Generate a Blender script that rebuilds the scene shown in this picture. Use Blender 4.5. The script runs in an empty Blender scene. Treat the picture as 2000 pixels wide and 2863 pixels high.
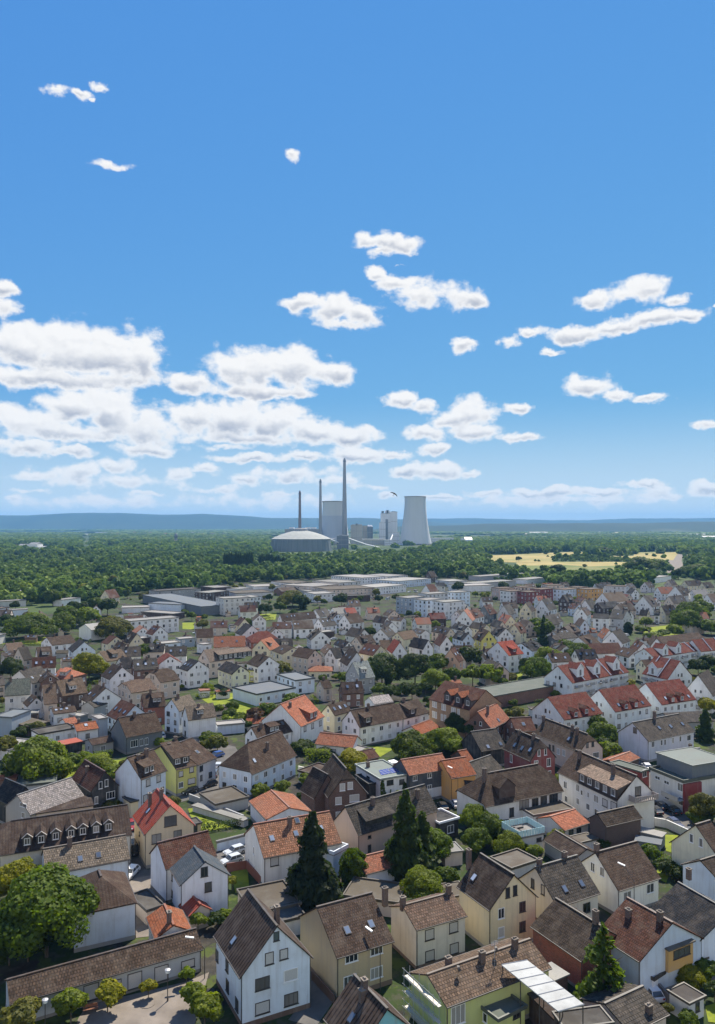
import bpy, bmesh, math, random
import numpy as np
from mathutils import Vector, Matrix
sc = bpy.context.scene
R = math.radians
rng = random.Random(7)
# ---------------------------------------------------------------- camera
CH, FPX, YH = 65.0, 2152.0, 1468.0          # camera height (m), focal length and horizon row of the 2000x2863 photograph
cam_d = bpy.data.cameras.new("camera"); cam = bpy.data.objects.new("camera", cam_d)
sc.collection.objects.link(cam); sc.camera = cam
cam.location = (0, 0, CH); cam.rotation_euler = (R(90), 0, 0)
cam_d.sensor_fit = 'VERTICAL'; cam_d.sensor_height = 36.0; cam_d.lens = FPX / 2863 * 36
cam_d.shift_y = (YH - 1431.5) / 2863
cam_d.clip_start = 1.0; cam_d.clip_end = 60000
# ---------------------------------------------------------------- light
SUN_AZ, SUN_EL = R(25), R(54)                 # azimuth east of the view axis
SKY_STRENGTH = 0.1
EXPOSURE = 0.8
HAZE = 6e-5
sun_dir = Vector((math.sin(SUN_AZ) * math.cos(SUN_EL), math.cos(SUN_AZ) * math.cos(SUN_EL), math.sin(SUN_EL)))
sl = bpy.data.lights.new("sun", 'SUN'); sl.energy = 5.0; sl.angle = R(0.5); sl.color = (1.0, 0.91, 0.77)
so = bpy.data.objects.new("sun", sl); sc.collection.objects.link(so)
so.rotation_euler = (-sun_dir).to_track_quat('-Z', 'Y').to_euler()
sc.view_settings.view_transform = 'Standard'; sc.view_settings.look = 'None'
sc.view_settings.exposure = EXPOSURE; sc.view_settings.gamma = 1.0
sc.view_settings.use_curve_mapping = False
sc.render.engine = 'CYCLES'
cy = sc.cycles
cy.use_denoising = True
try: cy.denoiser = 'OPENIMAGEDENOISE'
except Exception: pass
cy.max_bounces = 6; cy.diffuse_bounces = 3; cy.glossy_bounces = 2; cy.transmission_bounces = 2
cy.transparent_max_bounces = 4; cy.volume_bounces = 0; cy.use_adaptive_sampling = True; cy.adaptive_threshold = 0.02
cy.caustics_reflective = False; cy.caustics_refractive = False

# ---------------------------------------------------------------- sky and clouds (world, by direction)
world = bpy.data.worlds.new("World"); sc.world = world; world.use_nodes = True
wt = world.node_tree; wn, wl = wt.nodes, wt.links
bg = wn["Background"]; bg.inputs[1].default_value = SKY_STRENGTH
def N(tree, typ, **kw):
    n = tree.nodes.new(typ)
    for k, v in kw.items(): setattr(n, k, v)
    return n
def L(tree, a, b): tree.links.new(a, b)
def math_node(tree, op, a, b=None, c=None, clamp=False):
    n = tree.nodes.new('ShaderNodeMath'); n.operation = op; n.use_clamp = clamp
    for i, v in enumerate((a, b, c)):
        if v is None: continue
        if hasattr(v, 'is_linked') or hasattr(v, 'links'): tree.links.new(v, n.inputs[i])
        else: n.inputs[i].default_value = v
    return n.outputs[0]
def vmath(tree, op, a, b=None, c=None, s=None):
    n = tree.nodes.new('ShaderNodeVectorMath'); n.operation = op
    for i, v in enumerate((a, b, c)):
        if v is None: continue
        if hasattr(v, 'links'): tree.links.new(v, n.inputs[i])
        else: n.inputs[i].default_value = v
    if s is not None:
        if hasattr(s, 'links'): tree.links.new(s, n.inputs['Scale'])
        else: n.inputs['Scale'].default_value = s
    return n
def smooth(tree, x, a, b):
    n = tree.nodes.new('ShaderNodeMapRange'); n.interpolation_type = 'SMOOTHSTEP'
    tree.links.new(x, n.inputs[0]); n.inputs[1].default_value = a; n.inputs[2].default_value = b
    return n.outputs[0]
sky = N(wt, 'ShaderNodeTexSky', sky_type='NISHITA', sun_disc=False)
sky.sun_elevation = SUN_EL; sky.sun_rotation = SUN_AZ; sky.air_density = 1.0; sky.dust_density = 0.0; sky.ozone_density = 6.0
# the photograph's sky is flatter than the physical one: lift it channel by channel
ssep = N(wt, 'ShaderNodeSeparateColor'); L(wt, sky.outputs[0], ssep.inputs[0])
hs = N(wt, 'ShaderNodeCombineColor')
for i_, (ref, gain, ex) in enumerate(((.348, .193, .77), (1.844, 1.529, .50), (5.2, 4.21, .14))):
    pw_ = math_node(wt, 'POWER', math_node(wt, 'DIVIDE', ssep.outputs[i_], ref), ex)
    L(wt, math_node(wt, 'MULTIPLY', pw_, gain), hs.inputs[i_])
tc = N(wt, 'ShaderNodeTexCoord')
sx = N(wt, 'ShaderNodeSeparateXYZ'); L(wt, tc.outputs['Generated'], sx.inputs[0])
az = math_node(wt, 'ARCTAN2', sx.outputs[0], sx.outputs[1])
el = math_node(wt, 'ARCSINE', sx.outputs[2])
cx = N(wt, 'ShaderNodeCombineXYZ'); L(wt, az, cx.inputs[0]); L(wt, el, cx.inputs[1])
def wnoise(vec, scale, detail, rough, out=0):
    n = N(wt, 'ShaderNodeTexNoise'); n.noise_dimensions = '2D'
    L(wt, vec, n.inputs['Vector']); n.inputs['Scale'].default_value = scale
    n.inputs['Detail'].default_value = detail; n.inputs['Roughness'].default_value = rough
    return n.outputs[out]
p0 = vmath(wt, 'MULTIPLY', cx.outputs[0], (1, 1.35, 1)).outputs[0]
w1 = vmath(wt, 'SUBTRACT', wnoise(p0, 26, 5, .62, 1), (.5, .5, .5)).outputs[0]
pw = vmath(wt, 'ADD', cx.outputs[0], vmath(wt, 'MULTIPLY', w1, (.032, .018, 0)).outputs[0]).outputs[0]
# x, y, rx, ry, weight : cumulus heaps as azimuth/elevation ellipses
CLOUDS = [(120,203,42,16,.75),(178,214,50,14,.75),(228,196,22,14,.7),(215,228,14,9,.6),(250,372,52,12,.8),(652,346,26,14,.75),(0,212,8,14,.6),
(835,540,48,22,1),(900,548,62,20,1),(855,566,40,14,.8),(845,615,30,16,1),(885,632,60,20,1),(960,655,85,30,1),(1050,672,52,22,1),(900,596,22,5,.5),
(745,690,75,32,1),(810,705,55,28,1),(690,678,55,18,1),(770,725,60,14,.9),
(8,645,38,16,1),(15,685,46,20,1),(1340,672,55,20,1),(1440,652,80,26,1),(1515,670,40,14,.9),
(1290,752,70,20,1),(1370,735,75,17,1),(1460,715,75,19,1),(1545,705,50,18,1),(1140,765,38,18,.95),(1195,742,40,16,.9),(1235,790,40,10,.7),(1042,776,32,20,.85),(1597,684,14,7,.7),
(60,780,90,46,1),(150,785,100,52,1),(240,800,100,55,1),(315,800,55,50,1),(110,850,170,22,1),(250,850,110,20,.9),
(425,860,60,22,1),(560,830,90,46,1),(650,825,80,42,1),(745,838,48,24,1),(590,878,110,16,1),(1320,865,66,26,1),(1390,886,50,14,.95),(1455,893,58,10,.9),
(905,898,40,22,1),(950,912,40,20,.9),(1060,925,60,34,1),(1010,945,50,24,1),(1165,912,34,14,.9),(960,970,66,18,1),(1060,968,80,20,1),(1160,980,60,11,.95),(1580,950,36,12,.8),
(60,945,95,30,1),(180,910,90,34,1),(260,925,80,40,1),(330,965,80,32,1),(430,935,60,32,1),(520,940,75,42,1),(620,945,70,40,1),(700,965,70,28,1),(790,980,60,22,1),(150,965,180,22,.9),(560,985,180,16,.8),
(60,1005,90,18,.85),(150,1015,75,12,.85),(330,1010,95,16,.8),(500,1000,90,10,.6),(560,1028,90,11,.9),(690,1025,60,12,.9),(800,1020,70,17,1),(880,1022,50,12,.9),(980,1008,40,16,.9),
(905,1058,34,13,1),(980,1055,72,16,1),(1050,1060,32,8,.8),(90,1065,90,14,.75),(180,1058,50,18,.9),(270,1045,55,16,.85),(400,1065,50,14,.8),(470,1052,40,12,.7),(560,1075,70,14,.7),(640,1068,60,16,.75),(740,1075,90,14,.7),
(1090,1108,50,8,.7),(1180,1105,50,11,.85),(1260,1103,60,11,.85),(1350,1104,70,10,.8),(1440,1085,45,9,.85),(1480,1100,40,9,.7),(1590,1098,50,14,.85),(1000,1116,60,7,.6),(860,1110,40,10,.6),(1300,1125,160,7,.4),
(80,1100,110,8,.45),(330,1108,90,8,.5),(480,1098,90,11,.6),(620,1110,110,9,.55),(240,1130,260,8,.35),(830,1090,60,10,.6),(30,1118,60,6,.5),(200,1125,420,26,.42),(600,1122,350,26,.46),(1250,1122,380,16,.42),(250,1078,380,24,.45),(650,1062,300,22,.42),(1500,1108,150,14,.45)]
acc = None; sumw = None; sumv = None
for (x, y, rx, ry, wgt) in CLOUDS:
    if x < 880 and 730 < y < 1035: wgt += .14
    if 1035 <= y: wgt += .1; ry *= 1.15
    if 1080 <= y and x > 990: wgt += .14; rx *= 1.1
    k = 2000 / 1604.0
    ca = math.atan2((x * k - 1000) / FPX, 1.0); ce = math.atan2((YH - y * k) / FPX, math.hypot(1, (x * k - 1000) / FPX))
    ra, re_ = rx * k / FPX * math.cos(ca) ** 2 * 1.06, ry * k / FPX * math.cos(ce) ** 2 * 1.16
    q = vmath(wt, 'MULTIPLY_ADD', pw, (1 / ra, 1 / re_, 0), (-ca / ra, -ce / re_, 0)).outputs[0]
    ln = vmath(wt, 'LENGTH', q).outputs['Value']
    f = math_node(wt, 'MULTIPLY_ADD', ln, -1.0, wgt)
    acc = f if acc is None else math_node(wt, 'SMOOTH_MAX', acc, f, .12)
    wv = math_node(wt, 'MAXIMUM', f, 0.0)
    v = vmath(wt, 'SCALE', q, s=wv).outputs[0]
    sumv = v if sumv is None else vmath(wt, 'ADD', sumv, v).outputs[0]
    sumw = wv if sumw is None else math_node(wt, 'ADD', sumw, wv)
nA = wnoise(p0, 34, 6, .53)
off = vmath(wt, 'ADD', p0, (.0035, .0065, 0)).outputs[0]
nB = wnoise(off, 34, 3, .5)
nA2 = wnoise(p0, 34, 3, .5)
edge = math_node(wt, 'MULTIPLY_ADD', math_node(wt, 'SUBTRACT', nA, .5), 1.45, acc)
# steep below, soft above: no clouds behind the viewer's horizon line, thinner towards the horizon
dens = smooth(wt, edge, -.06, .5)
sepv = N(wt, 'ShaderNodeSeparateXYZ'); L(wt, sumv, sepv.inputs[0])
vav = math_node(wt, 'DIVIDE', sepv.outputs[1], math_node(wt, 'MAXIMUM', sumw, .05))
thick = smooth(wt, edge, .3, .85)
under = smooth(wt, math_node(wt, 'MULTIPLY_ADD', math_node(wt, 'SUBTRACT', nA2, .5), -.28, vav), .22, -.5)
relief = math_node(wt, 'MULTIPLY', math_node(wt, 'SUBTRACT', nB, nA2), .8)
shade = math_node(wt, 'MULTIPLY', thick, math_node(wt, 'MULTIPLY_ADD', under, .85, relief), clamp=True)
CW = 0.97 / (SKY_STRENGTH * 2 ** EXPOSURE)
cm = N(wt, 'ShaderNodeMix', data_type='RGBA'); L(wt, shade, cm.inputs['Factor'])
cm.inputs[6].default_value = (CW, CW, CW, 1); cm.inputs[7].default_value = (CW * .42, CW * .47, CW * .58, 1)
low = smooth(wt, el, .0, .16)            # far clouds pale towards the horizon
dens2 = math_node(wt, 'MULTIPLY', dens, math_node(wt, 'MULTIPLY_ADD', low, .2, .8))
front = math_node(wt, 'MULTIPLY', dens2, smooth(wt, el, -.005, .01))
hz = N(wt, 'ShaderNodeMix', data_type='RGBA'); L(wt, math_node(wt, 'MULTIPLY', smooth(wt, el, .17, -.02), .85), hz.inputs['Factor']); L(wt, hs.outputs[0], hz.inputs[6]); hz.inputs[7].default_value = (CW * .72, CW * .86, CW * .96, 1)   # whitish haze low in the sky
mx = N(wt, 'ShaderNodeMix', data_type='RGBA'); L(wt, front, mx.inputs['Factor'])
L(wt, hz.outputs[2], mx.inputs[6]); L(wt, cm.outputs[2], mx.inputs[7])
# unseen bright cloud bank behind the viewer, added as fill for camera-facing walls
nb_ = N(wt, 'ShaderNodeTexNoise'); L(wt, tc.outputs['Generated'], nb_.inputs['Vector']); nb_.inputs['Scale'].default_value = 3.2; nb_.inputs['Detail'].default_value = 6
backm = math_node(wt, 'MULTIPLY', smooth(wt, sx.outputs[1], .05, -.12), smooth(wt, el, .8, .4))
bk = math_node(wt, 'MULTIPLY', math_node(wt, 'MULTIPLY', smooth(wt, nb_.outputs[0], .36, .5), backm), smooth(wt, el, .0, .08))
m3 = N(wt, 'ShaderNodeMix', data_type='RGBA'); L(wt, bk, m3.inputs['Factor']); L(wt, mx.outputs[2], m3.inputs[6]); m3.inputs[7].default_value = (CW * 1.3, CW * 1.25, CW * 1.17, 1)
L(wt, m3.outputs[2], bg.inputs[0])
world.cycles.sampling_method = 'MANUAL'; world.cycles.sample_map_resolution = 512

# ---------------------------------------------------------------- pixel -> place
REG = {'S': (0, 0, 1), 'D': (0, 0, 2000 / 1604), 'R1': (0, 2300, .4364), 'R2': (600, 2300, .4364), 'R3': (1300, 2300, .4364), 'R4': (0, 1950, .4364),
       'R5': (600, 1950, .4364), 'R6': (1300, 1950, .4364), 'M1': (0, 1700, .3117), 'M2': (450, 1700, .3429), 'M3': (950, 1700, .3429),
       'M4': (1450, 1700, .3429), 'F5': (0, 1440, .4364), 'F6': (600, 1560, .4364), 'F7': (1300, 1440, .4364), 'PP': (700, 1260, .3741),
       'Z1': (350, 2180, .2182), 'Z2': (840, 2480, .3117), 'Z3': (1240, 2330, .2494), 'Z5': (0, 2150, .2494), 'Z6': (600, 1880, .187)}
def src(reg, x, y):
    ox, oy, s = REG[reg]; return ox + x * s, oy + y * s
def raydir(reg, x, y):
    a, b = src(reg, x, y); return Vector(((a - 1000) / FPX, 1.0, -(b - YH) / FPX))
def at(reg, x, y, z=0.0):
    d = raydir(reg, x, y); t = (z - CH) / d.z
    return Vector((d.x * t, t, z))

# ---------------------------------------------------------------- materials
MATS = {}
def newmat(name):
    m = bpy.data.materials.new(name); m.use_nodes = True; MATS[name] = m
    return m, m.node_tree, m.node_tree.nodes['Principled BSDF']
def tnoise(t, scale, detail=4, rough=.55, vec=None, out=0):
    n = N(t, 'ShaderNodeTexNoise'); n.inputs['Scale'].default_value = scale; n.inputs['Detail'].default_value = detail; n.inputs['Roughness'].default_value = rough
    if vec is not None: L(t, vec, n.inputs['Vector'])
    return n.outputs[out]
def mixc(t, fac, a, b, mode='MIX'):
    n = N(t, 'ShaderNodeMix', data_type='RGBA', blend_type=mode)
    for i, v in ((0, fac), (6, a), (7, b)):
        if hasattr(v, 'links'): L(t, v, n.inputs[i])
        elif i == 0: n.inputs[i].default_value = v
        else: n.inputs[i].default_value = (*v, 1)
    return n.outputs[2]
def ramp(t, fac, stops):
    n = N(t, 'ShaderNodeValToRGB'); L(t, fac, n.inputs[0]); e = n.color_ramp.elements
    while len(e) < len(stops): e.new(.5)
    for i, (p, c) in enumerate(stops): e[i].position = p; e[i].color = (*c, 1)
    return n.outputs[0]
def oc(t): return N(t, 'ShaderNodeObjectInfo').outputs['Color']
def geo(t): return N(t, 'ShaderNodeNewGeometry').outputs['Position']
def bump(t, b, h, strength, dist):
    n = N(t, 'ShaderNodeBump'); n.inputs['Strength'].default_value = strength; n.inputs['Distance'].default_value = dist
    L(t, h, n.inputs['Height']); L(t, n.outputs[0], b.inputs['Normal'])
# plaster wall: object colour, weather streaks and blotches
m, t, b = newmat('plaster'); c = oc(t); pos = geo(t)
st = vmath(t, 'MULTIPLY', pos, (1.4, 1.4, .12)).outputs[0]
f1 = smooth(t, tnoise(t, 1.2, 5, .6, st), .45, .8); f2 = smooth(t, tnoise(t, .35, 4, .6, pos), .4, .75)
c1 = mixc(t, math_node(t, 'MULTIPLY', f1, .34), c, (.25, .22, .19)); c2 = mixc(t, math_node(t, 'MULTIPLY', f2, .22), c1, (.3, .28, .25))
L(t, c2, b.inputs['Base Color']); b.inputs['Roughness'].default_value = .9; bump(t, b, tnoise(t, 9, 3, .5, pos), .15, .02)
# clay tile: rows up the slope from the roof's own UV (metres)
def tile_mat(name, bw, rh, mort, rough=.75, var=.5):
    m, t, b = newmat(name); c = oc(t); uv = N(t, 'ShaderNodeUVMap').outputs[0]
    br = N(t, 'ShaderNodeTexBrick'); L(t, uv, br.inputs['Vector'])
    br.inputs['Scale'].default_value = 1; br.inputs['Brick Width'].default_value = bw; br.inputs['Row Height'].default_value = rh
    br.inputs['Mortar Size'].default_value = mort; br.inputs['Mortar Smooth'].default_value = .4; br.inputs['Bias'].default_value = 0
    lo = mixc(t, 1, c, (1 - var * .6,) * 3, 'MULTIPLY'); hi = mixc(t, 1, c, (1 + var * .7, 1 + var * .62, 1 + var * .58), 'MULTIPLY')
    L(t, lo, br.inputs['Color1']); L(t, hi, br.inputs['Color2']); L(t, mixc(t, 1, c, (.3, .3, .3), 'MULTIPLY'), br.inputs['Mortar'])
    pos = geo(t)
    n1 = tnoise(t, .55, 5, .65, pos); s1 = smooth(t, n1, .42, .72)
    c1 = mixc(t, math_node(t, 'MULTIPLY', s1, .26), br.outputs[0], (.17, .14, .11))
    n2 = smooth(t, tnoise(t, 1.7, 4, .7, pos), .58, .72)
    c2 = mixc(t, math_node(t, 'MULTIPLY', n2, .35), c1, (.045, .04, .035))
    L(t, c2, b.inputs['Base Color']); b.inputs['Roughness'].default_value = .9; b.inputs['Specular IOR Level'].default_value = .12
    sep = N(t, 'ShaderNodeSeparateXYZ'); L(t, uv, sep.inputs[0])
    saw = math_node(t, 'FRACT', math_node(t, 'DIVIDE', sep.outputs[1], rh))
    wav = math_node(t, 'SINE', math_node(t, 'MULTIPLY', sep.outputs[0], 6.2832 / bw))
    h = math_node(t, 'ADD', math_node(t, 'MULTIPLY', saw, -1.0), math_node(t, 'MULTIPLY', wav, .5))
    bump(t, b, h, .5, .05)
tile_mat('clay_tile', .34, .40, .03); tile_mat('coarse_tile', .40, .46, .045, var=.6); tile_mat('slate', .5, .3, .012, .6, .25)
m, t, b = newmat('seam_roof'); c = oc(t); uv = N(t, 'ShaderNodeUVMap').outputs[0]; sep = N(t, 'ShaderNodeSeparateXYZ'); L(t, uv, sep.inputs[0])
fr = math_node(t, 'FRACT', math_node(t, 'DIVIDE', sep.outputs[0], .62)); ln = math_node(t, 'LESS_THAN', fr, .34)
c1 = mixc(t, ln, mixc(t, 1, c, (1.5, 1.45, 1.4), 'MULTIPLY'), mixc(t, 1, c, (.28, .25, .25), 'MULTIPLY')); c1 = mixc(t, math_node(t, 'MULTIPLY', smooth(t, tnoise(t, .6, 5, .6, geo(t)), .4, .7), .3), c1, (.16, .13, .11))
L(t, c1, b.inputs['Base Color']); b.inputs['Roughness'].default_value = .8; b.inputs['Specular IOR Level'].default_value = .15; bump(t, b, ln, .6, .06)
m, t, b = newmat('flat_roof'); c = oc(t); pos = geo(t)
c1 = mixc(t, math_node(t, 'MULTIPLY', smooth(t, tnoise(t, .22, 6, .65, pos), .4, .7), .45), c, (.16, .155, .14))
c1 = mixc(t, math_node(t, 'MULTIPLY', smooth(t, tnoise(t, 1.6, 5, .7, pos), .55, .75), .3), c1, (.06, .06, .05))
L(t, c1, b.inputs['Base Color']); b.inputs['Roughness'].default_value = .9; b.inputs['Specular IOR Level'].default_value = .15; bump(t, b, tnoise(t, 6, 4, .6, pos), .2, .03)
m, t, b = newmat('brick'); c = oc(t); uv = N(t, 'ShaderNodeUVMap').outputs[0]
br = N(t, 'ShaderNodeTexBrick'); L(t, uv, br.inputs['Vector']); br.inputs['Scale'].default_value = 1; br.inputs['Brick Width'].default_value = .3; br.inputs['Row Height'].default_value = .12; br.inputs['Mortar Size'].default_value = .015
L(t, mixc(t, 1, c, (.7, .7, .7), 'MULTIPLY'), br.inputs['Color1']); L(t, mixc(t, 1, c, (1.3, 1.2, 1.15), 'MULTIPLY'), br.inputs['Color2']); L(t, mixc(t, .5, c, (.3, .27, .24)), br.inputs['Mortar'])
c1 = mixc(t, math_node(t, 'MULTIPLY', smooth(t, tnoise(t, .5, 5, .6, geo(t)), .4, .75), .4), br.outputs[0], (.08, .06, .05)); L(t, c1, b.inputs['Base Color']); b.inputs['Roughness'].default_value = .9
m, t, b = newmat('paint'); c = oc(t); L(t, mixc(t, math_node(t, 'MULTIPLY', smooth(t, tnoise(t, 1.1, 4, .6, geo(t)), .4, .8), .25), c, (.2, .19, .17)), b.inputs['Base Color']); b.inputs['Roughness'].default_value = .5
m, t, b = newmat('frame_paint'); L(t, mixc(t, math_node(t, 'MULTIPLY', tnoise(t, 3, 3, .5, geo(t)), .25), (.78, .78, .76), (.4, .38, .35)), b.inputs['Base Color']); b.inputs['Roughness'].default_value = .5
m, t, b = newmat('dark_frame'); L(t, mixc(t, tnoise(t, 2, 3, .5, geo(t)), (.035, .03, .028), (.07, .06, .055)), b.inputs['Base Color']); b.inputs['Roughness'].default_value = .5
m, t, b = newmat('pane_glass'); ri = N(t, 'ShaderNodeObjectInfo').outputs['Random']
L(t, ramp(t, ri, [(0, (.012, .014, .018)), (.5, (.03, .035, .042)), (.75, (.11, .11, .105)), (.93, (.3, .29, .27))]), b.inputs['Base Color']); b.inputs['Roughness'].default_value = .12; b.inputs['Specular IOR Level'].default_value = .6
m, t, b = newmat('roller_blind'); sepz = N(t, 'ShaderNodeSeparateXYZ'); L(t, geo(t), sepz.inputs[0])
L(t, mixc(t, math_node(t, 'LESS_THAN', math_node(t, 'FRACT', math_node(t, 'MULTIPLY', sepz.outputs[2], 12)), .25), (.5, .49, .47), (.34, .33, .32)), b.inputs['Base Color'])
m, t, b = newmat('skylight_glass'); ri = N(t, 'ShaderNodeObjectInfo').outputs['Random']; L(t, ramp(t, ri, [(0, (.08, .1, .13)), (.6, (.2, .24, .3)), (1, (.55, .58, .62))]), b.inputs['Base Color']); b.inputs['Roughness'].default_value = .08; b.inputs['Metallic'].default_value = .35
m, t, b = newmat('solar_cell'); uv = N(t, 'ShaderNodeUVMap').outputs[0]; br = N(t, 'ShaderNodeTexBrick'); L(t, uv, br.inputs['Vector']); br.offset = 0; br.inputs['Scale'].default_value = 1; br.inputs['Brick Width'].default_value = 1.0; br.inputs['Row Height'].default_value = 1.6; br.inputs['Mortar Size'].default_value = .05
L(t, oc(t), br.inputs['Color1']); L(t, oc(t), br.inputs['Color2']); br.inputs['Mortar'].default_value = (.3, .3, .32, 1); L(t, br.outputs[0], b.inputs['Base Color']); b.inputs['Roughness'].default_value = .15
m, t, b = newmat('rubber'); L(t, mixc(t, tnoise(t, 5, 3), (.012, .012, .012), (.03, .03, .03)), b.inputs['Base Color']); b.inputs['Roughness'].default_value = .85
m, t, b = newmat('car_paint'); L(t, mixc(t, math_node(t, 'MULTIPLY', tnoise(t, 2, 3), .1), oc(t), (.3, .28, .25)), b.inputs['Base Color']); b.inputs['Roughness'].default_value = .25; b.inputs['Coat Weight'].default_value = .6
m, t, b = newmat('steel'); L(t, mixc(t, tnoise(t, 2, 4), (.3, .3, .31), (.5, .5, .5)), b.inputs['Base Color']); b.inputs['Roughness'].default_value = .45; b.inputs['Metallic'].default_value = .5
m, t, b = newmat('lamp_glass'); L(t, mixc(t, tnoise(t, 2, 2), (.8, .82, .8), (.7, .72, .7)), b.inputs['Base Color']); b.inputs['Roughness'].default_value = .2
# foliage: leaf colour varies per leaf clump and per tree
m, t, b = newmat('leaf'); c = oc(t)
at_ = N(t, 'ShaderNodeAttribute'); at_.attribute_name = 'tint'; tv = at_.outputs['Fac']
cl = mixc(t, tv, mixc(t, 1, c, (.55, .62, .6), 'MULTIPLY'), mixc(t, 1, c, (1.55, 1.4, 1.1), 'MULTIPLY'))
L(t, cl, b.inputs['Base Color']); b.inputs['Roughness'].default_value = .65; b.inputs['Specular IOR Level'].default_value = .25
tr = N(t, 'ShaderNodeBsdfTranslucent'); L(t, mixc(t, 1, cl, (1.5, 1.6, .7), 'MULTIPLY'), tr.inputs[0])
ms = N(t, 'ShaderNodeMixShader'); ms.inputs[0].default_value = .45; L(t, b.outputs[0], ms.inputs[1]); L(t, tr.outputs[0], ms.inputs[2]); L(t, ms.outputs[0], t.nodes['Material Output'].inputs[0])
m, t, b = newmat('bark'); L(t, mixc(t, tnoise(t, 4, 5, .6), (.05, .038, .028), (.12, .1, .08)), b.inputs['Base Color']); b.inputs['Roughness'].default_value = .95
# grounds
def ground_mat(name, stops, scale, detail=6, sc2=None, col2=None, lo=.5, hi=.7, amt=.6):
    m, t, b = newmat(name); pos = geo(t)
    c1 = ramp(t, tnoise(t, scale, detail, .62, pos), stops)
    if sc2: c1 = mixc(t, math_node(t, 'MULTIPLY', smooth(t, tnoise(t, sc2, 5, .6, pos), lo, hi), amt), c1, col2)
    L(t, c1, b.inputs['Base Color']); b.inputs['Roughness'].default_value = .95; b.inputs['Specular IOR Level'].default_value = .2
    return t, b, pos
ground_mat('earth', [(.3, (.02, .035, .012)), (.5, (.035, .06, .018)), (.62, (.06, .085, .025)), (.75, (.12, .12, .05))], .004, 8, .0012, (.13, .125, .055), .55, .62, .5)
ground_mat('yard', [(.3, (.018, .0165, .0145)), (.5, (.038, .034, .029)), (.7, (.085, .075, .062))], .12, 7, .06, (.026, .046, .009), .44, .53, .92)
m = MATS['yard']; t = m.node_tree; b = t.nodes['Principled BSDF']; pos = geo(t); old = b.inputs['Base Color'].links[0].from_socket
c1 = mixc(t, math_node(t, 'MULTIPLY', smooth(t, tnoise(t, .45, 5, .65, pos), .5, .62), .55), old, (.07, .061, .049))
c1 = mixc(t, math_node(t, 'MULTIPLY', smooth(t, tnoise(t, .21, 4, .6, vmath(t, 'ADD', pos, (31, 17, 0)).outputs[0]), .55, .63), .7), c1, (.065, .09, .014))
c1 = mixc(t, math_node(t, 'MULTIPLY', smooth(t, tnoise(t, 1.1, 4, .7, pos), .55, .7), .5), c1, (.018, .02, .012)); L(t, c1, b.inputs['Base Color'])
ground_mat('asphalt', [(.3, (.075, .073, .07)), (.7, (.13, .122, .114))], .3, 7, 2.0, (.07, .07, .07), .55, .7, .5)
ground_mat('paving', [(.3, (.13, .112, .095)), (.7, (.23, .2, .17))], .25, 7, 1.5, (.15, .13, .11), .55, .7, .5)
ground_mat('lawn', [(.3, (.11, .15, .012)), (.6, (.19, .22, .02)), (.8, (.25, .26, .04))], .3, 7, 1.6, (.09, .1, .03), .5, .7, .5)
ground_mat('cornfield', [(.3, (.25, .2, .075)), (.7, (.34, .28, .11))], .02, 5, .006, (.16, .17, .05), .5, .6, .6)
ground_mat('meadow', [(.3, (.09, .12, .03)), (.7, (.15, .17, .05))], .02, 5, .008, (.2, .18, .07), .5, .6, .6)
ground_mat('hill_forest', [(.3, (.018, .03, .012)), (.6, (.03, .045, .018)), (.8, (.05, .06, .025))], .0016, 8, .0005, (.09, .1, .04), .62, .68, .6)
ground_mat('river_water', [(.3, (.1, .13, .12)), (.7, (.13, .16, .14))], .01)

# ---------------------------------------------------------------- mesh helpers
COL = sc.collection
def link(o, parent=None):
    COL.objects.link(o)
    if parent is not None: o.parent = parent
    return o
def uv_metres(me):
    me.update(); uvl = me.uv_layers.new(name='UVMap'); vs = me.vertices; d = uvl.data
    for p in me.polygons:
        n = p.normal; h = Vector((0, 0, 1)).cross(n)
        h = Vector((1, 0, 0)) if h.length < .05 else h.normalized()
        s = n.cross(h)
        for li in p.loop_indices:
            co = vs[me.loops[li].vertex_index].co; d[li].uv = (co.dot(h), co.dot(s))
def mesh(name, vf, mats, uv=False, fix=True):
    verts, faces = vf[0], vf[1]; idx = vf[2] if len(vf) > 2 else None
    me = bpy.data.meshes.new(name); me.from_pydata(verts, [], faces)
    for k in (mats if isinstance(mats, (list, tuple)) else [mats]): me.materials.append(MATS[k])
    if idx: me.polygons.foreach_set('material_index', idx)
    if fix:
        bm = bmesh.new(); bm.from_mesh(me); bmesh.ops.recalc_face_normals(bm, faces=bm.faces); bm.to_mesh(me); bm.free()
    if uv: uv_metres(me)
    return me
def obj(name, vf, mats, parent=None, col=None, uv=False, fix=True, loc=None):
    me = vf if isinstance(vf, bpy.types.Mesh) else mesh(name, vf, mats, uv, fix)
    o = bpy.data.objects.new(name, me)
    if col is not None: o.color = (*col[:3], 1)
    if loc is not None: o.location = loc
    return link(o, parent)
def tag(o, label=None, cat=None, group=None, kind=None):
    if label: o['label'] = label
    if cat: o['category'] = cat
    if group: o['group'] = group
    if kind: o['kind'] = kind
    return o
def empty(name, loc, rz=0):
    o = bpy.data.objects.new(name, None); o.location = loc; o.rotation_euler = (0, 0, rz); o.empty_display_size = .5
    return link(o)
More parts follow.
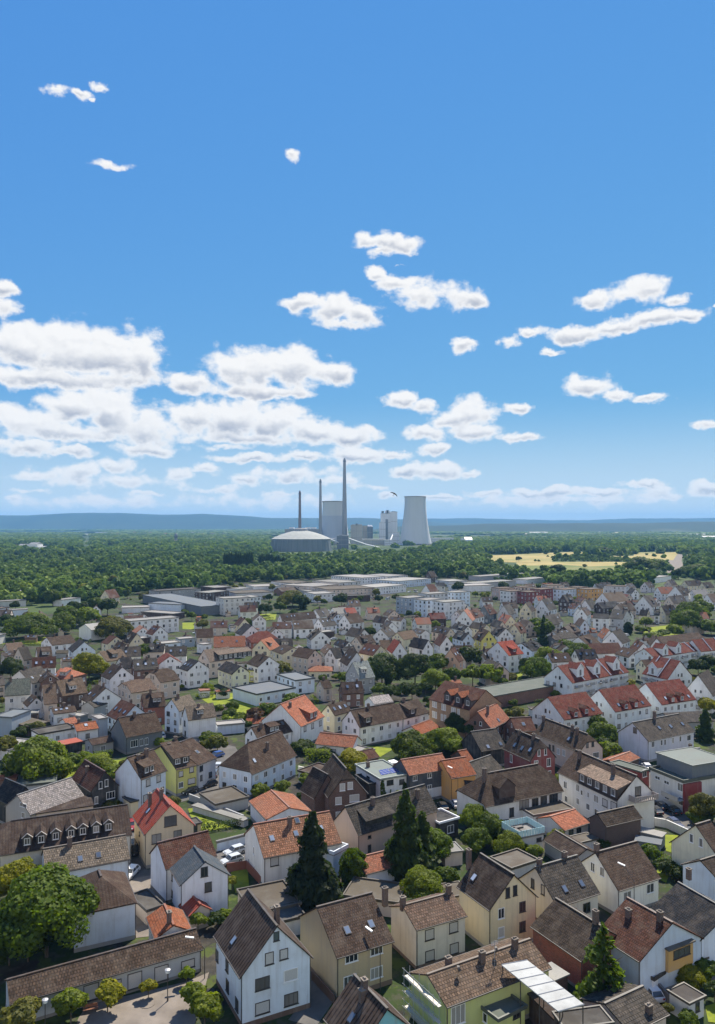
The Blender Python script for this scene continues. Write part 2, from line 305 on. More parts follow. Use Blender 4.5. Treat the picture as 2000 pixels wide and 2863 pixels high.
class MB:
    def __init__(s): s.v, s.f, s.m = [], [], []
    def add(s, vs, fs, m=0):
        k = len(s.v); s.v += [tuple(v) for v in vs]; s.f += [tuple(i + k for i in f) for f in fs]; s.m += [m] * len(fs); return s
    def obox(s, c, ax, ay, az_, m=0):
        c, ax, ay, az_ = map(Vector, (c, ax, ay, az_))
        vs = [c + i * ax + j * ay + k * az_ for k in (-1, 1) for (i, j) in ((-1, -1), (1, -1), (1, 1), (-1, 1))]
        return s.add(vs, [(0, 3, 2, 1), (4, 5, 6, 7), (0, 1, 5, 4), (1, 2, 6, 5), (2, 3, 7, 6), (3, 0, 4, 7)], m)
    def box(s, c, sz, m=0): return s.obox(c, (sz[0] / 2, 0, 0), (0, sz[1] / 2, 0), (0, 0, sz[2] / 2), m)
    def bar(s, a, b_, r, n=6, r2=None, m=0):
        a, b_ = Vector(a), Vector(b_); d = (b_ - a)
        if d.length < 1e-6: return s
        q = d.to_track_quat('Z', 'Y'); r2 = r if r2 is None else r2
        vs = [a + q @ Vector((r * math.cos(6.2832 * i / n), r * math.sin(6.2832 * i / n), 0)) for i in range(n)] + \
             [b_ + q @ Vector((r2 * math.cos(6.2832 * i / n), r2 * math.sin(6.2832 * i / n), 0)) for i in range(n)]
        return s.add(vs, [(i, (i + 1) % n, n + (i + 1) % n, n + i) for i in range(n)] + [tuple(range(n - 1, -1, -1)), tuple(range(n, 2 * n))], m)
    def lathe(s, c, prof, n=32, m=0, cap=True):
        c = Vector(c); k = len(prof)
        vs = [c + Vector((r * math.cos(6.2832 * i / n), r * math.sin(6.2832 * i / n), z)) for (r, z) in prof for i in range(n)]
        fs = [(j * n + i, j * n + (i + 1) % n, (j + 1) * n + (i + 1) % n, (j + 1) * n + i) for j in range(k - 1) for i in range(n)]
        if cap: fs += [tuple(range((k - 1) * n, k * n))]
        return s.add(vs, fs, m)
    def out(s): return (s.v, s.f, s.m)
def sheet(name, pts, z, mat, kind='structure', label=None):
    o = obj(name, ([(p.x, p.y, z) for p in pts], [tuple(range(len(pts)))]), mat)
    if o.data.polygons[0].normal.z < 0: o.data.flip_normals()
    return tag(o, label, None, None, kind)
# ---------------------------------------------------------------- houses
PAL = dict(white=(.76,.76,.75), offwhite=(.66,.65,.61), cream=(.72,.64,.44), paleyellow=(.7,.68,.48), tan=(.52,.41,.25), ochre=(.62,.42,.16), yellow=(.62,.55,.14), lime=(.55,.58,.2),
  pink=(.58,.42,.36), peach=(.68,.42,.28), grey=(.36,.36,.36), lightgrey=(.55,.55,.55), slate=(.13,.15,.17), maroon=(.2,.035,.035), brick=(.17,.085,.06), redbrick=(.3,.09,.05), darkbrown=(.06,.035,.03),
  black=(.022,.023,.025), teal=(.22,.5,.55), beige=(.6,.5,.41), bluewhite=(.62,.7,.78), bluegrey=(.3,.36,.42), orange=(.62,.33,.1), mustard=(.5,.3,.1), rustwall=(.3,.115,.055),
  Rbrown=(0.0547,0.0365,0.0274), Rdark=(0.0380,0.0274,0.0220), Rgrey=(0.0547,0.0494,0.0441), Rcharcoal=(0.0213,0.0220,0.0258), Rbeige=(0.1026,0.0722,0.0517), Rlbeige=(0.1444,0.1178,0.0912), Rred=(0.1140,0.0327,0.0243), Rscarlet=(0.2052,0.0418,0.0266), Rorange=(0.2736,0.1026,0.0608), Rrust=(0.2143,0.0737,0.0357),
  Rterracotta=(0.2379,0.0965,0.0578), Rredbrown=(0.0722,0.0319,0.0228), Rlight=(0.2098,0.2037,0.1915), Rwhite=(0.2766,0.2675,0.2523), Rblue=(0.1262,0.1436,0.1604), Rslateblue=(0.0296,0.0365,0.0433), Rteal=(0.2143,0.2432,0.2333), Rgreen=(0.0973,0.1117,0.0935), Rpale=(0.1756,0.1991,0.1839), Rcoral=(0.2736,0.0760,0.0532), Rtan=(0.0882,0.0745,0.0570), Rnavy=(0.0152,0.0198,0.0304))
WORD = dict(Rbrown='brown', Rdark='dark brown', Rgrey='grey', Rcharcoal='charcoal', Rbeige='beige', Rlbeige='pale beige', Rred='red', Rscarlet='bright red', Rorange='orange', Rrust='rust', Rterracotta='terracotta', Rredbrown='reddish brown',
  Rlight='light grey', Rwhite='white', Rblue='pale blue', Rslateblue='slate blue', Rteal='pale teal', Rgreen='grey green', Rpale='pale green', Rcoral='coral', Rtan='tan', Rnavy='navy', offwhite='off-white', paleyellow='pale yellow', lime='yellow green',
  lightgrey='light grey', redbrick='red brick', rustwall='rust brown', darkbrown='dark brown', bluewhite='bluish white', bluegrey='blue grey')
def jit(c, a=.12):
    k = 1 + rng.uniform(-a, a); return tuple(min(.85, x * k * (1 + rng.uniform(-a, a) * .25)) for x in c)
WINCACHE = {}
def win_mesh(kind, w, h, style):
    w, h = round(w * 5) / 5, round(h * 5) / 5
    key = (kind, w, h, style)
    if key in WINCACHE: return WINCACHE[key]
    fm = 'dark_frame' if style in 'db' else 'frame_paint'; pm = 'roller_blind' if style in 'bB' else 'pane_glass'
    b = MB()
    def frame(mi):
        t = .09
        for sx_ in (-1, 1): b.box((sx_ * (w / 2 - t / 2), -.03, 0), (t, .1, h), mi)
        for sz in (-1, 1): b.box((0, -.03, sz * (h / 2 - t / 2)), (w - 2 * t, .1, t), mi)
        if w > .95 and style not in 'bB':
            for q in range(1, 3 if w > 1.9 else 2): b.box((-w / 2 + w * q / (3 if w > 1.9 else 2), -.02, 0), (.07, .08, h - 2 * t), mi)
        b.box((0, -.07, -h / 2 - .04), (w + .16, .18, .06), mi)
    if kind == 'pane': b.box((0, -.005, 0), (w - .12, .05, h - .12)); me = mesh('window', b.out(), [pm])
    elif kind == 'frame': frame(0); me = mesh('window_frame', b.out(), [fm])
    else: b.box((0, -.005, 0), (w - .12, .05, h - .12), 0); frame(1); me = mesh('window', b.out(), [pm, fm])
    WINCACHE[key] = me
    return me
BUILDINGS = []      # (root, image x, image y, label words) for the labels at the end
FOOT = []           # footprints (centre, radius) that keep random planting off the roofs
def hits(X, Y, r, foot=None):
    for (fx, fy, ux, uy, hl, hd) in (FOOT if foot is None else foot):
        dx, dy = X - fx, Y - fy
        if abs(dx) > 60 or abs(dy) > 60: continue
        if abs(dx * ux + dy * uy) < hl + r and abs(-dx * uy + dy * ux) < hd + r: return True
    return False
class Block:
    """One roofed volume. A,B: ends of the visible eave; C: the other eave corner at A's gable; apex: ridge end above A-C."""
    def __init__(s, root, reg, pts, ze, d=None, side=None, rise=None, k=(0, 0), ov=.35):
        s.reg, s.ze, s.k, s.ov = reg, ze, k, ov
        A = at(reg, *pts[0], ze); B = at(reg, *pts[1], ze)
        u = (B - A); u.z = 0; s.L = max(3.0, u.length); u.normalize(); v = Vector((-u.y, u.x, 0))
        if pts[2] is not None:
            C = at(reg, *pts[2], ze); dd = (C - A).dot(v); s.s = 1 if dd > 0 else -1
            s.D = d if d else min(max(3.5 if A.y < 200 else 6.0, abs(dd)), 99 if A.y < 240 or rise is not None else 13.5)
        else:
            s.s = 1 if v.y > 0 else -1
            if side == 'near': s.s = -s.s
            s.D = d or 9.0
        v = v * s.s; s.A, s.u, s.v = A, u, v
        if rise is not None: s.zr = ze + rise
        elif len(pts) > 3 and pts[3] is not None:
            M = A + v * s.D / 2 + u * (k[0] * s.D / 2); ay = src(reg, *pts[3])[1]
            s.zr = CH - (ay - YH) * M.y / FPX
            mn, mxx = .12 * s.D / 2, 1.35 * s.D / 2
            if not (mn < s.zr - ze < mxx): print('PITCH', reg, pts[0], 'D %.1f L %.1f rise %.1f' % (s.D, s.L, s.zr - ze))
            s.zr = ze + min(mxx, max(mn, s.zr - ze))
        else: s.zr = ze + .42 * s.D
        if s.A.y > 250 and abs(u.y) > abs(u.x) * .8 and s.L > 15 and k == (0, 0) and rise is None: s.L = 11 + rng.random() * 3
        s.m = (s.zr - ze) / (s.D / 2)
        s.first = root is None
        yaw = math.atan2(u.y, u.x)
        s.root = root if root is not None else empty('house', (A.x, A.y, 0), yaw)
        s.M = Matrix.Translation((A.x, A.y, 0)) @ Matrix.Rotation(yaw, 4, 'Z')       # world <- block
        s.P = s.root_matrix().inverted() @ s.M
        c = A + u * s.L / 2 + v * s.D / 2
        FOOT.append((c.x, c.y, u.x, u.y, s.L / 2, s.D / 2)); s.c = c
        s.Y = A.y
    def root_matrix(s): return Matrix.Translation(s.root.location) @ Matrix.Rotation(s.root.rotation_euler.z, 4, 'Z')
    def put(s, o):                      # place a part built in block coordinates under the root
        if not s.first and o.parent is s.root: o.matrix_local = s.P
        return o
    def w(s, x, y, z): return (x, y * s.s, z)
    def local(s, p):
        q = p - s.A; return Vector((q.dot(s.u), q.dot(s.v), p.z))
    def pick(s, face, x, y, reg=None):
        d = raydir(reg or s.reg, x, y); o = Vector((0, 0, CH)) - Vector((s.A.x, s.A.y, 0)); od = Vector((o.dot(s.u), o.dot(s.v), o.z)); dd = Vector((d.dot(s.u), d.dot(s.v), d.z))
        if face == 'a': t = (s.ov - od.y) / dd.y
        elif face == 'b': t = (s.D - s.ov - od.y) / dd.y
        elif face == 'g': t = (.15 - od.x) / dd.x
        elif face == 'h': t = (s.L - .15 - od.x) / dd.x
        elif face == 'S': t = (s.ze + s.m * od.y - od.z) / (dd.z - s.m * dd.y)
        else: t = (s.ze + s.m * (s.D - od.y) - od.z) / (dd.z + s.m * dd.y)
        return od + dd * t
    def roof_z(s, y): return s.ze + s.m * min(y, s.D - y)
    def walls(s, mat, col, z0=-.3):
        o, L_, D, k0, k1 = s.ov, s.L, s.D, *s.k
        if s.D < 3.7 or s.L < 3.2: o = .15
        x0, x1, y0, y1 = .18, L_ - .18, o, D - o
        if k0 >= 1: x0 = o
        if k1 >= 1: x1 = L_ - o
        zt = s.roof_z(y0) - .12
        def end(x, k):
            pts = [(x, y0, z0), (x, y0, zt)]
            if k < 1:
                if k > 0:
                    h = k * D / 2; zz = s.zr - k * (s.zr - s.ze) - .12
                    pts += [(x, D / 2 - h, zz), (x, D / 2 + h, zz)]
                else: pts += [(x, D / 2, s.zr - .14)]
            return pts + [(x, y1, zt), (x, y1, z0)]
        e0, e1 = end(x0, k0), end(x1, k1); n0, n1 = len(e0), len(e1); vs = e0 + e1
        fs = [tuple(range(n0)), tuple(range(n0 + n1 - 1, n0 - 1, -1)), (0, n0, n0 + 1, 1), (n0 - 1, n0 - 2, n0 + n1 - 2, n0 + n1 - 1)]
        return s.put(obj('wall', ([s.w(*p) for p in vs], fs), mat, s.root, col, uv=(mat == 'brick')))
    def roof(s, mat, col, t=.2, name='roof'):
        L_, D, k0, k1 = s.L, s.D, *s.k; ze, zr = s.ze, s.zr
        V = {'E00': (0, 0, ze), 'E10': (L_, 0, ze), 'E01': (0, D, ze), 'E11': (L_, D, ze), 'R0': (min(k0 * D / 2, L_ / 2 - .05), D / 2, zr), 'R1': (L_ - min(k1 * D / 2, L_ / 2 - .05), D / 2, zr)}
        near, far, ends = ['E00', 'E10'], ['E11', 'E01'], []
        for k, e, sfx in ((k0, 0, '0'), (k1, L_, '1')):
            if 0 < k < 1:
                h = k * D / 2; z = zr - k * (zr - ze); V['H0' + sfx] = (e, D / 2 - h, z); V['H1' + sfx] = (e, D / 2 + h, z)
        np_ = ['E00', 'E10'] + (['H01'] if 0 < k1 < 1 else []) + ['R1', 'R0'] + (['H00'] if 0 < k0 < 1 else [])
        fp = ['E11', 'E01'] + (['H10'] if 0 < k0 < 1 else []) + ['R0', 'R1'] + (['H11'] if 0 < k1 < 1 else [])
        polys = [np_, fp]
        if k0 >= 1: polys.append(['E01', 'E00', 'R0'])
        elif k0 > 0: polys.append(['H10', 'H00', 'R0'])
        if k1 >= 1: polys.append(['E10', 'E11', 'R1'])
        elif k1 > 0: polys.append(['H01', 'H11', 'R1'])
        names = list(V); ix = {n: i for i, n in enumerate(names)}; nv = len(names)
        vs = [V[n] for n in names] + [(V[n][0], V[n][1], V[n][2] - t) for n in names]
        fs, cnt = [], {}
        for p in polys:
            f = [ix[n] for n in p]; fs.append(tuple(f)); fs.append(tuple(i + nv for i in reversed(f)))
            for i in range(len(f)):
                e = (f[i], f[(i + 1) % len(f)]); cnt[e] = 1
        for (a, b_) in list(cnt):
            if (b_, a) not in cnt: fs.append((b_, a, a + nv, b_ + nv))
        o = s.put(obj(name, ([s.w(*p) for p in vs], fs), mat, s.root, col, uv=True)); s.roof_o = o; s.rcol = col
        return o
    def ridge_cap(s, col):
        x0 = min(s.k[0] * s.D / 2, s.L / 2); x1 = s.L - min(s.k[1] * s.D / 2, s.L / 2)
        b = MB(); b.obox(s.w((x0 + x1) / 2, s.D / 2, s.zr + .03), ((x1 - x0) / 2 + .03, 0, 0), (0, .16, 0), (0, 0, .07))
        s.put(obj('ridge_cap', b.out(), 'paint', s.roof_o, col))
    def gutters(s):
        for y, y2 in ((-.07, s.ov - .1), (s.D + .07, s.D - s.ov + .1)):
            b = MB(); b.obox(s.w(s.L / 2, y, s.ze - .12), (s.L / 2, 0, 0), (0, .07, 0), (0, 0, .07)); g_ = s.put(obj('gutter', b.out(), 'dark_frame', s.root))
            b = MB(); b.bar(s.w(.3, y2, 0), s.w(.3, y2, s.ze - .1), .06, 5); s.put(obj('downpipe', b.out(), 'dark_frame', s.root))
    def plinth(s, col, h=.9):
        o = s.ov - .04; b = MB(); b.obox(s.w(s.L / 2, s.D / 2, h / 2 - .2), (s.L / 2 - .13, 0, 0), (0, s.D / 2 - o, 0), (0, 0, h / 2))
        s.put(obj('plinth', b.out(), 'plaster', s.root, col))
    ROT = None
    def window(s, face, p, w=1.1, h=1.35, style='w', name='window'):
        rz = {'a': 0 if s.s > 0 else math.pi, 'b': math.pi if s.s > 0 else 0, 'g': -math.pi / 2, 'h': math.pi / 2}[face]
        lp = {'a': (p.x, s.ov, p.z), 'b': (p.x, s.D - s.ov, p.z), 'g': (.18, p.y, p.z), 'h': (s.L - .18, p.y, p.z)}[face]
        near = s.Y < 190
        o = bpy.data.objects.new(name, win_mesh('pane' if near else 'full', w, h, style)); link(o, s.root)
        T = Matrix.Translation(s.w(*lp)) @ Matrix.Rotation(rz, 4, 'Z')
        o.matrix_local = (s.P @ T) if not s.first else T
        if near: f = bpy.data.objects.new('window_frame', win_mesh('frame', w, h, style)); link(f, o)
        return o
    def faces_seen(s):
        out = []
        for f, n, c in (('a', -s.v, s.A + s.u * s.L / 2), ('b', s.v, s.A + s.u * s.L / 2 + s.v * s.D), ('g', -s.u, s.A + s.v * s.D / 2), ('h', s.u, s.A + s.u * s.L + s.v * s.D / 2)):
            c = c.copy(); c.z = 0; tc_ = Vector((0, 0, 0)) - c
            if n.dot(tc_.normalized()) > .08: out.append(f)
        return out
    def auto_windows(s, faces=None, style=None, p=.95):
        n = max(1, int(round((s.ze - .6) / 2.75))); big = s.Y > 330
        for f in faces or s.faces_seen():
            ln = s.L if f in 'ab' else s.D
            cols = max(1, int((ln - .8) / (3.6 if big else 2.9)))
            for j in range(n):
                z = (s.ze - .35) * (j + .56) / n
                for i in range(cols):
                    if rng.random() > p: continue
                    q = (i + .5) / cols * (ln - .8) + .4
                    s.window(f, Vector((q, q, z)), rng.choice((1.0, 1.2, 1.4)) * (1.2 if big else 1), 1.6 if big else 1.35, style or rng.choice('wwwdbB'))
            if f in 'gh' and s.k[0 if f == 'g' else 1] < .6 and s.zr - s.ze > 2.4:
                for q in ((-.9, .9) if s.D > 7.5 else (0,)): s.window(f, Vector((0, s.D / 2 + q, s.ze + 1.0)), .9, 1.1, style or rng.choice('wwd'))
    def skylight(s, p, w=.9, h=1.2, face='S'):
        sg = 1 if face == 'S' else -1
        y = p.y; z = s.ze + s.m * (y if face == 'S' else s.D - y); c = Vector((1, s.m, 0)).length
        es = Vector((0, sg, s.m)).normalized(); en = Vector((0, -s.m * sg, 1)).normalized(); ctr = Vector((p.x, y, z))
        def W(v_): return Vector((v_[0], v_[1] * s.s, v_[2]))
        b = MB(); b.obox(W(ctr + en * .05), (w / 2, 0, 0), W(es * h / 2), W(en * .09), 0); b.obox(W(ctr + en * .13), (w / 2 - .09, 0, 0), W(es * (h / 2 - .09)), W(en * .03), 1)
        return s.put(obj('skylight', b.out(), ['dark_frame', 'skylight_glass'], s.roof_o))
    def panel(s, quad, reg=None, col=(.015, .02, .05), face='S', mat='solar_cell', name='solar_panel', th=.06):
        pts = [s.pick(face, x, y, reg) for (x, y) in quad]; en = Vector((0, -s.m if face == 'S' else s.m, 1)).normalized()
        lo = [q + en * .03 for q in pts]; hi = [q + en * (.03 + th) for q in pts]; n = len(pts)
        vs = [s.w(*q) for q in lo + hi]; fs = [tuple(range(n)), tuple(range(2 * n - 1, n - 1, -1))] + [(i, (i + 1) % n, n + (i + 1) % n, n + i) for i in range(n)]
        return s.put(obj(name, (vs, fs), mat, s.roof_o, col, uv=True))
    def chimney(s, p, h=1.5, col=None, w=.75):
        z = s.roof_z(min(max(p.y, 0), s.D)); b = MB(); c = s.w(p.x, p.y, z)
        b.box((c[0], c[1], z + h / 2 - .4), (w, w * .8, h + .8)); b.box((c[0], c[1], z + h + .05), (w + .16, w * .8 + .16, .1), 1)
        b.box((c[0] - w * .2, c[1], z + h + .2), (.22, .22, .22), 1); b.box((c[0] + w * .2, c[1], z + h + .17), (.2, .2, .16), 1)
        return s.put(obj('chimney', b.out(), ['brick', 'paving'], s.roof_o, col or jit((.1, .06, .045)), uv=True))
    def dormer(s, p, w=1.6, h=1.5, kind='gab', wall=None, rcol=None, trim=None, nwin=1, rmat='clay_tile', style='w', sl=.3):
        y0 = max(.3, p.y); z0 = s.roof_z(y0); ww = w / 2; wc = wall or (.05, .04, .04)
        if kind == 'gab':
            zt = z0 + h; gh = w * .42; yb = min(s.D / 2 - .02, y0 + h / s.m); yr = min(s.D / 2 - .02, y0 + (h + gh) / s.m)
            vs = [(p.x - ww, y0, z0 - .1), (p.x + ww, y0, z0 - .1), (p.x + ww, y0, zt), (p.x, y0, zt + gh), (p.x - ww, y0, zt), (p.x - ww, yb, zt - .05), (p.x + ww, yb, zt - .05), (p.x, yr, zt + gh - .05)]
            fs = [(0, 1, 2, 3, 4), (1, 6, 2), (0, 4, 5)]
            o = s.put(obj('dormer', ([s.w(*q) for q in vs], fs), 'paint', s.root, wc))
            e, q2 = .2, .25; gz = gh * e / ww
            rv = [(p.x - ww - e, y0 - q2, zt - gz), (p.x, y0 - q2, zt + gh), (p.x + ww + e, y0 - q2, zt - gz), (p.x - ww - e, yb, zt - gz), (p.x, yr + .1, zt + gh), (p.x + ww + e, yb, zt - gz)]
            rv += [(a, b_, c + .12) for (a, b_, c) in rv]
            rf = [(0, 1, 4, 3), (1, 2, 5, 4), (6, 9, 10, 7), (7, 10, 11, 8), (0, 6, 7, 1), (1, 7, 8, 2), (0, 3, 9, 6), (2, 8, 11, 5), (3, 4, 10, 9), (4, 5, 11, 10)]
            r = obj('roof', ([s.w(*q) for q in rv], rf), rmat, o, rcol or s.rcol, uv=True)
            if trim:
                b = MB()
                for sg in (-1, 1): b.bar(s.w(p.x + sg * (ww + e), y0 - q2 - .04, zt - gz + .06), s.w(p.x, y0 - q2 - .04, zt + gh + .06), .09, 4)
                obj('bargeboard', b.out(), 'paint', o, trim)
        else:
            zt = z0 + h; yb = min(s.D / 2 - .05, y0 + h / max(.2, s.m - sl)); zb = zt + sl * (yb - y0)
            vs = [(p.x - ww, y0, z0 - .1), (p.x + ww, y0, z0 - .1), (p.x + ww, y0, zt), (p.x - ww, y0, zt), (p.x - ww, yb, zb - .1), (p.x + ww, yb, zb - .1)]
            o = s.put(obj('dormer', ([s.w(*q) for q in vs], [(0, 1, 2, 3), (1, 5, 2), (0, 3, 4)]), 'paint', s.root, wc))
            e = .25; rv = [(p.x - ww - e, y0 - .4, zt - .4 * sl), (p.x + ww + e, y0 - .4, zt - .4 * sl), (p.x + ww + e, yb + .15, zb + .1 * sl), (p.x - ww - e, yb + .15, zb + .1 * sl)]
            rv += [(a, b_, c + .14) for (a, b_, c) in rv]
            r = obj('roof', ([s.w(*q) for q in rv], [(3, 2, 1, 0), (4, 5, 6, 7), (0, 1, 5, 4), (1, 2, 6, 5), (2, 3, 7, 6), (3, 0, 4, 7)]), rmat, o, rcol or s.rcol, uv=True)
        for i in range(nwin):
            wx = p.x + (i - (nwin - 1) / 2) * w / nwin; wd = min(1.3, w / nwin * .66)
            wo = bpy.data.objects.new('window', win_mesh('full', wd, h * .72, style)); link(wo, o)
            wo.matrix_local = Matrix.Translation(s.w(wx, y0, z0 + h * .48)) @ Matrix.Rotation(0 if s.s > 0 else math.pi, 4, 'Z')
        return o
def parse(sv):
    return [tuple(float(q) if q.replace('.', '').replace('-', '').isdigit() else q for q in it.split(',')) for it in sv.split(';') if it]
def H(reg, A, B, C, ap, ze, wall, roof, label=None, root=None, d=None, k=(0, 0), win='auto', sky='', ch='', dor=None, rise=None, name='house', cat=None, rmat=None, wmat='plaster', plinth=None, ov=.35, side=None, short=None, z0=-.3, wcol=None, group=None):
    s = Block(root, reg, (A, B, C, ap), ze, d, side, rise, k, ov)
    if root is None: s.root.name = name
    roofc = PAL['R' + roof]; wc = wcol or jit(PAL[wall], .05)
    rm = rmat or ('clay_tile' if s.Y < 330 else 'flat_roof' if s.Y > 420 else 'clay_tile')
    if wall in ('brick', 'redbrick') : wmat = 'brick'
    s.walls(wmat, wc, z0); s.roof(rm, jit(roofc, .1)); s.wc = wc
    if s.Y < 230:
        s.ridge_cap(tuple(x * .9 for x in roofc)); s.gutters()
    if plinth: s.plinth(plinth)
    elif s.Y < 240 and z0 < 0: s.plinth(rng.choice(((.2, .19, .18), (.16, .12, .1), (.3, .29, .27), (.12, .12, .12))), rng.uniform(.6, 1.0))
    if win == 'auto': s.auto_windows()
    elif win:
        for part in win.split('|'):
            f, items = part.split(':')
            if items == 'auto': s.auto_windows(f); continue
            for it in parse(items):
                p = s.pick(f, it[0], it[1]); w = it[2] if len(it) > 2 else 1.1; h = it[3] if len(it) > 3 else 1.3; st = it[4] if len(it) > 4 else 'w'
                s.window(f, p, w, h, st)
    for it in parse(sky):
        f = it[2] if len(it) > 2 and isinstance(it[2], str) else 'S'; s.skylight(s.pick(f, it[0], it[1]), face=f)
    if ch == 'auto':
        if s.k[0] == 0 and roof not in ('white', 'light') and not dor:
            if rng.random() < .5 and s.L > 6:
                n_ = rng.choice((1, 2, 2, 3)); yy = s.D * rng.uniform(.2, .32)
                for i_ in range(n_): s.skylight(Vector((s.L * (i_ + .6) / (n_ + .2), yy, 0)), 1.0, 1.3)
            elif rng.random() < .4 and s.m > .5: s.dormer(Vector((s.L * rng.uniform(.35, .65), s.D * .16, 0)), w=rng.uniform(2, 3.4), h=1.5, kind='shed', nwin=2, wall=rng.choice(((.05, .04, .04), (.5, .5, .48))), sl=.25)
        if rng.random() < .8: s.chimney(Vector((s.L * rng.uniform(.2, .8), s.D / 2 + rng.uniform(-.8, .8), 0)), 1.3)
    else:
        for it in parse(ch):
            f = it[3] if len(it) > 3 else 'S'; s.chimney(s.pick(f, it[0], it[1]), it[2] if len(it) > 2 else 1.5)
    if dor:
        for it in dor: s.dormer(s.pick('S', *it[0]), **it[1])
    if root is None:
        tag(s.root, label, cat or name.split('_')[-1], group); a = src(reg, (A[0] + B[0]) / 2, (A[1] + B[1]) / 2)
        mid = s.c; BUILDINGS.append([s.root, 1000 + mid.x / mid.y * FPX, YH + (CH - s.zr) / mid.y * FPX, wall, roof, label, short, mid.copy()])
    return s
def FLAT(reg, A, B, C, ze, wall, roof, label=None, root=None, d=None, win='auto', name='hall', cat=None, fascia=None, side=None, z0=-.3, short=None, parapet=.25, wmat='plaster', rmat='flat_roof', group=None):
    s = Block(root, reg, (A, B, C), ze, d, side, .01)
    if root is None: s.root.name = name
    if wall in ('brick', 'redbrick'): wmat = 'brick'
    s.ov = .3; s.m = 0; s.zr = ze; s.wc = jit(PAL[wall], .05)
    L_, D = s.L, s.D; b = MB(); b.obox(s.w(L_ / 2, D / 2, (ze - .2 + z0) / 2), (L_ / 2 - .18, 0, 0), (0, D / 2 - .3, 0), (0, 0, (ze - .2 - z0) / 2))
    s.put(obj('wall', b.out(), wmat, s.root, s.wc, uv=(wmat == 'brick')))
    b = MB(); b.obox(s.w(L_ / 2, D / 2, ze - .1), (L_ / 2, 0, 0), (0, D / 2, 0), (0, 0, .1))
    s.roof_o = s.put(obj('roof', b.out(), rmat, s.root, jit(PAL['R' + roof], .06), uv=True)); s.rcol = PAL['R' + roof]
    if parapet:
        b = MB(); t = .18
        for y in (t / 2, D - t / 2): b.obox(s.w(L_ / 2, y, ze + parapet / 2), (L_ / 2 + .03, 0, 0), (0, t / 2 + .03, 0), (0, 0, parapet / 2 + .03))
        for x in (t / 2, L_ - t / 2): b.obox(s.w(x, D / 2, ze + parapet / 2), (t / 2 + .02, 0, 0), (0, D / 2 - t, 0), (0, 0, parapet / 2 + .028))
        s.put(obj('parapet', b.out(), 'paint', s.roof_o, fascia or tuple(x * .75 for x in s.rcol)))
    if win == 'auto': s.auto_windows()
    elif win:
        for part in win.split('|'):
            f, items = part.split(':')
            if items == 'auto': s.auto_windows(f); continue
            for it in parse(items): s.window(f, s.pick(f, it[0], it[1]), it[2] if len(it) > 2 else 1.1, it[3] if len(it) > 3 else 1.3, it[4] if len(it) > 4 else 'w')
    if root is None:
        tag(s.root, label, cat or name.split('_')[-1], group); mid = s.c
        BUILDINGS.append([s.root, 1000 + mid.x / mid.y * FPX, YH + (CH - ze) / mid.y * FPX, wall, roof, label, short, mid.copy()])
    return s
# ---------------------------------------------------------------- terrain
def big(name, x0, x1, y0, y1, z, mat): return sheet(name, [Vector((x0, y0)), Vector((x1, y0)), Vector((x1, y1)), Vector((x0, y1))], z, mat)
big('ground', -16000, 16000, -300, 17000, 0, 'earth')
TOWN = [('S', -300, 2990), ('S', -250, 1760), ('S', 250, 1700), ('S', 420, 1645), ('S', 700, 1622), ('S', 1150, 1596), ('S', 1290, 1592), ('S', 1500, 1640), ('S', 1800, 1645), ('S', 2100, 1625), ('S', 2300, 1760), ('S', 2300, 2990)]
town_pts = [at(*p) for p in TOWN]
sheet('town_ground', town_pts, .02, 'yard')
def patch(name, reg, pts, mat, z): return sheet(name, [at(reg, x, y) for (x, y) in pts], z, mat)
def road(reg, pts, w, z=.06, mat='asphalt', name='street'):
    P = [at(reg, x, y) for (x, y) in pts]; le, ri = [], []
    for i, p in enumerate(P):
        d = (P[min(i + 1, len(P) - 1)] - P[max(i - 1, 0)]); d.z = 0; d.normalize(); n = Vector((-d.y, d.x, 0)); le.append(p + n * w / 2); ri.append(p - n * w / 2)
    v = [(p.x, p.y, z) for p in le + ri]; n_ = len(P); f = [(i, i + 1, n_ + i + 1, n_ + i) for i in range(n_ - 1)]
    o = obj(name, (v, f), mat)
    if o.data.polygons[0].normal.z < 0: o.data.flip_normals()
    return tag(o, kind='structure')
road('R4', [(760, 1300), (850, 1180), (1040, 1130), (1390, 1050), (1604, 985), (1800, 925)], 6.5)
road('R4', [(845, 1180), (850, 950), (830, 820), (800, 740)], 5.5, .064)
road('R4', [(1000, 680), (1240, 610), (1420, 550), (1480, 420), (1440, 330), (1180, 270)], 7, .068)
road('R4', [(1390, 570), (1604, 690), (1750, 760)], 5, .072)
road('R6', [(1180, 660), (1440, 830), (1604, 930)], 7.5)
road('R6', [(1180, 700), (1130, 480), (1000, 330)], 6, .064)
road('R1', [(850, 360), (900, 560), (880, 740)], 7, .075, 'paving')
road('R2', [(560, 1290), (700, 1100), (640, 900)], 4, .06)
road('M3', [(1260, 545), (1480, 500), (1620, 470)], 7)
road('M4', [(840, 1160), (700, 1120)], 6, .06)
road('R3', [(1604, 1040), (1480, 820)], 5, .06, 'paving')
road('F7', [(1360, 250), (1340, 290), (1345, 330), (1370, 380)], 26, .05, 'paving', 'road')
patch('plaza', 'R1', [(500, 1260), (560, 1170), (1200, 1020), (1340, 960), (1240, 1330), (480, 1330)], 'paving', .05)
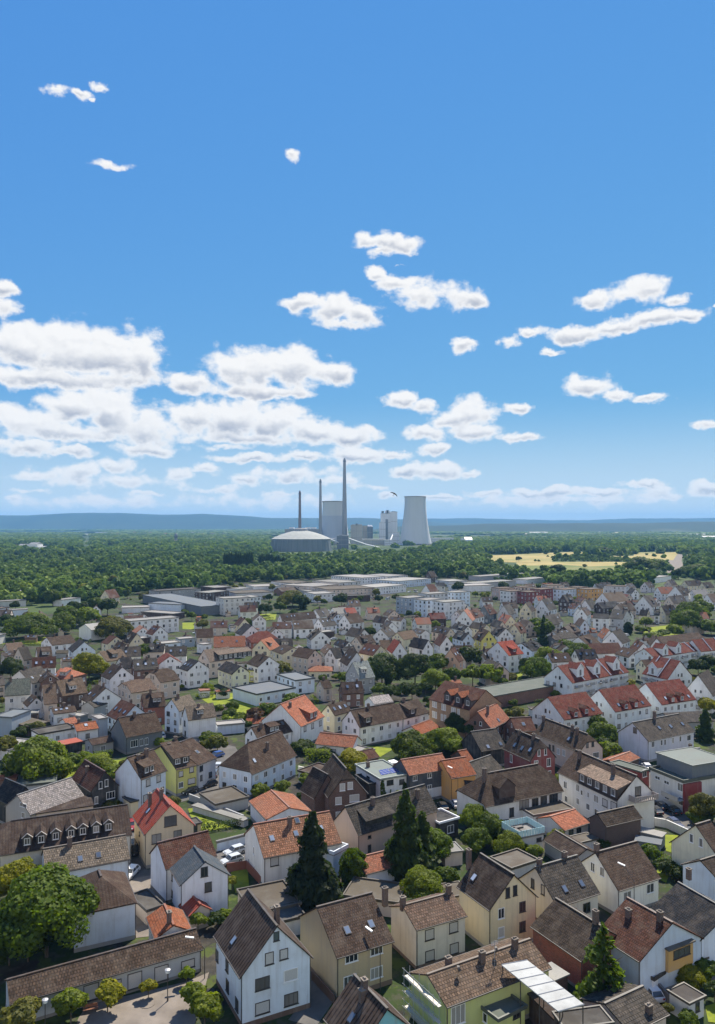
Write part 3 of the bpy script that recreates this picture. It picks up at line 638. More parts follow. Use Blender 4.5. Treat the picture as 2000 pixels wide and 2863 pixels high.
for reg, pts in (('R4', [(1205, 715), (1290, 705), (1555, 795), (1540, 820), (1290, 865), (1220, 760)]), ('R6', [(1265, 880), (1370, 885), (1365, 1010), (1290, 985)]), ('R6', [(1230, 1010), (1330, 1090), (1290, 1190), (1230, 1160)]),
   ('R1', [(1480, 320), (1585, 285), (1600, 440), (1510, 455)]), ('F6', [(150, 375), (400, 352), (390, 395), (200, 415)]), ('R4', [(380, 420), (800, 400), (840, 480), (400, 520)]), ('M2', [(300, 720), (640, 690), (980, 860), (560, 900)]),
   ('M4', [(950, 170), (1330, 130), (1500, 200), (1150, 250)]), ('R5', [(820, 290), (1150, 330), (1000, 420), (780, 400)]), ('R3', [(1540, 1180), (1640, 1150), (1640, 1290), (1560, 1280)]), ('R6', [(300, 1060), (470, 1010), (480, 1100), (340, 1120)]),
   ('M3', [(1330, 560), (1500, 510), (1480, 580), (1330, 600)]), ('F5', [(1170, 690), (1260, 690), (1250, 735), (1170, 730)]), ('M1', [(0, 320), (300, 250), (700, 280), (640, 330)])):
    patch('lawn', reg, pts, 'lawn', .09)
for pts in ([(20, 262), (300, 255), (560, 242), (790, 234), (800, 252), (560, 268), (560, 300), (380, 305), (200, 300)], [(330, 305), (560, 300), (950, 300), (1080, 305), (1060, 325), (800, 330), (640, 320), (330, 325)], [(900, 262), (1080, 262), (1090, 240), (1370, 238), (1335, 290), (1080, 288), (920, 282)], [(1420, 255), (1640, 258), (1640, 285), (1430, 280)]):
    patch('field', 'F7', pts, 'cornfield', .08)
patch('field', 'F7', [(300, 322), (560, 320), (1080, 318), (1050, 350), (900, 395), (640, 400), (480, 365)], 'meadow', .075); patch('field', 'F7', [(1090, 305), (1300, 290), (1300, 330), (1130, 350)], 'meadow', .075)
patch('field', 'F5', [(640, 196), (790, 194), (780, 216), (640, 218)], 'cornfield', .08); patch('field', 'F5', [(480, 92), (570, 90), (580, 97), (500, 98)], 'meadow', .08)
patch('field', 'F5', [(780, 342), (960, 338), (990, 402), (790, 404)], 'meadow', .075); patch('field', 'F5', [(1000, 383), (1125, 376), (1135, 425), (1005, 428)], 'meadow', .07); patch('river', 'F5', [(560, 402), (690, 396), (700, 412), (560, 420)], 'river_water', .06)
# distant hills: ridged terrain beyond the plain
def hills(name, prof, Y0, depth, seed):
    r = random.Random(seed); nx, ny = 160, 14; xs = np.linspace(-9000, 9000, nx); v, f = [], []
    ph = [r.uniform(0, 6.28) for _ in range(24)]
    for j in range(ny):
        tt = j / (ny - 1); env = math.sin(min(1, tt * 1.15) * math.pi / 2) ** 1.3
        for x in xs:
            px = 1000 + x / Y0 * FPX; h = np.interp(px, [p[0] for p in prof], [p[1] for p in prof])
            z = CH + (YH - h) * (Y0 + depth) / FPX if True else 0
            z = max(0, z) * env; z += 0 if z < 5 else sum(math.sin(x * k_ * .0016 + ph[i] + tt * 3 * (i % 3)) * 9 / (1 + i * .4) for i, k_ in enumerate((1, 1.7, 2.9, 4.3, 6.1, 9.7))) * env * .55
            v.append((x, Y0 + depth * tt, max(0, z) - (.5 if j == 0 else 0)))
    f = [(j * nx + i, j * nx + i + 1, (j + 1) * nx + i + 1, (j + 1) * nx + i) for j in range(ny - 1) for i in range(nx - 1)]
    o = obj(name, (v, f), 'hill_forest', fix=False)
    for p in o.data.polygons: p.use_smooth = True
    return tag(o, kind='structure')
hills('hills', [(-800, 1452), (-200, 1440), (0, 1440), (180, 1434), (280, 1436), (400, 1441), (520, 1437), (640, 1443), (760, 1447), (900, 1449), (1050, 1450), (1150, 1455), (1300, 1463), (2800, 1466)], 10500, 1500, 1)
hills('low_ridge', [(-800, 1500), (900, 1490), (1150, 1472), (1300, 1467), (1500, 1463), (1800, 1462), (2000, 1463), (2800, 1462)], 6200, 900, 9)
hills('far_hills', [(-800, 1455), (700, 1452), (900, 1453), (1100, 1452), (1250, 1449), (1450, 1452), (1600, 1454), (1760, 1453), (1880, 1449), (2000, 1450), (2800, 1446)], 13000, 1500, 5)

# ---------------------------------------------------------------- power plant
def PX(reg, x, y, Y):
    d = raydir(reg, x, y); return Vector((d.x * Y, Y, CH + d.z * Y))
def ppw(n, Y): return n * .3741 * Y / FPX
def concrete(name, stops, streak=True):
    m, t, b = newmat(name); pos = geo(t)
    v = vmath(t, 'MULTIPLY', pos, (.12, .12, .006)).outputs[0]
    c1 = ramp(t, tnoise(t, 1.0, 5, .6, v), stops); L(t, c1, b.inputs['Base Color']); b.inputs['Roughness'].default_value = .9
concrete('tower_concrete', [(.3, (.54, .56, .54)), (.7, (.60, .61, .59))]); concrete('stack_concrete', [(.3, (.26, .26, .26)), (.7, (.34, .33, .32))]); concrete('red_stack', [(.3, (.2, .15, .14)), (.7, (.26, .2, .18))])
concrete('dark_cladding', [(.3, (.13, .15, .17)), (.7, (.18, .2, .22))]); concrete('beige_cladding', [(.3, (.40, .38, .32)), (.7, (.48, .46, .4))]); concrete('white_cladding', [(.3, (.58, .6, .62)), (.7, (.68, .7, .72))]); concrete('store_roof', [(.3, (.25, .26, .24)), (.7, (.32, .33, .3))]); concrete('store_wall', [(.3, (.13, .155, .155)), (.7, (.19, .21, .21))]); concrete('grey_coating', [(.3, (.44, .48, .52)), (.7, (.48, .51, .54))])
def smooth_obj(o):
    for p in o.data.polygons: p.use_smooth = len(p.vertices) == 4
    return o
def cooling_tower(cx_, Y, rows, label, dark=None):
    base = PX('PP', cx_, 700, Y); root = empty('cooling_tower', (base.x, Y, 0))
    prof = [(ppw(w / 2, Y), PX('PP', cx_, y, Y).z) for (w, y) in rows]
    b = MB(); b.lathe((0, 0, 0), prof, 48, cap=False); inner = [(r - 1.0, z) for (r, z) in reversed(prof)]; b.lathe((0, 0, 0), [prof[-1], inner[0]] + inner[1:], 48, cap=False)
    smooth_obj(obj('shell', b.out(), 'tower_concrete', root, fix=False))
    b = MB(); r, z = prof[-1]; b.lathe((0, 0, 0), [(r + .2, z - 3), (r + 1.2, z - 3), (r + 1.2, z), (r - .5, z + .3)], 48, cap=False); smooth_obj(obj('rim', b.out(), 'stack_concrete', root))
    b = MB(); r, z = prof[0]
    for i in range(36):
        a = 6.2832 * i / 36; a2 = a + .087; b.bar((r * 1.04 * math.cos(a), r * 1.04 * math.sin(a), 0), (r * math.cos(a2), r * math.sin(a2), z + 1), .7, 4); b.bar((r * 1.04 * math.cos(a), r * 1.04 * math.sin(a), 0), (r * math.cos(a - .087), r * math.sin(a - .087), z + 1), .7, 4)
    obj('column_ring', b.out(), 'stack_concrete', root)
    if dark:
        y0, y1, w0, w1 = dark; b = MB(); cut = [(r_ + .35, z_) for (r_, z_) in prof if z_ < PX('PP', cx_, y1, Y).z] + [(ppw(w1 / 2, Y) + .35, PX('PP', cx_, y1, Y).z)]; b.lathe((0, 0, 0), cut, 48, cap=False); smooth_obj(obj('coating', b.out(), 'grey_coating', root))
    return tag(root, label, 'cooling tower')
cooling_tower(1233, 2560, [(245, 694), (228, 660), (210, 610), (194, 560), (180, 510), (168, 460), (160, 415), (157, 385), (159, 342)], 'pale grey cooling tower standing alone at the right of the power plant')
cooling_tower(628, 2700, [(236, 694), (218, 650), (204, 600), (192, 550), (183, 500), (177, 460), (174, 430), (174, 400), (177, 378)], 'pale cooling tower between the two tallest chimneys', (694, 487, 236, 181.5))
def stack(cx_, Y, ytop, wtop, wbase, mat, label, band=None):
    b0 = PX('PP', cx_, ytop, Y); root = empty('chimney_stack', (b0.x, Y, 0)); zt = b0.z; rt, rb = ppw(wtop / 2, Y), ppw(wbase / 2, Y)
    b = MB(); b.lathe((0, 0, 0), [(rb * 1.12, 0), (rb, zt * .25), ((rb + rt) / 2, zt * .6), (rt, zt - 2), (rt * .8, zt)], 24); smooth_obj(obj('shaft', b.out(), mat, root))
    b = MB(); b.lathe((0, 0, 0), [(rt + .1, zt - 9), (rt + .5, zt - 9), (rt + .5, zt - 5), (rt + .1, zt - 5)], 24, cap=False); obj('platform', b.out(), 'dark_cladding', root)
    b = MB(); b.lathe((0, 0, 0), [(rt * .55, zt - .5), (rt * .55, zt + 3), (rt * .45, zt + 3)], 16); obj('flue', b.out(), 'dark_cladding', root)
    return tag(root, label, 'chimney')
stack(371, 2350, 305, 17, 24, 'red_stack', 'short brownish chimney behind the domed store, lowest of the three'); stack(525, 2600, 218, 16, 26, 'stack_concrete', 'slim grey chimney of middle height left of the rear cooling tower'); stack(705, 2640, 64, 20, 38, 'stack_concrete', 'tallest chimney of the power plant, right of the rear cooling tower')
# domed store
Yd = 1950; bd = PX('PP', 381, 790, Yd); root = empty('domed_store', (bd.x, Yd, 0)); Rw = ppw(218, Yd); zr_ = PX('PP', 381, 658, Yd).z; zt = PX('PP', 381, 596, Yd).z
b = MB(); b.lathe((0, 0, 0), [(Rw * 1.05, 0), (Rw, zr_)], 64, cap=False); smooth_obj(obj('wall', b.out(), 'store_wall', root))
b = MB()
for i in range(32):
    a = 6.2832 * i / 32; b.bar((Rw * 1.055 * math.cos(a), Rw * 1.055 * math.sin(a), 0), (Rw * 1.006 * math.cos(a), Rw * 1.006 * math.sin(a), zr_), .45, 4)
obj('rib', b.out(), 'store_roof', root)
b = MB(); b.lathe((0, 0, 0), [(Rw * 1.01, zr_ - 1), (Rw * 1.01, zr_ + .5)] + [(Rw * 1.01 * q_, zr_ + .5 + (zt - zr_) * (1 - q_ ** 1.7)) for q_ in np.linspace(1, .1, 12)], 64); smooth_obj(obj('roof', b.out(), 'store_roof', root))
b = MB(); b.lathe((0, 0, 0), [(ppw(46, Yd), zt - 2), (ppw(46, Yd), zt + 4), (ppw(38, Yd), zt + 6)], 32); obj('cap', b.out(), 'stack_concrete', root)
tag(root, 'round grey store with shallow dome roof at the left of the plant', 'store')
def plant_block(name, x0, x1, ytop, Y, dp, mat, label, extras=(), cat='building', yb=None):
    a, b_ = PX('PP', x0, ytop, Y), PX('PP', x1, ytop, Y); w = b_.x - a.x; root = empty(name, ((a.x + b_.x) / 2, Y + dp / 2, 0)); z = a.z
    b = MB(); b.box((0, 0, z / 2), (w, dp, z)); obj('wall', b.out(), mat, root)
    b = MB(); b.box((0, 0, z + .5), (w + .6, dp + .6, 1.0)); obj('roof', b.out(), 'store_roof' if mat != 'dark_cladding' else 'dark_cladding', root)
    b = MB(); n = max(2, int(w / 6))
    for i in range(1, n): b.box((-w / 2 + w * i / n, -dp / 2 - .15, z / 2), (.35, .3, z - 1))
    for q in (.35, .7): b.box((0, -dp / 2 - .12, z * q), (w - .5, .2, 1.2))
    obj('cladding_rib', b.out(), 'stack_concrete', root)
    for (rx0, rx1, ry, m2, nm) in extras:
        p, q = PX('PP', rx0, ry, Y), PX('PP', rx1, ry, Y); b = MB(); b.box(((p.x + q.x) / 2 - root.location.x, 0, (p.z + z) / 2 + .5), (q.x - p.x, dp * .6, max(1, p.z - z))); obj(nm, b.out(), m2, root)
    return tag(root, label, cat)
plant_block('boiler_house', 978, 1050, 470, 2750, 60, 'white_cladding', 'tall pale boiler house with stepped top left of the right cooling tower', [(984, 1000, 452, 'dark_cladding', 'roof_unit'), (1010, 1045, 449, 'white_cladding', 'roof_unit'), (1020, 1034, 444, 'store_roof', 'vent')])
plant_block('boiler_house', 1051, 1100, 458, 2752, 55, 'white_cladding', 'pale boiler tower joined to the right side of the stepped one', [(1060, 1090, 454, 'stack_concrete', 'roof_unit')])
plant_block('silo_building', 965, 1012, 540, 2640, 40, 'white_cladding', 'smaller white building in front of the tall boiler house', [(972, 1005, 532, 'white_cladding', 'roof_unit')])
plant_block('lift_tower', 1013, 1030, 515, 2690, 25, 'dark_cladding', 'narrow dark lift tower in front of the tall boiler house')
plant_block('boiler_house', 750, 838, 558, 2600, 50, 'beige_cladding', 'beige block right of the tallest chimney', [(760, 835, 552, 'beige_cladding', 'roof_unit'), (790, 802, 545, 'dark_cladding', 'vent')])
plant_block('boiler_house', 840, 876, 562, 2610, 50, 'beige_cladding', 'narrow beige block beside the wider beige block')
o = plant_block('filter_house', 878, 917, 572, 2600, 40, 'dark_cladding', 'dark steel filter house with two shiny round ducts')
for xx in (885, 903):
    p = PX('PP', xx, 570, 2598); b = MB(); b.lathe((p.x - o.location.x, 4, p.z - 4), [(5.5, 0), (6, 5), (4, 9), (1, 10.5)], 16); smooth_obj(obj('duct', b.out(), 'white_cladding', o))
plant_block('crusher_house', 647, 735, 637, 2080, 45, 'dark_cladding', 'dark square crusher house between the domed store and the conveyor', [(660, 690, 632, 'dark_cladding', 'roof_unit')])
plant_block('turbine_hall', 838, 1005, 664, 2480, 50, 'beige_cladding', 'long low beige turbine hall under the boiler houses')
plant_block('turbine_hall', 1062, 1116, 612, 2560, 40, 'white_cladding', 'white hall beside the foot of the right cooling tower')
plant_block('pump_house', 1005, 1060, 668, 2450, 30, 'white_cladding', 'low white pump house in front of the boiler house')
plant_block('pump_house', 258, 520, 588, 2660, 40, 'stack_concrete', 'long grey hall behind the dome roof', [(290, 325, 574, 'white_cladding', 'vent'), (410, 445, 574, 'white_cladding', 'vent'), (455, 490, 574, 'white_cladding', 'vent')])
plant_block('pump_house', 1350, 1520, 652, 2700, 25, 'white_cladding', 'long flat white hall right of the right cooling tower')
plant_block('storage_tank', 1582, 1640, 655, 2500, 30, 'white_cladding', 'white box building far right of the cooling tower')
def conveyor(pts, Y, label, r=2.2):
    P = [PX('PP', x, y, yy) for (x, y, yy) in pts]; o0 = P[0]; root = empty('conveyor_bridge', (o0.x, o0.y, 0)); off = Vector((o0.x, o0.y, 0)); b = MB()
    for p, q in zip(P, P[1:]): b.bar(p - off, q - off, r, 6)
    obj('gallery', b.out(), 'white_cladding', root); b = MB()
    for p, q in zip(P, P[1:]):
        n = max(1, int((q - p).length / 60))
        for i in range(n):
            c = p.lerp(q, (i + .5) / n) - off; b = MB(); b.bar((c.x - 2, c.y, 0), (c.x, c.y, c.z), .5, 4); b.bar((c.x + 2, c.y, 0), (c.x, c.y, c.z), .5, 4); obj('trestle', b.out(), 'stack_concrete', root)
    tag(root, label, 'conveyor')
conveyor([(733, 656, 2100), (860, 700, 2200), (1010, 735, 2300)], 0, 'pale conveyor bridge sloping down right from the dark crusher house')
conveyor([(598, 663, 2060), (667, 690, 2085)], 0, 'short conveyor bridge between the domed store and the crusher house'); conveyor([(605, 660, 2090), (645, 655, 2100)], 0, 'topmost short conveyor bridge above the domed store edge', 1.6)
conveyor([(1065, 628, 2560), (1040, 690, 2450)], 0, 'steep white conveyor in front of the white hall'); conveyor([(1010, 737, 2300), (1185, 738, 2400)], 0, 'level conveyor bridge in front of the right cooling tower'); conveyor([(1110, 700, 2480), (1250, 718, 2420), (1430, 760, 2250)], 0, 'grey conveyor passing the foot of the right cooling tower')

# far settlements: little pale buildings scattered beyond the wood
FARB = []
def far_box(reg, x, y, w, hpx, wall, roof, label, name='far_house', dpt=None):
    p = at(reg, x, y); s_ = p.y / FPX * REG[reg][2]; W_, Hh = w * s_, hpx * s_; root = empty(name, (p.x, p.y, 0), rng.uniform(-.3, .3)); dp = dpt or W_ * .7; FARB.append((p.x, p.y))
    b = MB(); b.box((0, 0, Hh * .35), (W_, dp, Hh * .7)); obj('wall', b.out(), 'paint', root, PAL[wall])
    b = MB(); h0, h1, x_, y_ = Hh * .7, Hh, W_ / 2, dp / 2 + .4; b.add([(-x_, -y_, h0), (x_, -y_, h0), (x_, y_, h0), (-x_, y_, h0), (-x_ * .98, 0, h1), (x_ * .98, 0, h1)], [(0, 1, 5, 4), (2, 3, 4, 5), (0, 4, 3), (1, 2, 5), (0, 3, 2, 1)]); obj('roof', b.out(), 'paint', root, PAL['R' + roof])
    return tag(root, label, 'factory' if 'fact' in name else 'tower' if 'tower' in name else 'house', None)
far_box('F5', 230, 215, 60, 40, 'white', 'light', 'white factory tower block at the far left beyond the wood', 'far_factory', 30); far_box('F5', 160, 215, 60, 30, 'bluewhite', 'light', 'pale factory building with silos at the far left', 'far_factory', 30); far_box('F5', 320, 214, 150, 16, 'white', 'white', 'long white factory hall at the far left beyond the wood', 'far_factory', 40)
far_box('F5', 1128, 200, 14, 56, 'cream', 'light', 'slim pale water tower shaft above the wood', 'water_tower', 12); far_box('F5', 665, 236, 100, 26, 'lightgrey', 'grey', 'grey farm hall beside the yellow field at far left', 'far_factory', 30); far_box('F5', 650, 124, 70, 14, 'bluewhite', 'blue', 'blue roofed hall far across the plain', 'far_factory', 50); far_box('F5', 565, 130, 36, 9, 'white', 'white', 'small white hall left of the blue roofed one', 'far_factory', 50)
far_box('F7', 20, 195, 50, 55, 'bluewhite', 'light', 'pale tank house right of the power plant', 'far_factory', 30); far_box('F7', 470, 122, 120, 14, 'white', 'white', 'long white hall far out on the right plain', 'far_factory', 60); far_box('F7', 1480, 135, 140, 14, 'bluewhite', 'white', 'long pale hall at the far right edge', 'far_factory', 60); far_box('F7', 1560, 155, 80, 22, 'white', 'white', 'white hall at the far right edge below the long pale hall', 'far_factory', 60)
FARG = 'small pale houses scattered on the far plain'
spots = [('F5', rng.uniform(600, 1604), rng.uniform(120, 180)) for _ in range(70)] + [('F7', rng.uniform(1270, 1604), rng.uniform(130, 215)) for _ in range(46)] + [('F5', rng.uniform(0, 560), rng.uniform(205, 300)) for _ in range(26)] + [('F7', rng.uniform(380, 1000), rng.uniform(105, 150)) for _ in range(24)]
for (rg, x, y) in spots:
    o = far_box(rg, x, y, rng.uniform(9, 20), rng.uniform(8, 14) * (1.2 if y > 190 else 1), rng.choice(['white', 'cream', 'white', 'beige']), rng.choice(['terracotta', 'rust', 'grey', 'light', 'redbrown']), 'tiny pale house among trees on the far plain'); o['group'] = FARG
# the water tower's dark domed head
p = at('F5', 1128, 200); zz = 56 * p.y / FPX * .4364; b = MB(); b.lathe((p.x, p.y, zz * .9), [(3, 0), (5.5, 3), (5.5, 9), (3, 14), (.5, 17)], 16); wt_ = [o for o in sc.objects if o.name.startswith('water_tower')][0]
h_ = smooth_obj(obj('tank', b.out(), 'dark_cladding')); h_.parent = wt_; h_.matrix_parent_inverse = Matrix.Rotation(-wt_.rotation_euler.z, 4, 'Z') @ Matrix.Translation(-wt_.location)
# ---------------------------------------------------------------- houses near the camera
WB = (.5, .5, .5)
H('R2', (165,995), (-5,722), (628,862), (395,662), 6.8, 'bluewhite', 'dark', 'big white gabled house with dark striped roof at the bottom centre', rmat='seam_roof', short='big white gabled house at the bottom',
  win='g:397,728,.7,1.2,d;352,870,1.1,1.5,b;445,842,1.1,1.4,b;308,1030,2.1,1.7,d;490,975,2.1,1.7,B;308,1185,2.1,1.7,b;492,1130,2.1,1.7,d|a:18,850,1.2,1.5,d;82,915,1.2,1.5,d;85,1045,1.2,1.6,d;145,1165,1.2,1.6,d', sky='125,755', ch='400,640,2.2,T', plinth=(.12,.07,.05), wcol=(.62,.68,.74))
H('R2', (783,868), (1152,757), (590,585), (690,540), 6.2, 'tan', 'brown', 'tan house with brown tiled roof and two roof windows, bottom centre', short='tan house with two roof windows', wcol=(.46,.36,.22),
  win='a:878,865,1.9,1.1;1038,818,1.9,1.1;1038,960,1.9,1.5;868,1015,1.9,1.5', sky='850,690;1003,650', ch='1093,500,1.9', plinth=(.2,.13,.09))
H('Z2', (1040,385), (1498,255), (785,172), (928,165), 6.0, 'offwhite', 'beige', 'off-white box house with pale brown tiled roof and grey shutters', short='off-white box house with grey shutters', rmat='coarse_tile', wcol=(.66,.62,.54),
  win='a:1160,425,1.6,1.6,b;1375,360,1.6,1.6,b;1162,615,1.6,1.7,b;1380,550,1.6,1.7,b', ch='920,150,1.2;1330,52,1.2')
H('Z3', (518,862), (150,592), (1048,702), (775,462), 6.8, 'cream', 'dark', 'cream yellow gabled house with dark brown ribbed roof and tall chimney', short='cream gabled house with a tall chimney', wcol=(.66,.56,.36),
  win='g:722,665,.9,1.6,d;805,640,.9,1.6,d;648,897,1.2,1.6,w;887,822,1.2,1.5,d;648,1110,1.2,1.5,B;887,1045,1.2,1.5,d', sky='345,495', ch='285,360,2.6', rmat='clay_tile')
H('R3', (593,540), (868,450), (360,360), (470,285), 4.6, 'cream', 'grey', 'cream gabled house with speckled grey roof and two roof windows', short='cream house with speckled grey roof', rmat='coarse_tile', wcol=(.66,.62,.5),
  win='g:435,390,.9,1.5,d;500,430,.9,1.5,d|a:780,545,1.7,1.5,d', sky='640,425;747,390', ch='478,262,1.2;638,212,1.2')
H('R3', (985,437), (1256,353), (768,258), (848,190), 4.6, 'white', 'brown', 'white gabled house with ribbed brown roof left of the green garden', short='white house with ribbed brown roof', wcol=(.72,.7,.62),
  win='g:820,285,1,1.5,w;880,315,1,1.5,w|a:1040,470,1.8,1.6,w;1187,420,1.8,1.7,w', ch='845,178,1.4')
H('R3', (750,890), (420,662), None, (940,690), 4.6, 'redbrick', 'dark', 'red walled house with long dark ribbed roof behind the spruce', d=10, side='far', short='red walled house with dark ribbed roof', win='', wcol=(.28,.07,.04), ch='838,640,1.7')
H('R3', (1120,890), (835,708), (1390,662), (1252,640), 5.8, 'bluewhite', 'redbrown', 'pale blue gabled house with red tiled roof and wooden balcony', short='house with red tiles and wooden balcony', win='', wcol=(.5,.58,.66), ch='1250,625,1.2;1048,600,1', rise=None)
H('R3', (1512,752), (1190,545), None, (1680,570), 5.6, 'bluewhite', 'charcoal', 'house with wide charcoal roof at the right edge', d=11, side='far', short='wide charcoal roof at the right edge', win='', ch='1435,400,1,T')
H('R3', (1655,268), (1750,235), (1362,108), (1495,12), 5.4, 'cream', 'brown', 'cream gabled house with two small windows at the right edge', short='cream gabled house at the right edge', win='g:1452,100,.9,1.6,w;1513,128,.9,1.6,w', wcol=(.66,.62,.46), plinth=(.15,.17,.2))
H('R3', (1640,385), (1760,345), (1540,342), (1604,240), 5, 'bluewhite', 'dark', 'bluish white house with dark roof cut by the right edge', win='', d=8)
H('R2', (905,1500), (700,1252), (1290,1330), (1112,1192), 5.4, 'teal', 'dark', 'dark roofed house with turquoise gable cut by the bottom edge', short='dark roofed house with turquoise gable', win='', rmat='seam_roof', sky='880,1250', ch='960,1100,1.8;945,1135,1.2')
gh = H('R2', (1487,1182), (2160,928), (1252,957), (1372,972), 5.8, 'lime', 'beige', 'yellow green house with scaffolding and rough pale brown roof', short='yellow green house with scaffolding', rmat='coarse_tile', win='a:1560,1230,2.2,2.4', ch='1715,890,1.3;1925,800,1.2;1500,870,1', wcol=(.5,.52,.2))
FLAT('R3', (215,1272), (402,1180), (45,1105), 3.8, 'lime', 'green', 'yellow green extension with grey flat roof at the bottom', name='house_extension', cat='extension', win='g:80,1180,.9,1.4;130,1250,.9,1.2|a:330,1235,1.3,.6,d', )
FLAT('R3', (600,1290), (760,1245), (430,1080), 3.4, 'darkbrown', 'dark', 'dark low block under the long white canopy', name='annex', win='', parapet=0)
cp = [at('R3', x_, y_, 7.4) for (x_, y_) in ((600,1216), (765,1170), (400,886), (235,916))]; root = empty('terrace_canopy', (cp[0].x, cp[0].y, 0)); o0 = Vector((cp[0].x, cp[0].y, 0)); b = MB()
b.add([q - o0 for q in cp] + [q - o0 + Vector((0, 0, .12)) for q in cp], [(3, 2, 1, 0), (4, 5, 6, 7), (0, 1, 5, 4), (1, 2, 6, 5), (2, 3, 7, 6), (3, 0, 4, 7)]); obj('roof', b.out(), 'flat_roof', root, (.4, .41, .4))
for i_ in range(7):
    q, q2 = cp[0].lerp(cp[3], i_ / 6) - o0, cp[1].lerp(cp[2], i_ / 6) - o0; b = MB(); b.bar(q + Vector((0, 0, .16)), q2 + Vector((0, 0, .16)), .05, 4); obj('rafter', b.out(), 'steel', root)
    if i_ % 2 == 0:
        for q_ in (q.lerp(q2, .05), q.lerp(q2, .95)): b = MB(); b.bar((q_.x, q_.y, 0), q_, .07, 5); obj('post', b.out(), 'dark_frame', root)
tag(root, 'long white translucent terrace canopy at the bottom right', 'canopy'); BUILDINGS.append([root, 1540, 2760, 'white', 'white', 'x', 'long white terrace canopy', cp[0].copy()])
FLAT('R3', (1085,825), (942,712), None, 5.0, 'rustwall', 'rust', 'rust brown balcony front between the dark ribbed roof and the red tiles', name='annex', cat='annex', d=3, side='far', win='a:1030,880,2.4,2,d;1020,970,2.4,2,d', parapet=.1)
FLAT('R3', (640,1330), (960,1285), (600,1216), 4.2, 'darkbrown', 'grey', 'grey gravel flat roof joined to the white canopy end', name='garage', win='', parapet=.12)
FLAT('R3', (575,1012), (660,975), (505,965), 3.2, 'brick', 'white', 'small white porch roof beside the spruce', name='porch', win='', parapet=0)
H('R3', (1060,1350), (1310,1225), None, (890,1215), 3.2, 'beige', 'grey', 'low house with rough grey roof at the bottom edge', d=8, win='', rise=1.5, rmat='coarse_tile', ch='1180,1215,.9')
FLAT('R3', (1440,1165), (1550,1112), (1325,1068), 2.8, 'lightgrey', 'grey', 'little grey stone shed in the bottom right garden', name='garden_shed', cat='shed', win='a:1490,1180,.8,1.3,d', parapet=.1)
H('R1', (1302,808), (62,1165), None, (1165,702), 3.4, 'lightgrey', 'brown', 'long low grey house with brown tiled roof behind the plaza trees', d=6.2, rise=1.6, short='long low house behind the plaza', rmat='coarse_tile', wcol=(.42,.44,.46),
  win='a:865,1010,1.9,2.2,b;1035,965,1.9,2.2,b;585,1085,1.9,2.2,b;1205,905,1.9,1.2,b;760,1040,.8,1.6,b')
H('R1', (992,745), (938,605), (1248,722), (1130,655), 4.0, 'offwhite', 'rust', 'small house with orange right slope and rusty left slope', short='small orange roofed house', rmat='clay_tile', win='', ch='1085,640,1.6')
H('R1', (882,517), (800,318), (470,640), (612,345), 5.6, 'bluewhite', 'brown', 'white house with steep hipped brown roof beside the big leafy tree', k=(.95,.95), short='white house with hipped brown roof', win='', rmat='slate', wcol=(.55,.6,.66))
H('R1', (836,232), (290,335), None, (812,75), 5.2, 'bluewhite', 'lbeige', 'lower white house with pale beige tiles and chimney', d=9, short='white house with pale beige tiles', rmat='coarse_tile', win='', sky='515,232;632,208', ch='447,150,1.5', wcol=(.62,.68,.74))
b17 = H('R4', (848,878), (-5,1012), None, (705,684), 6.0, 'offwhite', 'dark', 'long house with dark steep roof and seven small dormers', d=13, short='long dark roof with seven dormers', rmat='slate', k=(.0,.3), win='', wcol=(.6,.58,.52),
  dor=[((x, y + 24), dict(w=1.5, h=1.6, kind='gab', trim=(.5,.46,.42), wall=(.05,.05,.05))) for (x, y) in ((175,925),(265,910),(358,890),(457,872),(532,858),(617,845),(696,830))])
H('R4', (195,752), (542,628), (92,690), (140,625), 5.0, 'grey', 'light', 'house with checkered pale grey tiles beside the black houses', short='house with checkered pale grey tiles', rmat='coarse_tile', win='g:150,690,2.2,.9;150,755,1.2,1.2,w', wcol=(.4,.4,.39), d=9)
H('R4', (92,700), (-40,640), (205,640), (165,528), 5.2, 'black', 'charcoal', 'black walled house with charcoal roof at the left edge', short='black house at the left edge', win='g:140,700,.9,2')
FLAT('R4', (230,745), (605,690), None, 5.0, 'beige', 'dark', 'dark low roof behind the seven dormer house', d=7, name='rear_building', cat='building', win='', parapet=0, rmat='slate')
H('R4', (582,603), (455,520), (783,573), (660,473), 6.0, 'black', 'redbrown', 'black walled gabled house with reddish brown roof', short='black gabled house', win='g:645,562,.8,1.7,w;683,548,.8,1.7,w;710,625,1.9,1.6,w;618,658,.9,1.6', ch='560,470,1')
b21 = H('R4', (905,526), (1073,466), (755,472), (838,385), 8.4, 'bluewhite', 'brown', 'tall bluish white house with shed dormer and white windows', short='tall bluish white house', win='a:950,545,1.3,1.5,b;1017,520,1.3,1.5,b;932,645,1.3,1.5,b;992,612,1.3,1.5,b;1040,592,1.2,1.5', wcol=(.6,.68,.76),
  dor=[((957,480), dict(w=3.0, h=1.6, kind='shed', nwin=2, wall=(.04,.03,.03)))], ch='938,375,1.6;888,395,1')
yh_ = H('R4', (1130,463), (1268,432), (1008,346), (1040,312), 6.6, 'yellow', 'brown', 'yellow house with brown roof and broad shed dormer beside the parked cars', short='yellow house with shed dormer', wcol=(.55,.52,.16), win='a:1160,490,1.3,1.4,b;1228,462,1.3,1.4,b;1160,560,1.3,1.4;1228,535,2,1.4,b', ch='1125,290,1.6;1085,320,1', dor=[((1165,425), dict(w=4.2, h=1.7, kind='shed', nwin=2, wall=(.03,.03,.03)))])
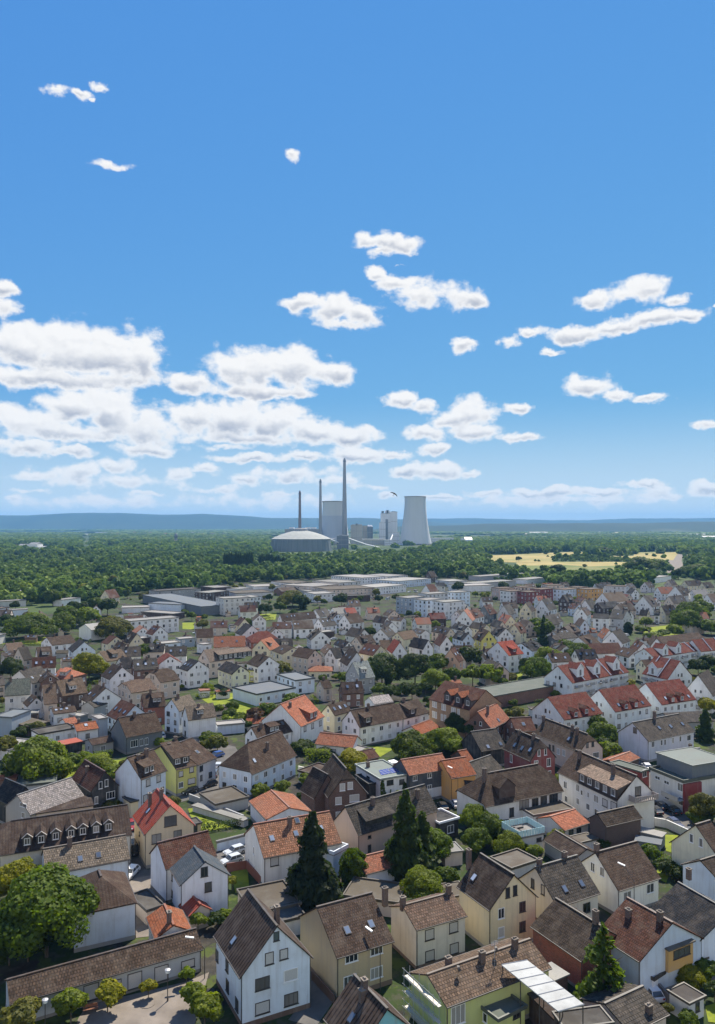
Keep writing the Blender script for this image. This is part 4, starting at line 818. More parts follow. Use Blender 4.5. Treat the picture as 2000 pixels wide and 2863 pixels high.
H('R4', (1269,433), (1392,385), None, (1210,320), 6.6, 'lightgrey', 'brown', 'grey white house joined to the right of the yellow house', d=yh_.D, rise=yh_.zr - yh_.ze, win='a:1290,455,1.2,1.4,d;1290,515,.9,1.4,d;1348,495,1.2,1.4,d', sky='1265,350')
FLAT('R4', (838,672), (906,655), (772,640), 3.6, 'cream', 'charcoal', 'small cream kiosk with black flat roof', name='garage', win='', parapet=.12, fascia=(.05,.05,.05))
b23 = H('Z1', (248,705), (95,463), (845,512), (590,327), 6.6, 'tan', 'scarlet', 'tan gabled house with ribbed red roof beside the lawn', short='tan house with red ribbed roof', rmat='seam_roof', wcol=(.56,.46,.31), plinth=None,
  win='g:583,528,2.5,1.9,d;403,757,1.8,1.8,d;675,700,1.7,1.6,d;410,955,2,1.5,w|a:188,690,.8,.8,d;185,850,.8,1.8,d', ch='318,330,2.4;465,250,2,S', sky='300,400')
FLAT('Z1', (812,590), (955,560), (800,520), 3.0, 'tan', 'grey', 'garage annex with grey roof beside the red ribbed roof house', name='garage', win='a:880,640,1.6,2,d', parapet=.15)
b24 = H('R1', (1062,300), (1392,212), (1040,150), (1066,120), 6.2, 'white', 'redbrown', 'white house with slate blue cross gable and brown tiles', short='white house with slate blue cross gable', win='', wcol=(.68,.7,.74), d=8, rise=3.2)
x24 = H('R1', (1155,402), (1090,292), (1470,328), (1303,250), 6.3, 'white', 'slateblue', root=b24.root, win='g:1310,315,1.3,1.6,d;1335,412,1.2,1.6,d|a:1080,325,.6,1.2,d;1105,350,.6,1.2,d;1085,410,.6,1.2,d;1105,455,.6,1.3,d', wcol=(.68,.7,.74), rmat='slate')
H('R1', (1212,602), (1145,528), (1342,562), (1262,522), 2.6, 'beige', 'scarlet', 'little garden shed with bright red roof', name='garden_shed', cat='shed', win='', rmat='seam_roof', d=4, rise=1.4, short='bright red shed')
H('R5', (315,1030), (818,932), (200,872), (250,812), 5.8, 'white', 'rust', 'white house with red brown tiles and three lit roof windows', short='white house behind the dark spruce', rmat='coarse_tile', win='a:385,1050,1.6,1.5,b|g:252,980,.7,1.4;220,1050,.6,1.2;255,1100,.6,1.2', sky='368,903;522,872;682,838;530,790', ch='482,825,1.7', wcol=(.7,.69,.66), plinth=None).roof_o.color = (.2,.1,.06,1)
FLAT('R5', (765,1010), (858,960), (740,950), 4.5, 'bluewhite', 'light', 'bluish white balcony block beside the dark spruce', name='balcony_block', cat='annex', win='', d=5, parapet=.6, fascia=(.6,.66,.72))
H('R5', (922,882), (1435,722), (824,775), (850,698), 6.0, 'pink', 'grey', 'pinkish house with rough dark grey roof', short='pinkish house with rough grey roof', rmat='coarse_tile', win='a:993,893,.8,.6,d;993,970,.9,1.5,d', ch='1015,690,1.5;1300,640,1.6', wcol=(.5,.38,.3), dor=[((1060,800), dict(w=7, h=1.2, kind='shed', nwin=0, wall=(.02,.02,.02), sl=.5))])
H('R5', (330,782), (220,662), (618,722), (465,705), 4.0, 'white', 'terracotta', 'low white house with broad orange roof', short='low white house with orange roof', rmat='clay_tile', win='', wcol=(.66,.7,.74))
bb = H('R5', (728,642), (640,520), (970,600), (828,455), 6.2, 'darkbrown', 'dark', 'dark brown brick house with white shutters', short='dark brick house with white shutters', wmat='brick', wcol=(.11,.055,.042), k=(.35,0), win='g:820,575,1.2,1.5,B;870,565,1.2,1.5,B;795,662,1.4,1.7,B;897,645,2.2,1.7,B;797,755,1.4,1.6,B')
H('R5', (640,650), (545,592), (745,640), (690,478), 5.0, 'darkbrown', 'dark', root=bb.root, wmat='brick', wcol=(.11,.055,.042), win='', d=7)
b30 = FLAT('R5', (1060,528), (1248,495), (908,430), 6.5, 'white', 'pale', 'white house with flat grey green roof, solar panels and ivy', name='house', win='a:1125,545,1.8,1.3,d;1200,540,1.4,1.2,d|g:985,510,1.4,.5,d;1005,610,.8,1.6', short='flat roofed house with ivy', fascia=(.3,.33,.3))
b30.m = 0.0; 
b31 = H('R5', (1247,500), (1516,455), None, (1200,430), 6.8, 'slate', 'terracotta', 'long dark grey clad house with orange roof', d=8, short='dark grey clad house with orange roof', win='a:1285,517,1.3,1.3,w;1378,500,1.3,1.3,w;1468,482,1.3,1.3,w;1285,592,1.2,1.3,w;1378,575,1.2,1.3,w;1470,557,1.2,1.3,w', rise=2.6, wcol=(.055,.065,.08))
b31.plinth((.6,.64,.68), 3.0)
H('R5', (1517,520), (1680,492), None, (1480,378), 6.0, 'orange', 'rust', 'rust orange roofed house right of the grey clad one', d=9, win='', rise=3, short=None)
FLAT('R5', (1440,812), (1572,775), (1350,745), 3.6, 'black', 'charcoal', 'black garden pavilion with white rimmed flat roof', name='pavilion', win='a:1512,842,1.8,1.6', fascia=(.72,.74,.76), parapet=.35, short='black pavilion with white rim')
H('R5', (970,1132), (1165,1082), (940,1040), (1000,985), 3.2, 'bluewhite', 'terracotta', 'low white garage with terracotta roof between the spruces', name='garage', win='', d=7, rise=1.6)
b34 = H('R6', (130,702), (634,598), (-20,592), (152,482), 5.6, 'white', 'brown', 'white house with very wide hipped brown roof and dark shutters', k=(.9,.5), short='wide hipped brown roof', rmat='clay_tile', wcol=(.66,.66,.64),
  win='a:380,685,2.6,1.9,d;450,675,1.8,1.9,d;505,660,1.8,1.9,d;568,645,2.4,1.9,d;300,735,1.2,2,d', ch='125,520,2.2', dor=[((272,640), dict(w=4.2, h=2.3, kind='gab', wall=(.06,.04,.035), nwin=0))])
b35 = H('R6', (975,662), (592,478), (1205,610), (1095,500), 7.6, 'white', 'brown', 'long white house with large shed dormer and gable balcony', short='long white house with big shed dormer', wcol=(.66,.65,.62),
  win='a:750,610,.9,1.2,w;792,625,.9,1.2,w;842,650,1.5,1.7,w;898,675,1.5,1.7,b;955,695,1.8,1.7,b;645,560,1.2,1.6;725,580,1.2,1.5;650,650,1,1.4;725,665,1,1.4;790,700,1.1,1.4;843,735,1.1,1.4|g:1110,600,1.6,2,d', ch='950,500,2.4;735,385,1.6,S', sky='',
  dor=[((840,600), dict(w=12.5, h=2.0, kind='shed', nwin=5, wall=(.05,.04,.04), rcol=(.2,.15,.115), rmat='coarse_tile'))])
b = MB(); p = b35.pick('g', 1122, 640); b.box(b35.w(-.9, p.y, p.z - .1), (2.0, 6.2, .2)); 
for q in range(13): b.box(b35.w(-1.85, p.y - 3 + q * .5, p.z + .5), (.06, .34, 1.0))
for sg in (-1, 1): b.box(b35.w(-.9, p.y + sg * 3.05, p.z + .5), (1.9, .08, 1.0))
obj('balcony', b.out(), 'paint', b35.root, (.3,.26,.24))
H('R6', (905,827), (1140,772), (798,770), (838,742), 5.4, 'darkbrown', 'dark', 'dark brown brick barn without windows', name='barn', win='', wmat='brick', wcol=(.055,.03,.026), short='dark brick barn', rmat='coarse_tile')
H('R6', (640,852), (802,802), (505,860), (600,748), 2.8, 'lightgrey', 'orange', 'low shed with patchy orange roof beside the barn', name='garage', win='a:680,872,1.4,1.7,d;730,860,1.4,1.7,d', rise=1.6, d=8, short='low shed with patchy orange roof')
H('R6', (420,408), (243,327), (592,385), (467,268), 8.0, 'maroon', 'dark', 'maroon house with dark roof and white framed windows', k=(.4,0), short='maroon house', wcol=(.17,.035,.035), win='g:475,355,.9,1.6,w;517,348,.9,1.6,w;457,430,1.1,2,w;538,415,1.1,2,w;540,495,1.1,1.9,w|a:298,390,1,2,w', sky='322,305;368,325;420,335', ch='440,265,1.2;350,235,1')
H('R6', (735,350), (440,230), (887,325), (778,233), 6.6, 'pink', 'brown', 'pinkish house with brown half-hipped roof behind the maroon one', k=(.4,.0), short='pinkish half-hipped house', wcol=(.58,.46,.38), win='g:785,305,.9,1.4,d;820,298,.9,1.4,d;840,370,2,1.5|a:545,320,.8,1.7,d;568,325,.8,1.7,d;600,345,1.2,1.7,B;635,355,1.1,1.7,B', sky='668,265', ch='690,215,1.5;720,235,1.6;505,150,1.4')
H('R6', (1175,280), (1476,216), (1010,215), (1090,160), 6.0, 'bluewhite', 'grey', 'long bluish white house with grey roof and three roof windows', short='white house with three roof windows', wcol=(.58,.6,.66), win='g:1090,210,1.1,1.5,d|a:1205,300,1.2,1.6;1260,290,.8,1.5;1282,287,.8,1.5;1333,275,.9,1.5;1380,265,.9,1.5;1435,258,1.6,1.6', sky='1245,195;1318,185;1393,170', ch='1215,135,2')
H('R6', (1330,165), (1600,150), None, (1200,110), 4.2, 'grey', 'grey', 'low grey roofed hall behind the three roof window house', d=10, win='', rise=2)
for q, (A, B_, C, ap, lab, dd) in enumerate((((375,912), (692,860), (143,822), (250,725), 'leftmost of three white apartment houses with red roofs', ((470,870), (555,845))), ((790,847), (1087,795), (603,717), (665,665), 'middle one of three white apartment houses with red roofs', ((880,805), (960,790))), ((1170,789), (1452,745), (988,657), (1050,612), 'rightmost of three white apartment houses with red roofs', ((1262,750), (1335,738))))):
    t_ = H('M4', A, B_, C, ap, 6.6, 'white', 'red', lab, short=lab, wcol=(.7,.74,.74), win='g:auto|a:auto', sky=f'{dd[0][0]-65},{dd[0][1]-15};{dd[1][0]+50},{dd[1][1]-18}', dor=[((x, y + 18), dict(w=1.8, h=1.7, kind='gab', wall=(.3,.08,.06), rcol=PAL['Rredbrown'])) for (x, y) in dd], name='house', cat='apartment house')
    b = MB()
    for zz in (2.7, 5.3):
        b.box(t_.w(-.8, t_.D * .55, zz - .1), (1.8, 3.6, .18))
        for qq in range(9): b.box(t_.w(-1.65, t_.D * .55 - 1.7 + qq * .42, zz + .45), (.05, .08, 1.0))
        b.box(t_.w(-1.65, t_.D * .55, zz + .95), (.08, 3.5, .08))
    obj('balcony', b.out(), 'steel', t_.root)
g42 = FLAT('R6', (1400,545), (1640,505), (1190,455), 7.0, 'offwhite', 'green', 'modern apartment house with pale flat roof and maroon corner', name='apartment_house', cat='apartment house', d=None, win='g:1235,515,1.6,.8;1293,545,1.6,.8;1380,575,1.6,1.8;1295,630,1.4,1.6;1385,665,1.2,1.8', short='modern flat roofed apartment house', parapet=.5)
FLAT('R6', (1460,440), (1700,400), (1230,352), 10.2, 'slate', 'pale', root=g42.root, win='', parapet=.12)
b = MB(); b.obox(g42.w(2.6, -.06, 3.2), (2.6, 0, 0), (0, .25, 0), (0, 0, 3.4)); obj('maroon_cladding', b.out(), 'plaster', g42.root, (.2,.03,.03)); b = MB(); p = g42.pick('g', 1350, 620); b.box(g42.w(-.8, p.y, 2.9), (1.9, 5, .15)); b.box(g42.w(-1.7, p.y, 3.4), (.06, 5, .9)); obj('balcony', b.out(), 'steel', g42.root)
FLAT('R6', (1130,480), (1190,462), None, 6.2, 'maroon', 'green', 'maroon stair block left of the modern flat roofed house', name='stair_block', cat='annex', d=9, win='a:1152,485,1.6,1.8,w', parapet=.2)
H('R6', (985,440), (1125,385), (910,385), (960,372), 2.8, 'darkbrown', 'terracotta', 'open carport with terracotta roof by the parked white car', name='carport', win='', rise=1.0)
FLAT('R6', (1265,895), (1290,870), (1130,868), 2.6, 'slate', 'white', 'garden canopy with white flat roof beside the lawn', name='garden_canopy', cat='canopy', win='', d=7, parapet=0); FLAT('R6', (1258,945), (1262,930), (1060,900), 2.6, 'slate', 'blue', 'second garden canopy with pale blue roof below the white one', name='garden_canopy', cat='canopy', win='', d=5, parapet=0)
FLAT('R6', (690,945), (860,905), (630,918), 2.5, 'lightgrey', 'tan', 'flat tan roofed garage in front of the barn', name='garage', win='', parapet=.1)
FLAT('R6', (440,760), (705,715), (420,735), 3.4, 'white', 'tan', 'flat terrace wing in front of the wide hipped roof', name='terrace_wing', cat='annex', win='', d=11, parapet=.25, fascia=(.12,.1,.09))
H('R6', (700,1035), (500,910), None, (720,985), 3.0, 'grey', 'dark', 'dark ribbed shed roof behind the speckled grey roof', name='shed', win='', d=6, side='far', rise=1.4)
# glass terrace
gt = FLAT('R6', (345,905), (515,870), (243,835), 4.0, 'lightgrey', 'light', 'raised roof terrace with pale glass railing', name='roof_terrace', cat='terrace', win='a:475,910,1.2,.8,d', parapet=.1, short='roof terrace with glass railing')
b = MB(); n_ = 14
for face in range(4):
    ln = gt.L if face < 2 else gt.D
    for i in range(10):
        q = (i + .5) / 10 * ln; c = [(q, .1), (q, gt.D - .1), (.1, q), (gt.L - .1, q)][face]
        b.box(gt.w(c[0], c[1], 4.75), (ln / 10 - .1 if face < 2 else .05, .05 if face < 2 else ln / 10 - .1, 1.2))
obj('glass_railing', b.out(), 'paint', gt.root, (.42,.62,.64))
b = MB(); b.box(gt.w(gt.L * .35, gt.D * .62, 4.35), (2.6, .8, .7)); b.box(gt.w(gt.L * .2, gt.D * .45, 4.35), (.8, 2.2, .7)); b.box(gt.w(gt.L * .45, gt.D * .42, 4.25), (1.2, 1.0, .4)); o = obj('garden_sofa', b.out(), 'dark_frame'); o.matrix_world = gt.M; tag(o, 'dark lounge sofa set on the glass railed roof terrace', 'sofa')
# wooden balcony box on the red tiled house
wbx = FLAT('R3', (1310,820), (1480,755), (1225,745), 6.3, 'mustard', 'tan', 'wooden balcony room with tan roof on the pale blue gable', name='balcony_room', cat='balcony', win='a:1390,830,3.4,1.3,d', z0=3.0, parapet=0)

# ---------------------------------------------------------------- middle distance, left
def row(items):
    for it in items:
        reg, A, B, C, ap, ze, wall, roof = it[:8]; kw = it[8] if len(it) > 8 else {}
        kw.setdefault('ch', 'auto'); H(reg, A, B, C, ap, ze, wall, roof, **kw)
row([('M1', (470,335),(690,310),(430,300),(500,262),5.5,'white','brown'), ('M1', (650,398),(600,355),(835,360),(766,303),5.5,'bluewhite','charcoal'), ('M1', (340,460),(475,450),(290,420),(318,350),6,'white','brown'),
 ('M1', (75,385),(225,372),(40,350),(55,315),5,'beige','beige'), ('M1', (215,470),(300,455),(190,430),(225,350),5,'beige','grey',dict(d=8)), ('M1', (290,678),(480,632),(200,620),(215,560),5.5,'offwhite','grey',dict(sky='290,625;370,612')),
 ('M1', (460,628),(628,642),(425,570),(440,538),5.5,'brick','orange',dict(k=(0,.8),sky='500,600',label='brown brick house with bright orange hipped roof at the left',short='bright orange hipped roof at the left')), ('M1', (360,672),(330,632),(560,668),(460,600),6,'brick','dark'),
 ('M1', (562,792),(792,757),(510,737),(548,650),5.5,'darkbrown','beige'), ('M1', (395,865),(520,852),(275,780),(300,690),6,'beige','beige',dict(d=11)), ('M1', (245,885),(205,850),(425,872),(320,802),4.5,'white','brown'),
 ('M1', (40,790),(275,772),None,(85,640),7,'offwhite','green',dict(d=9)), ('M1', (982,642),(900,606),(1200,608),(1075,528),8,'white','dark',dict(label='white gabled house with dark roof and scaffold boards left of centre',short='white gabled house with scaffold boards')),
 ('M1', (1180,762),(1412,730),(1108,692),(1145,645),6.5,'beige','beige',dict(k=(.4,0))), ('M1', (1440,668),(1620,640),(1365,612),(1480,550),6.5,'beige','brown',dict(k=(.3,.3))), ('M1', (1205,562),(1425,545),None,(1215,458),6,'brick','grey',dict(d=9)),
 ('M1', (960,480),(1157,452),(905,432),(925,390),6,'cream','beige'), ('M1', (802,854),(722,816),(987,762),(905,716),5,'white','dark'), ('M1', (850,892),(1045,830),(800,862),(860,840),4,'grey','grey',dict(win='')),
 ('M1', (1077,1017),(955,960),(1297,947),(1190,868),5,'bluewhite','redbrown',dict(label='bluish white gabled house with dark red roof and roof window',short='white gabled house with dark red roof')), ('M1', (1132,1162),(1468,1097),(1045,1085),(1092,985),5,'slate','brown',dict(label='slate grey house with big plain brown roof and white windows',short='slate grey house with plain brown roof',win='a:1205,1215,2.2,2,w;1270,1205,1,2,w;1315,1195,1,2,w')),
 ('M1', (1290,897),(1490,880),(1228,842),(1252,765),6,'redbrick','brown',dict(d=10)), ('M1', (690,1107),(890,1077),None,(700,1040),3.8,'white','rust',dict(d=7)), ('M1', (600,1045),(710,1025),None,(620,1010),3.8,'white','orange',dict(d=6,rise=1.2,ch='')),
 ('M1', (830,1230),(1028,1192),None,(820,1195),3,'grey','brown',dict(d=6,rise=1,ch='')), ('M1', (480,952),(692,927),None,(475,897),4.5,'white','brown',dict(d=8,sky='505,915;550,910;600,903')),
 ('M1', (820,197),(950,182),(700,172),(755,144),6,'white','white',dict(win='',ch='',label='white corrugated hall beside the broad tree',name='hall',short='white corrugated hall')), ('M1', (1367,242),(1305,226),(1507,226),(1430,166),6.5,'white','redbrown'),
 ('M1', (965,324),(905,310),(1087,296),(1042,256),5,'cream','redbrown'), ('M1', (1160,324),(1105,300),(1277,302),(1220,228),5.5,'cream','dark'), ('M1', (1080,397),(1005,366),(1197,387),(1140,322),5,'beige','brown'), ('M1', (1112,548),(1220,532),(1082,517),(1150,447),5.5,'white','charcoal'),
 ('M1', (1420,507),(1385,472),(1650,502),(1515,430),7,'white','red',dict(ch='')), ('M1', (-30,700),(60,690),None,(0,640),6,'beige','grey',dict(d=9)), ('M1', (690,470),(560,480),None,(620,435),5,'beige','brown',dict(d=8)),
 ('M1', (0,400),(90,470),None,(10,380),6,'beige','dark',dict(d=9))])
for (reg, A, B_, C, ze, wall, roof, kw) in (('M1', (350,1137),(690,1077),None,4,'white','grey',dict(d=7,label='long white flat roofed annex with three dark windows')), ('M1', (545,1232),(748,1192),None,2.8,'black','coral',dict(d=5,win='',parapet=0,label='dark carport with coral red flat roof',name='carport',short='coral red carport roof')),
 ('M1', (105,985),(-60,975),None,6,'bluegrey','blue',dict(d=10,win='',label='blue grey box building at the left edge',side='far')), ('M1', (255,1062),(435,1020),None,3.2,'darkbrown','tan',dict(d=9,win='',parapet=0,label='open shed with tan flat roof at the left',name='shed')),
 ('M1', (1165,120),(1610,85),None,8.6,'white','light',dict(d=12,label='white modern apartment block with dark windows and flat roof',short='white modern apartment block',name='apartment_block')), ('M1', (1455,322),(1620,308),None,6,'bluewhite','white',dict(d=8,name='house',label='bluish white cube house with flat roof')),
 ('M1', (1225,280),(1350,262),None,5,'darkbrown','white',dict(d=6,name='garage',label='dark block with white flat roof among the left houses',win='')), ('M1', (120,960),(345,945),None,4,'darkbrown','light',dict(d=5,name='garage',win='',label='dark lean-to with pale roof at the left')),
 ('M1', (720,975),(800,950),None,3.5,'slate','white',dict(d=5,name='shed',win='',label='small shed with bright white roof among left yards')), ('M1', (885,1000),(975,985),None,5.5,'bluegrey','white',dict(d=6,name='annex',win='',label='blue grey annex with white roof left of the slate grey house')),
 ('R4', (60,340),(230,275),None,3,'white','white',dict(d=9,name='carport',win='',label='white roofed carport behind the round tree at left')), ('R4', (20,400),(90,395),None,2.5,'lightgrey','light',dict(d=8,name='garage',win='',label='grey flat garage at the left edge')),
 ('R4', (100,570),(360,545),None,2.8,'lightgrey','green',dict(d=8,name='garage',win='',label='low garage with mossy grey roof behind the checkered roof')), ('R4', (1225,690),(1560,790),None,1.6,'lightgrey','light',dict(d=2,name='garden_wall',win='',parapet=0,label='long pale grey ramp wall beside the lawn',cat='wall')), ('R4', (1380,690),(1600,640),None,2.6,'grey','tan',dict(d=9,name='garage',win='',label='wide low garage with tan roof above the lawn')),
 ('R4', (1390,930),(1590,880),None,1.9,'bluewhite','light',dict(d=.5,name='garage',win='',label='low white wall behind the silver car',cat='wall')), ('R1', (940,570),(1060,530),None,2.5,'beige','grey',dict(d=7,name='garage',win='',label='small grey garage beside the orange roof')),
 ('R2', (240,590),(560,520),None,3.0,'beige','tan',dict(d=9,win='',name='garage',label='long tan flat roof behind the big white house')), ('R2', (430,640),(590,600),None,2.8,'lightgrey','grey',dict(d=5,win='',name='garage',label='low grey yard roof behind the tan house')), ('R2', (820,470),(1180,520),None,2.6,'beige','tan',dict(d=7,win='',name='garage',label='tan flat roof behind the tan house')),
 ('R3', (300,300),(160,225),None,3,'lightgrey','tan',dict(d=7,win='',name='garage',side='far',label='pale grey flat roof behind the cream house')), ('R3', (1480,900),(1620,850),None,2.5,'beige','tan',dict(d=8,win='',name='garage',label='tan flat roof right of the wooden balcony')),
 ('R3', (1215,1010),(1290,960),None,2.8,'white','dark',dict(d=5,win='',name='porch',label='small porch roof under the wooden balcony')), ('R5', (960,360),(1030,335),None,2.8,'lightgrey','light',dict(d=9,win='',name='garage',label='pale flat roof beside the ivy garden')),
 ('R5', (530,470),(640,500),None,3,'offwhite','brown',dict(d=8,win='',name='garage',label='curved cream garage with brown roof')), ('R5', (900,500),(985,560),None,5,'black','charcoal',dict(d=6,win='',name='annex',label='black annex beside the flat roofed ivy house'))):
    FLAT(reg, A, B_, C, ze, wall, roof, **kw)
H('R5', (930,410),(1060,380),None,(900,380),3,'brick','redbrown','brown hut roof in the ivy garden',d=6,rise=1.6,win='',name='shed'); H('R6', (20,560),(260,470),None,(150,400),4.2,'darkbrown','grey','grey roofed house left of the wide hipped roof',d=9,rise=3,win=''); H('R6', (105,345),(270,320),None,(50,240),5,'black','grey','black house with grey roof and two bright roof windows',d=10,rise=4,win='',sky='148,315;228,297',short='black house with two bright roof windows')
H('R6', (0,410),(50,400),None,(10,350),3,'darkbrown','rust','small rust roofed house left of the grey roof',d=6,rise=2,win='')
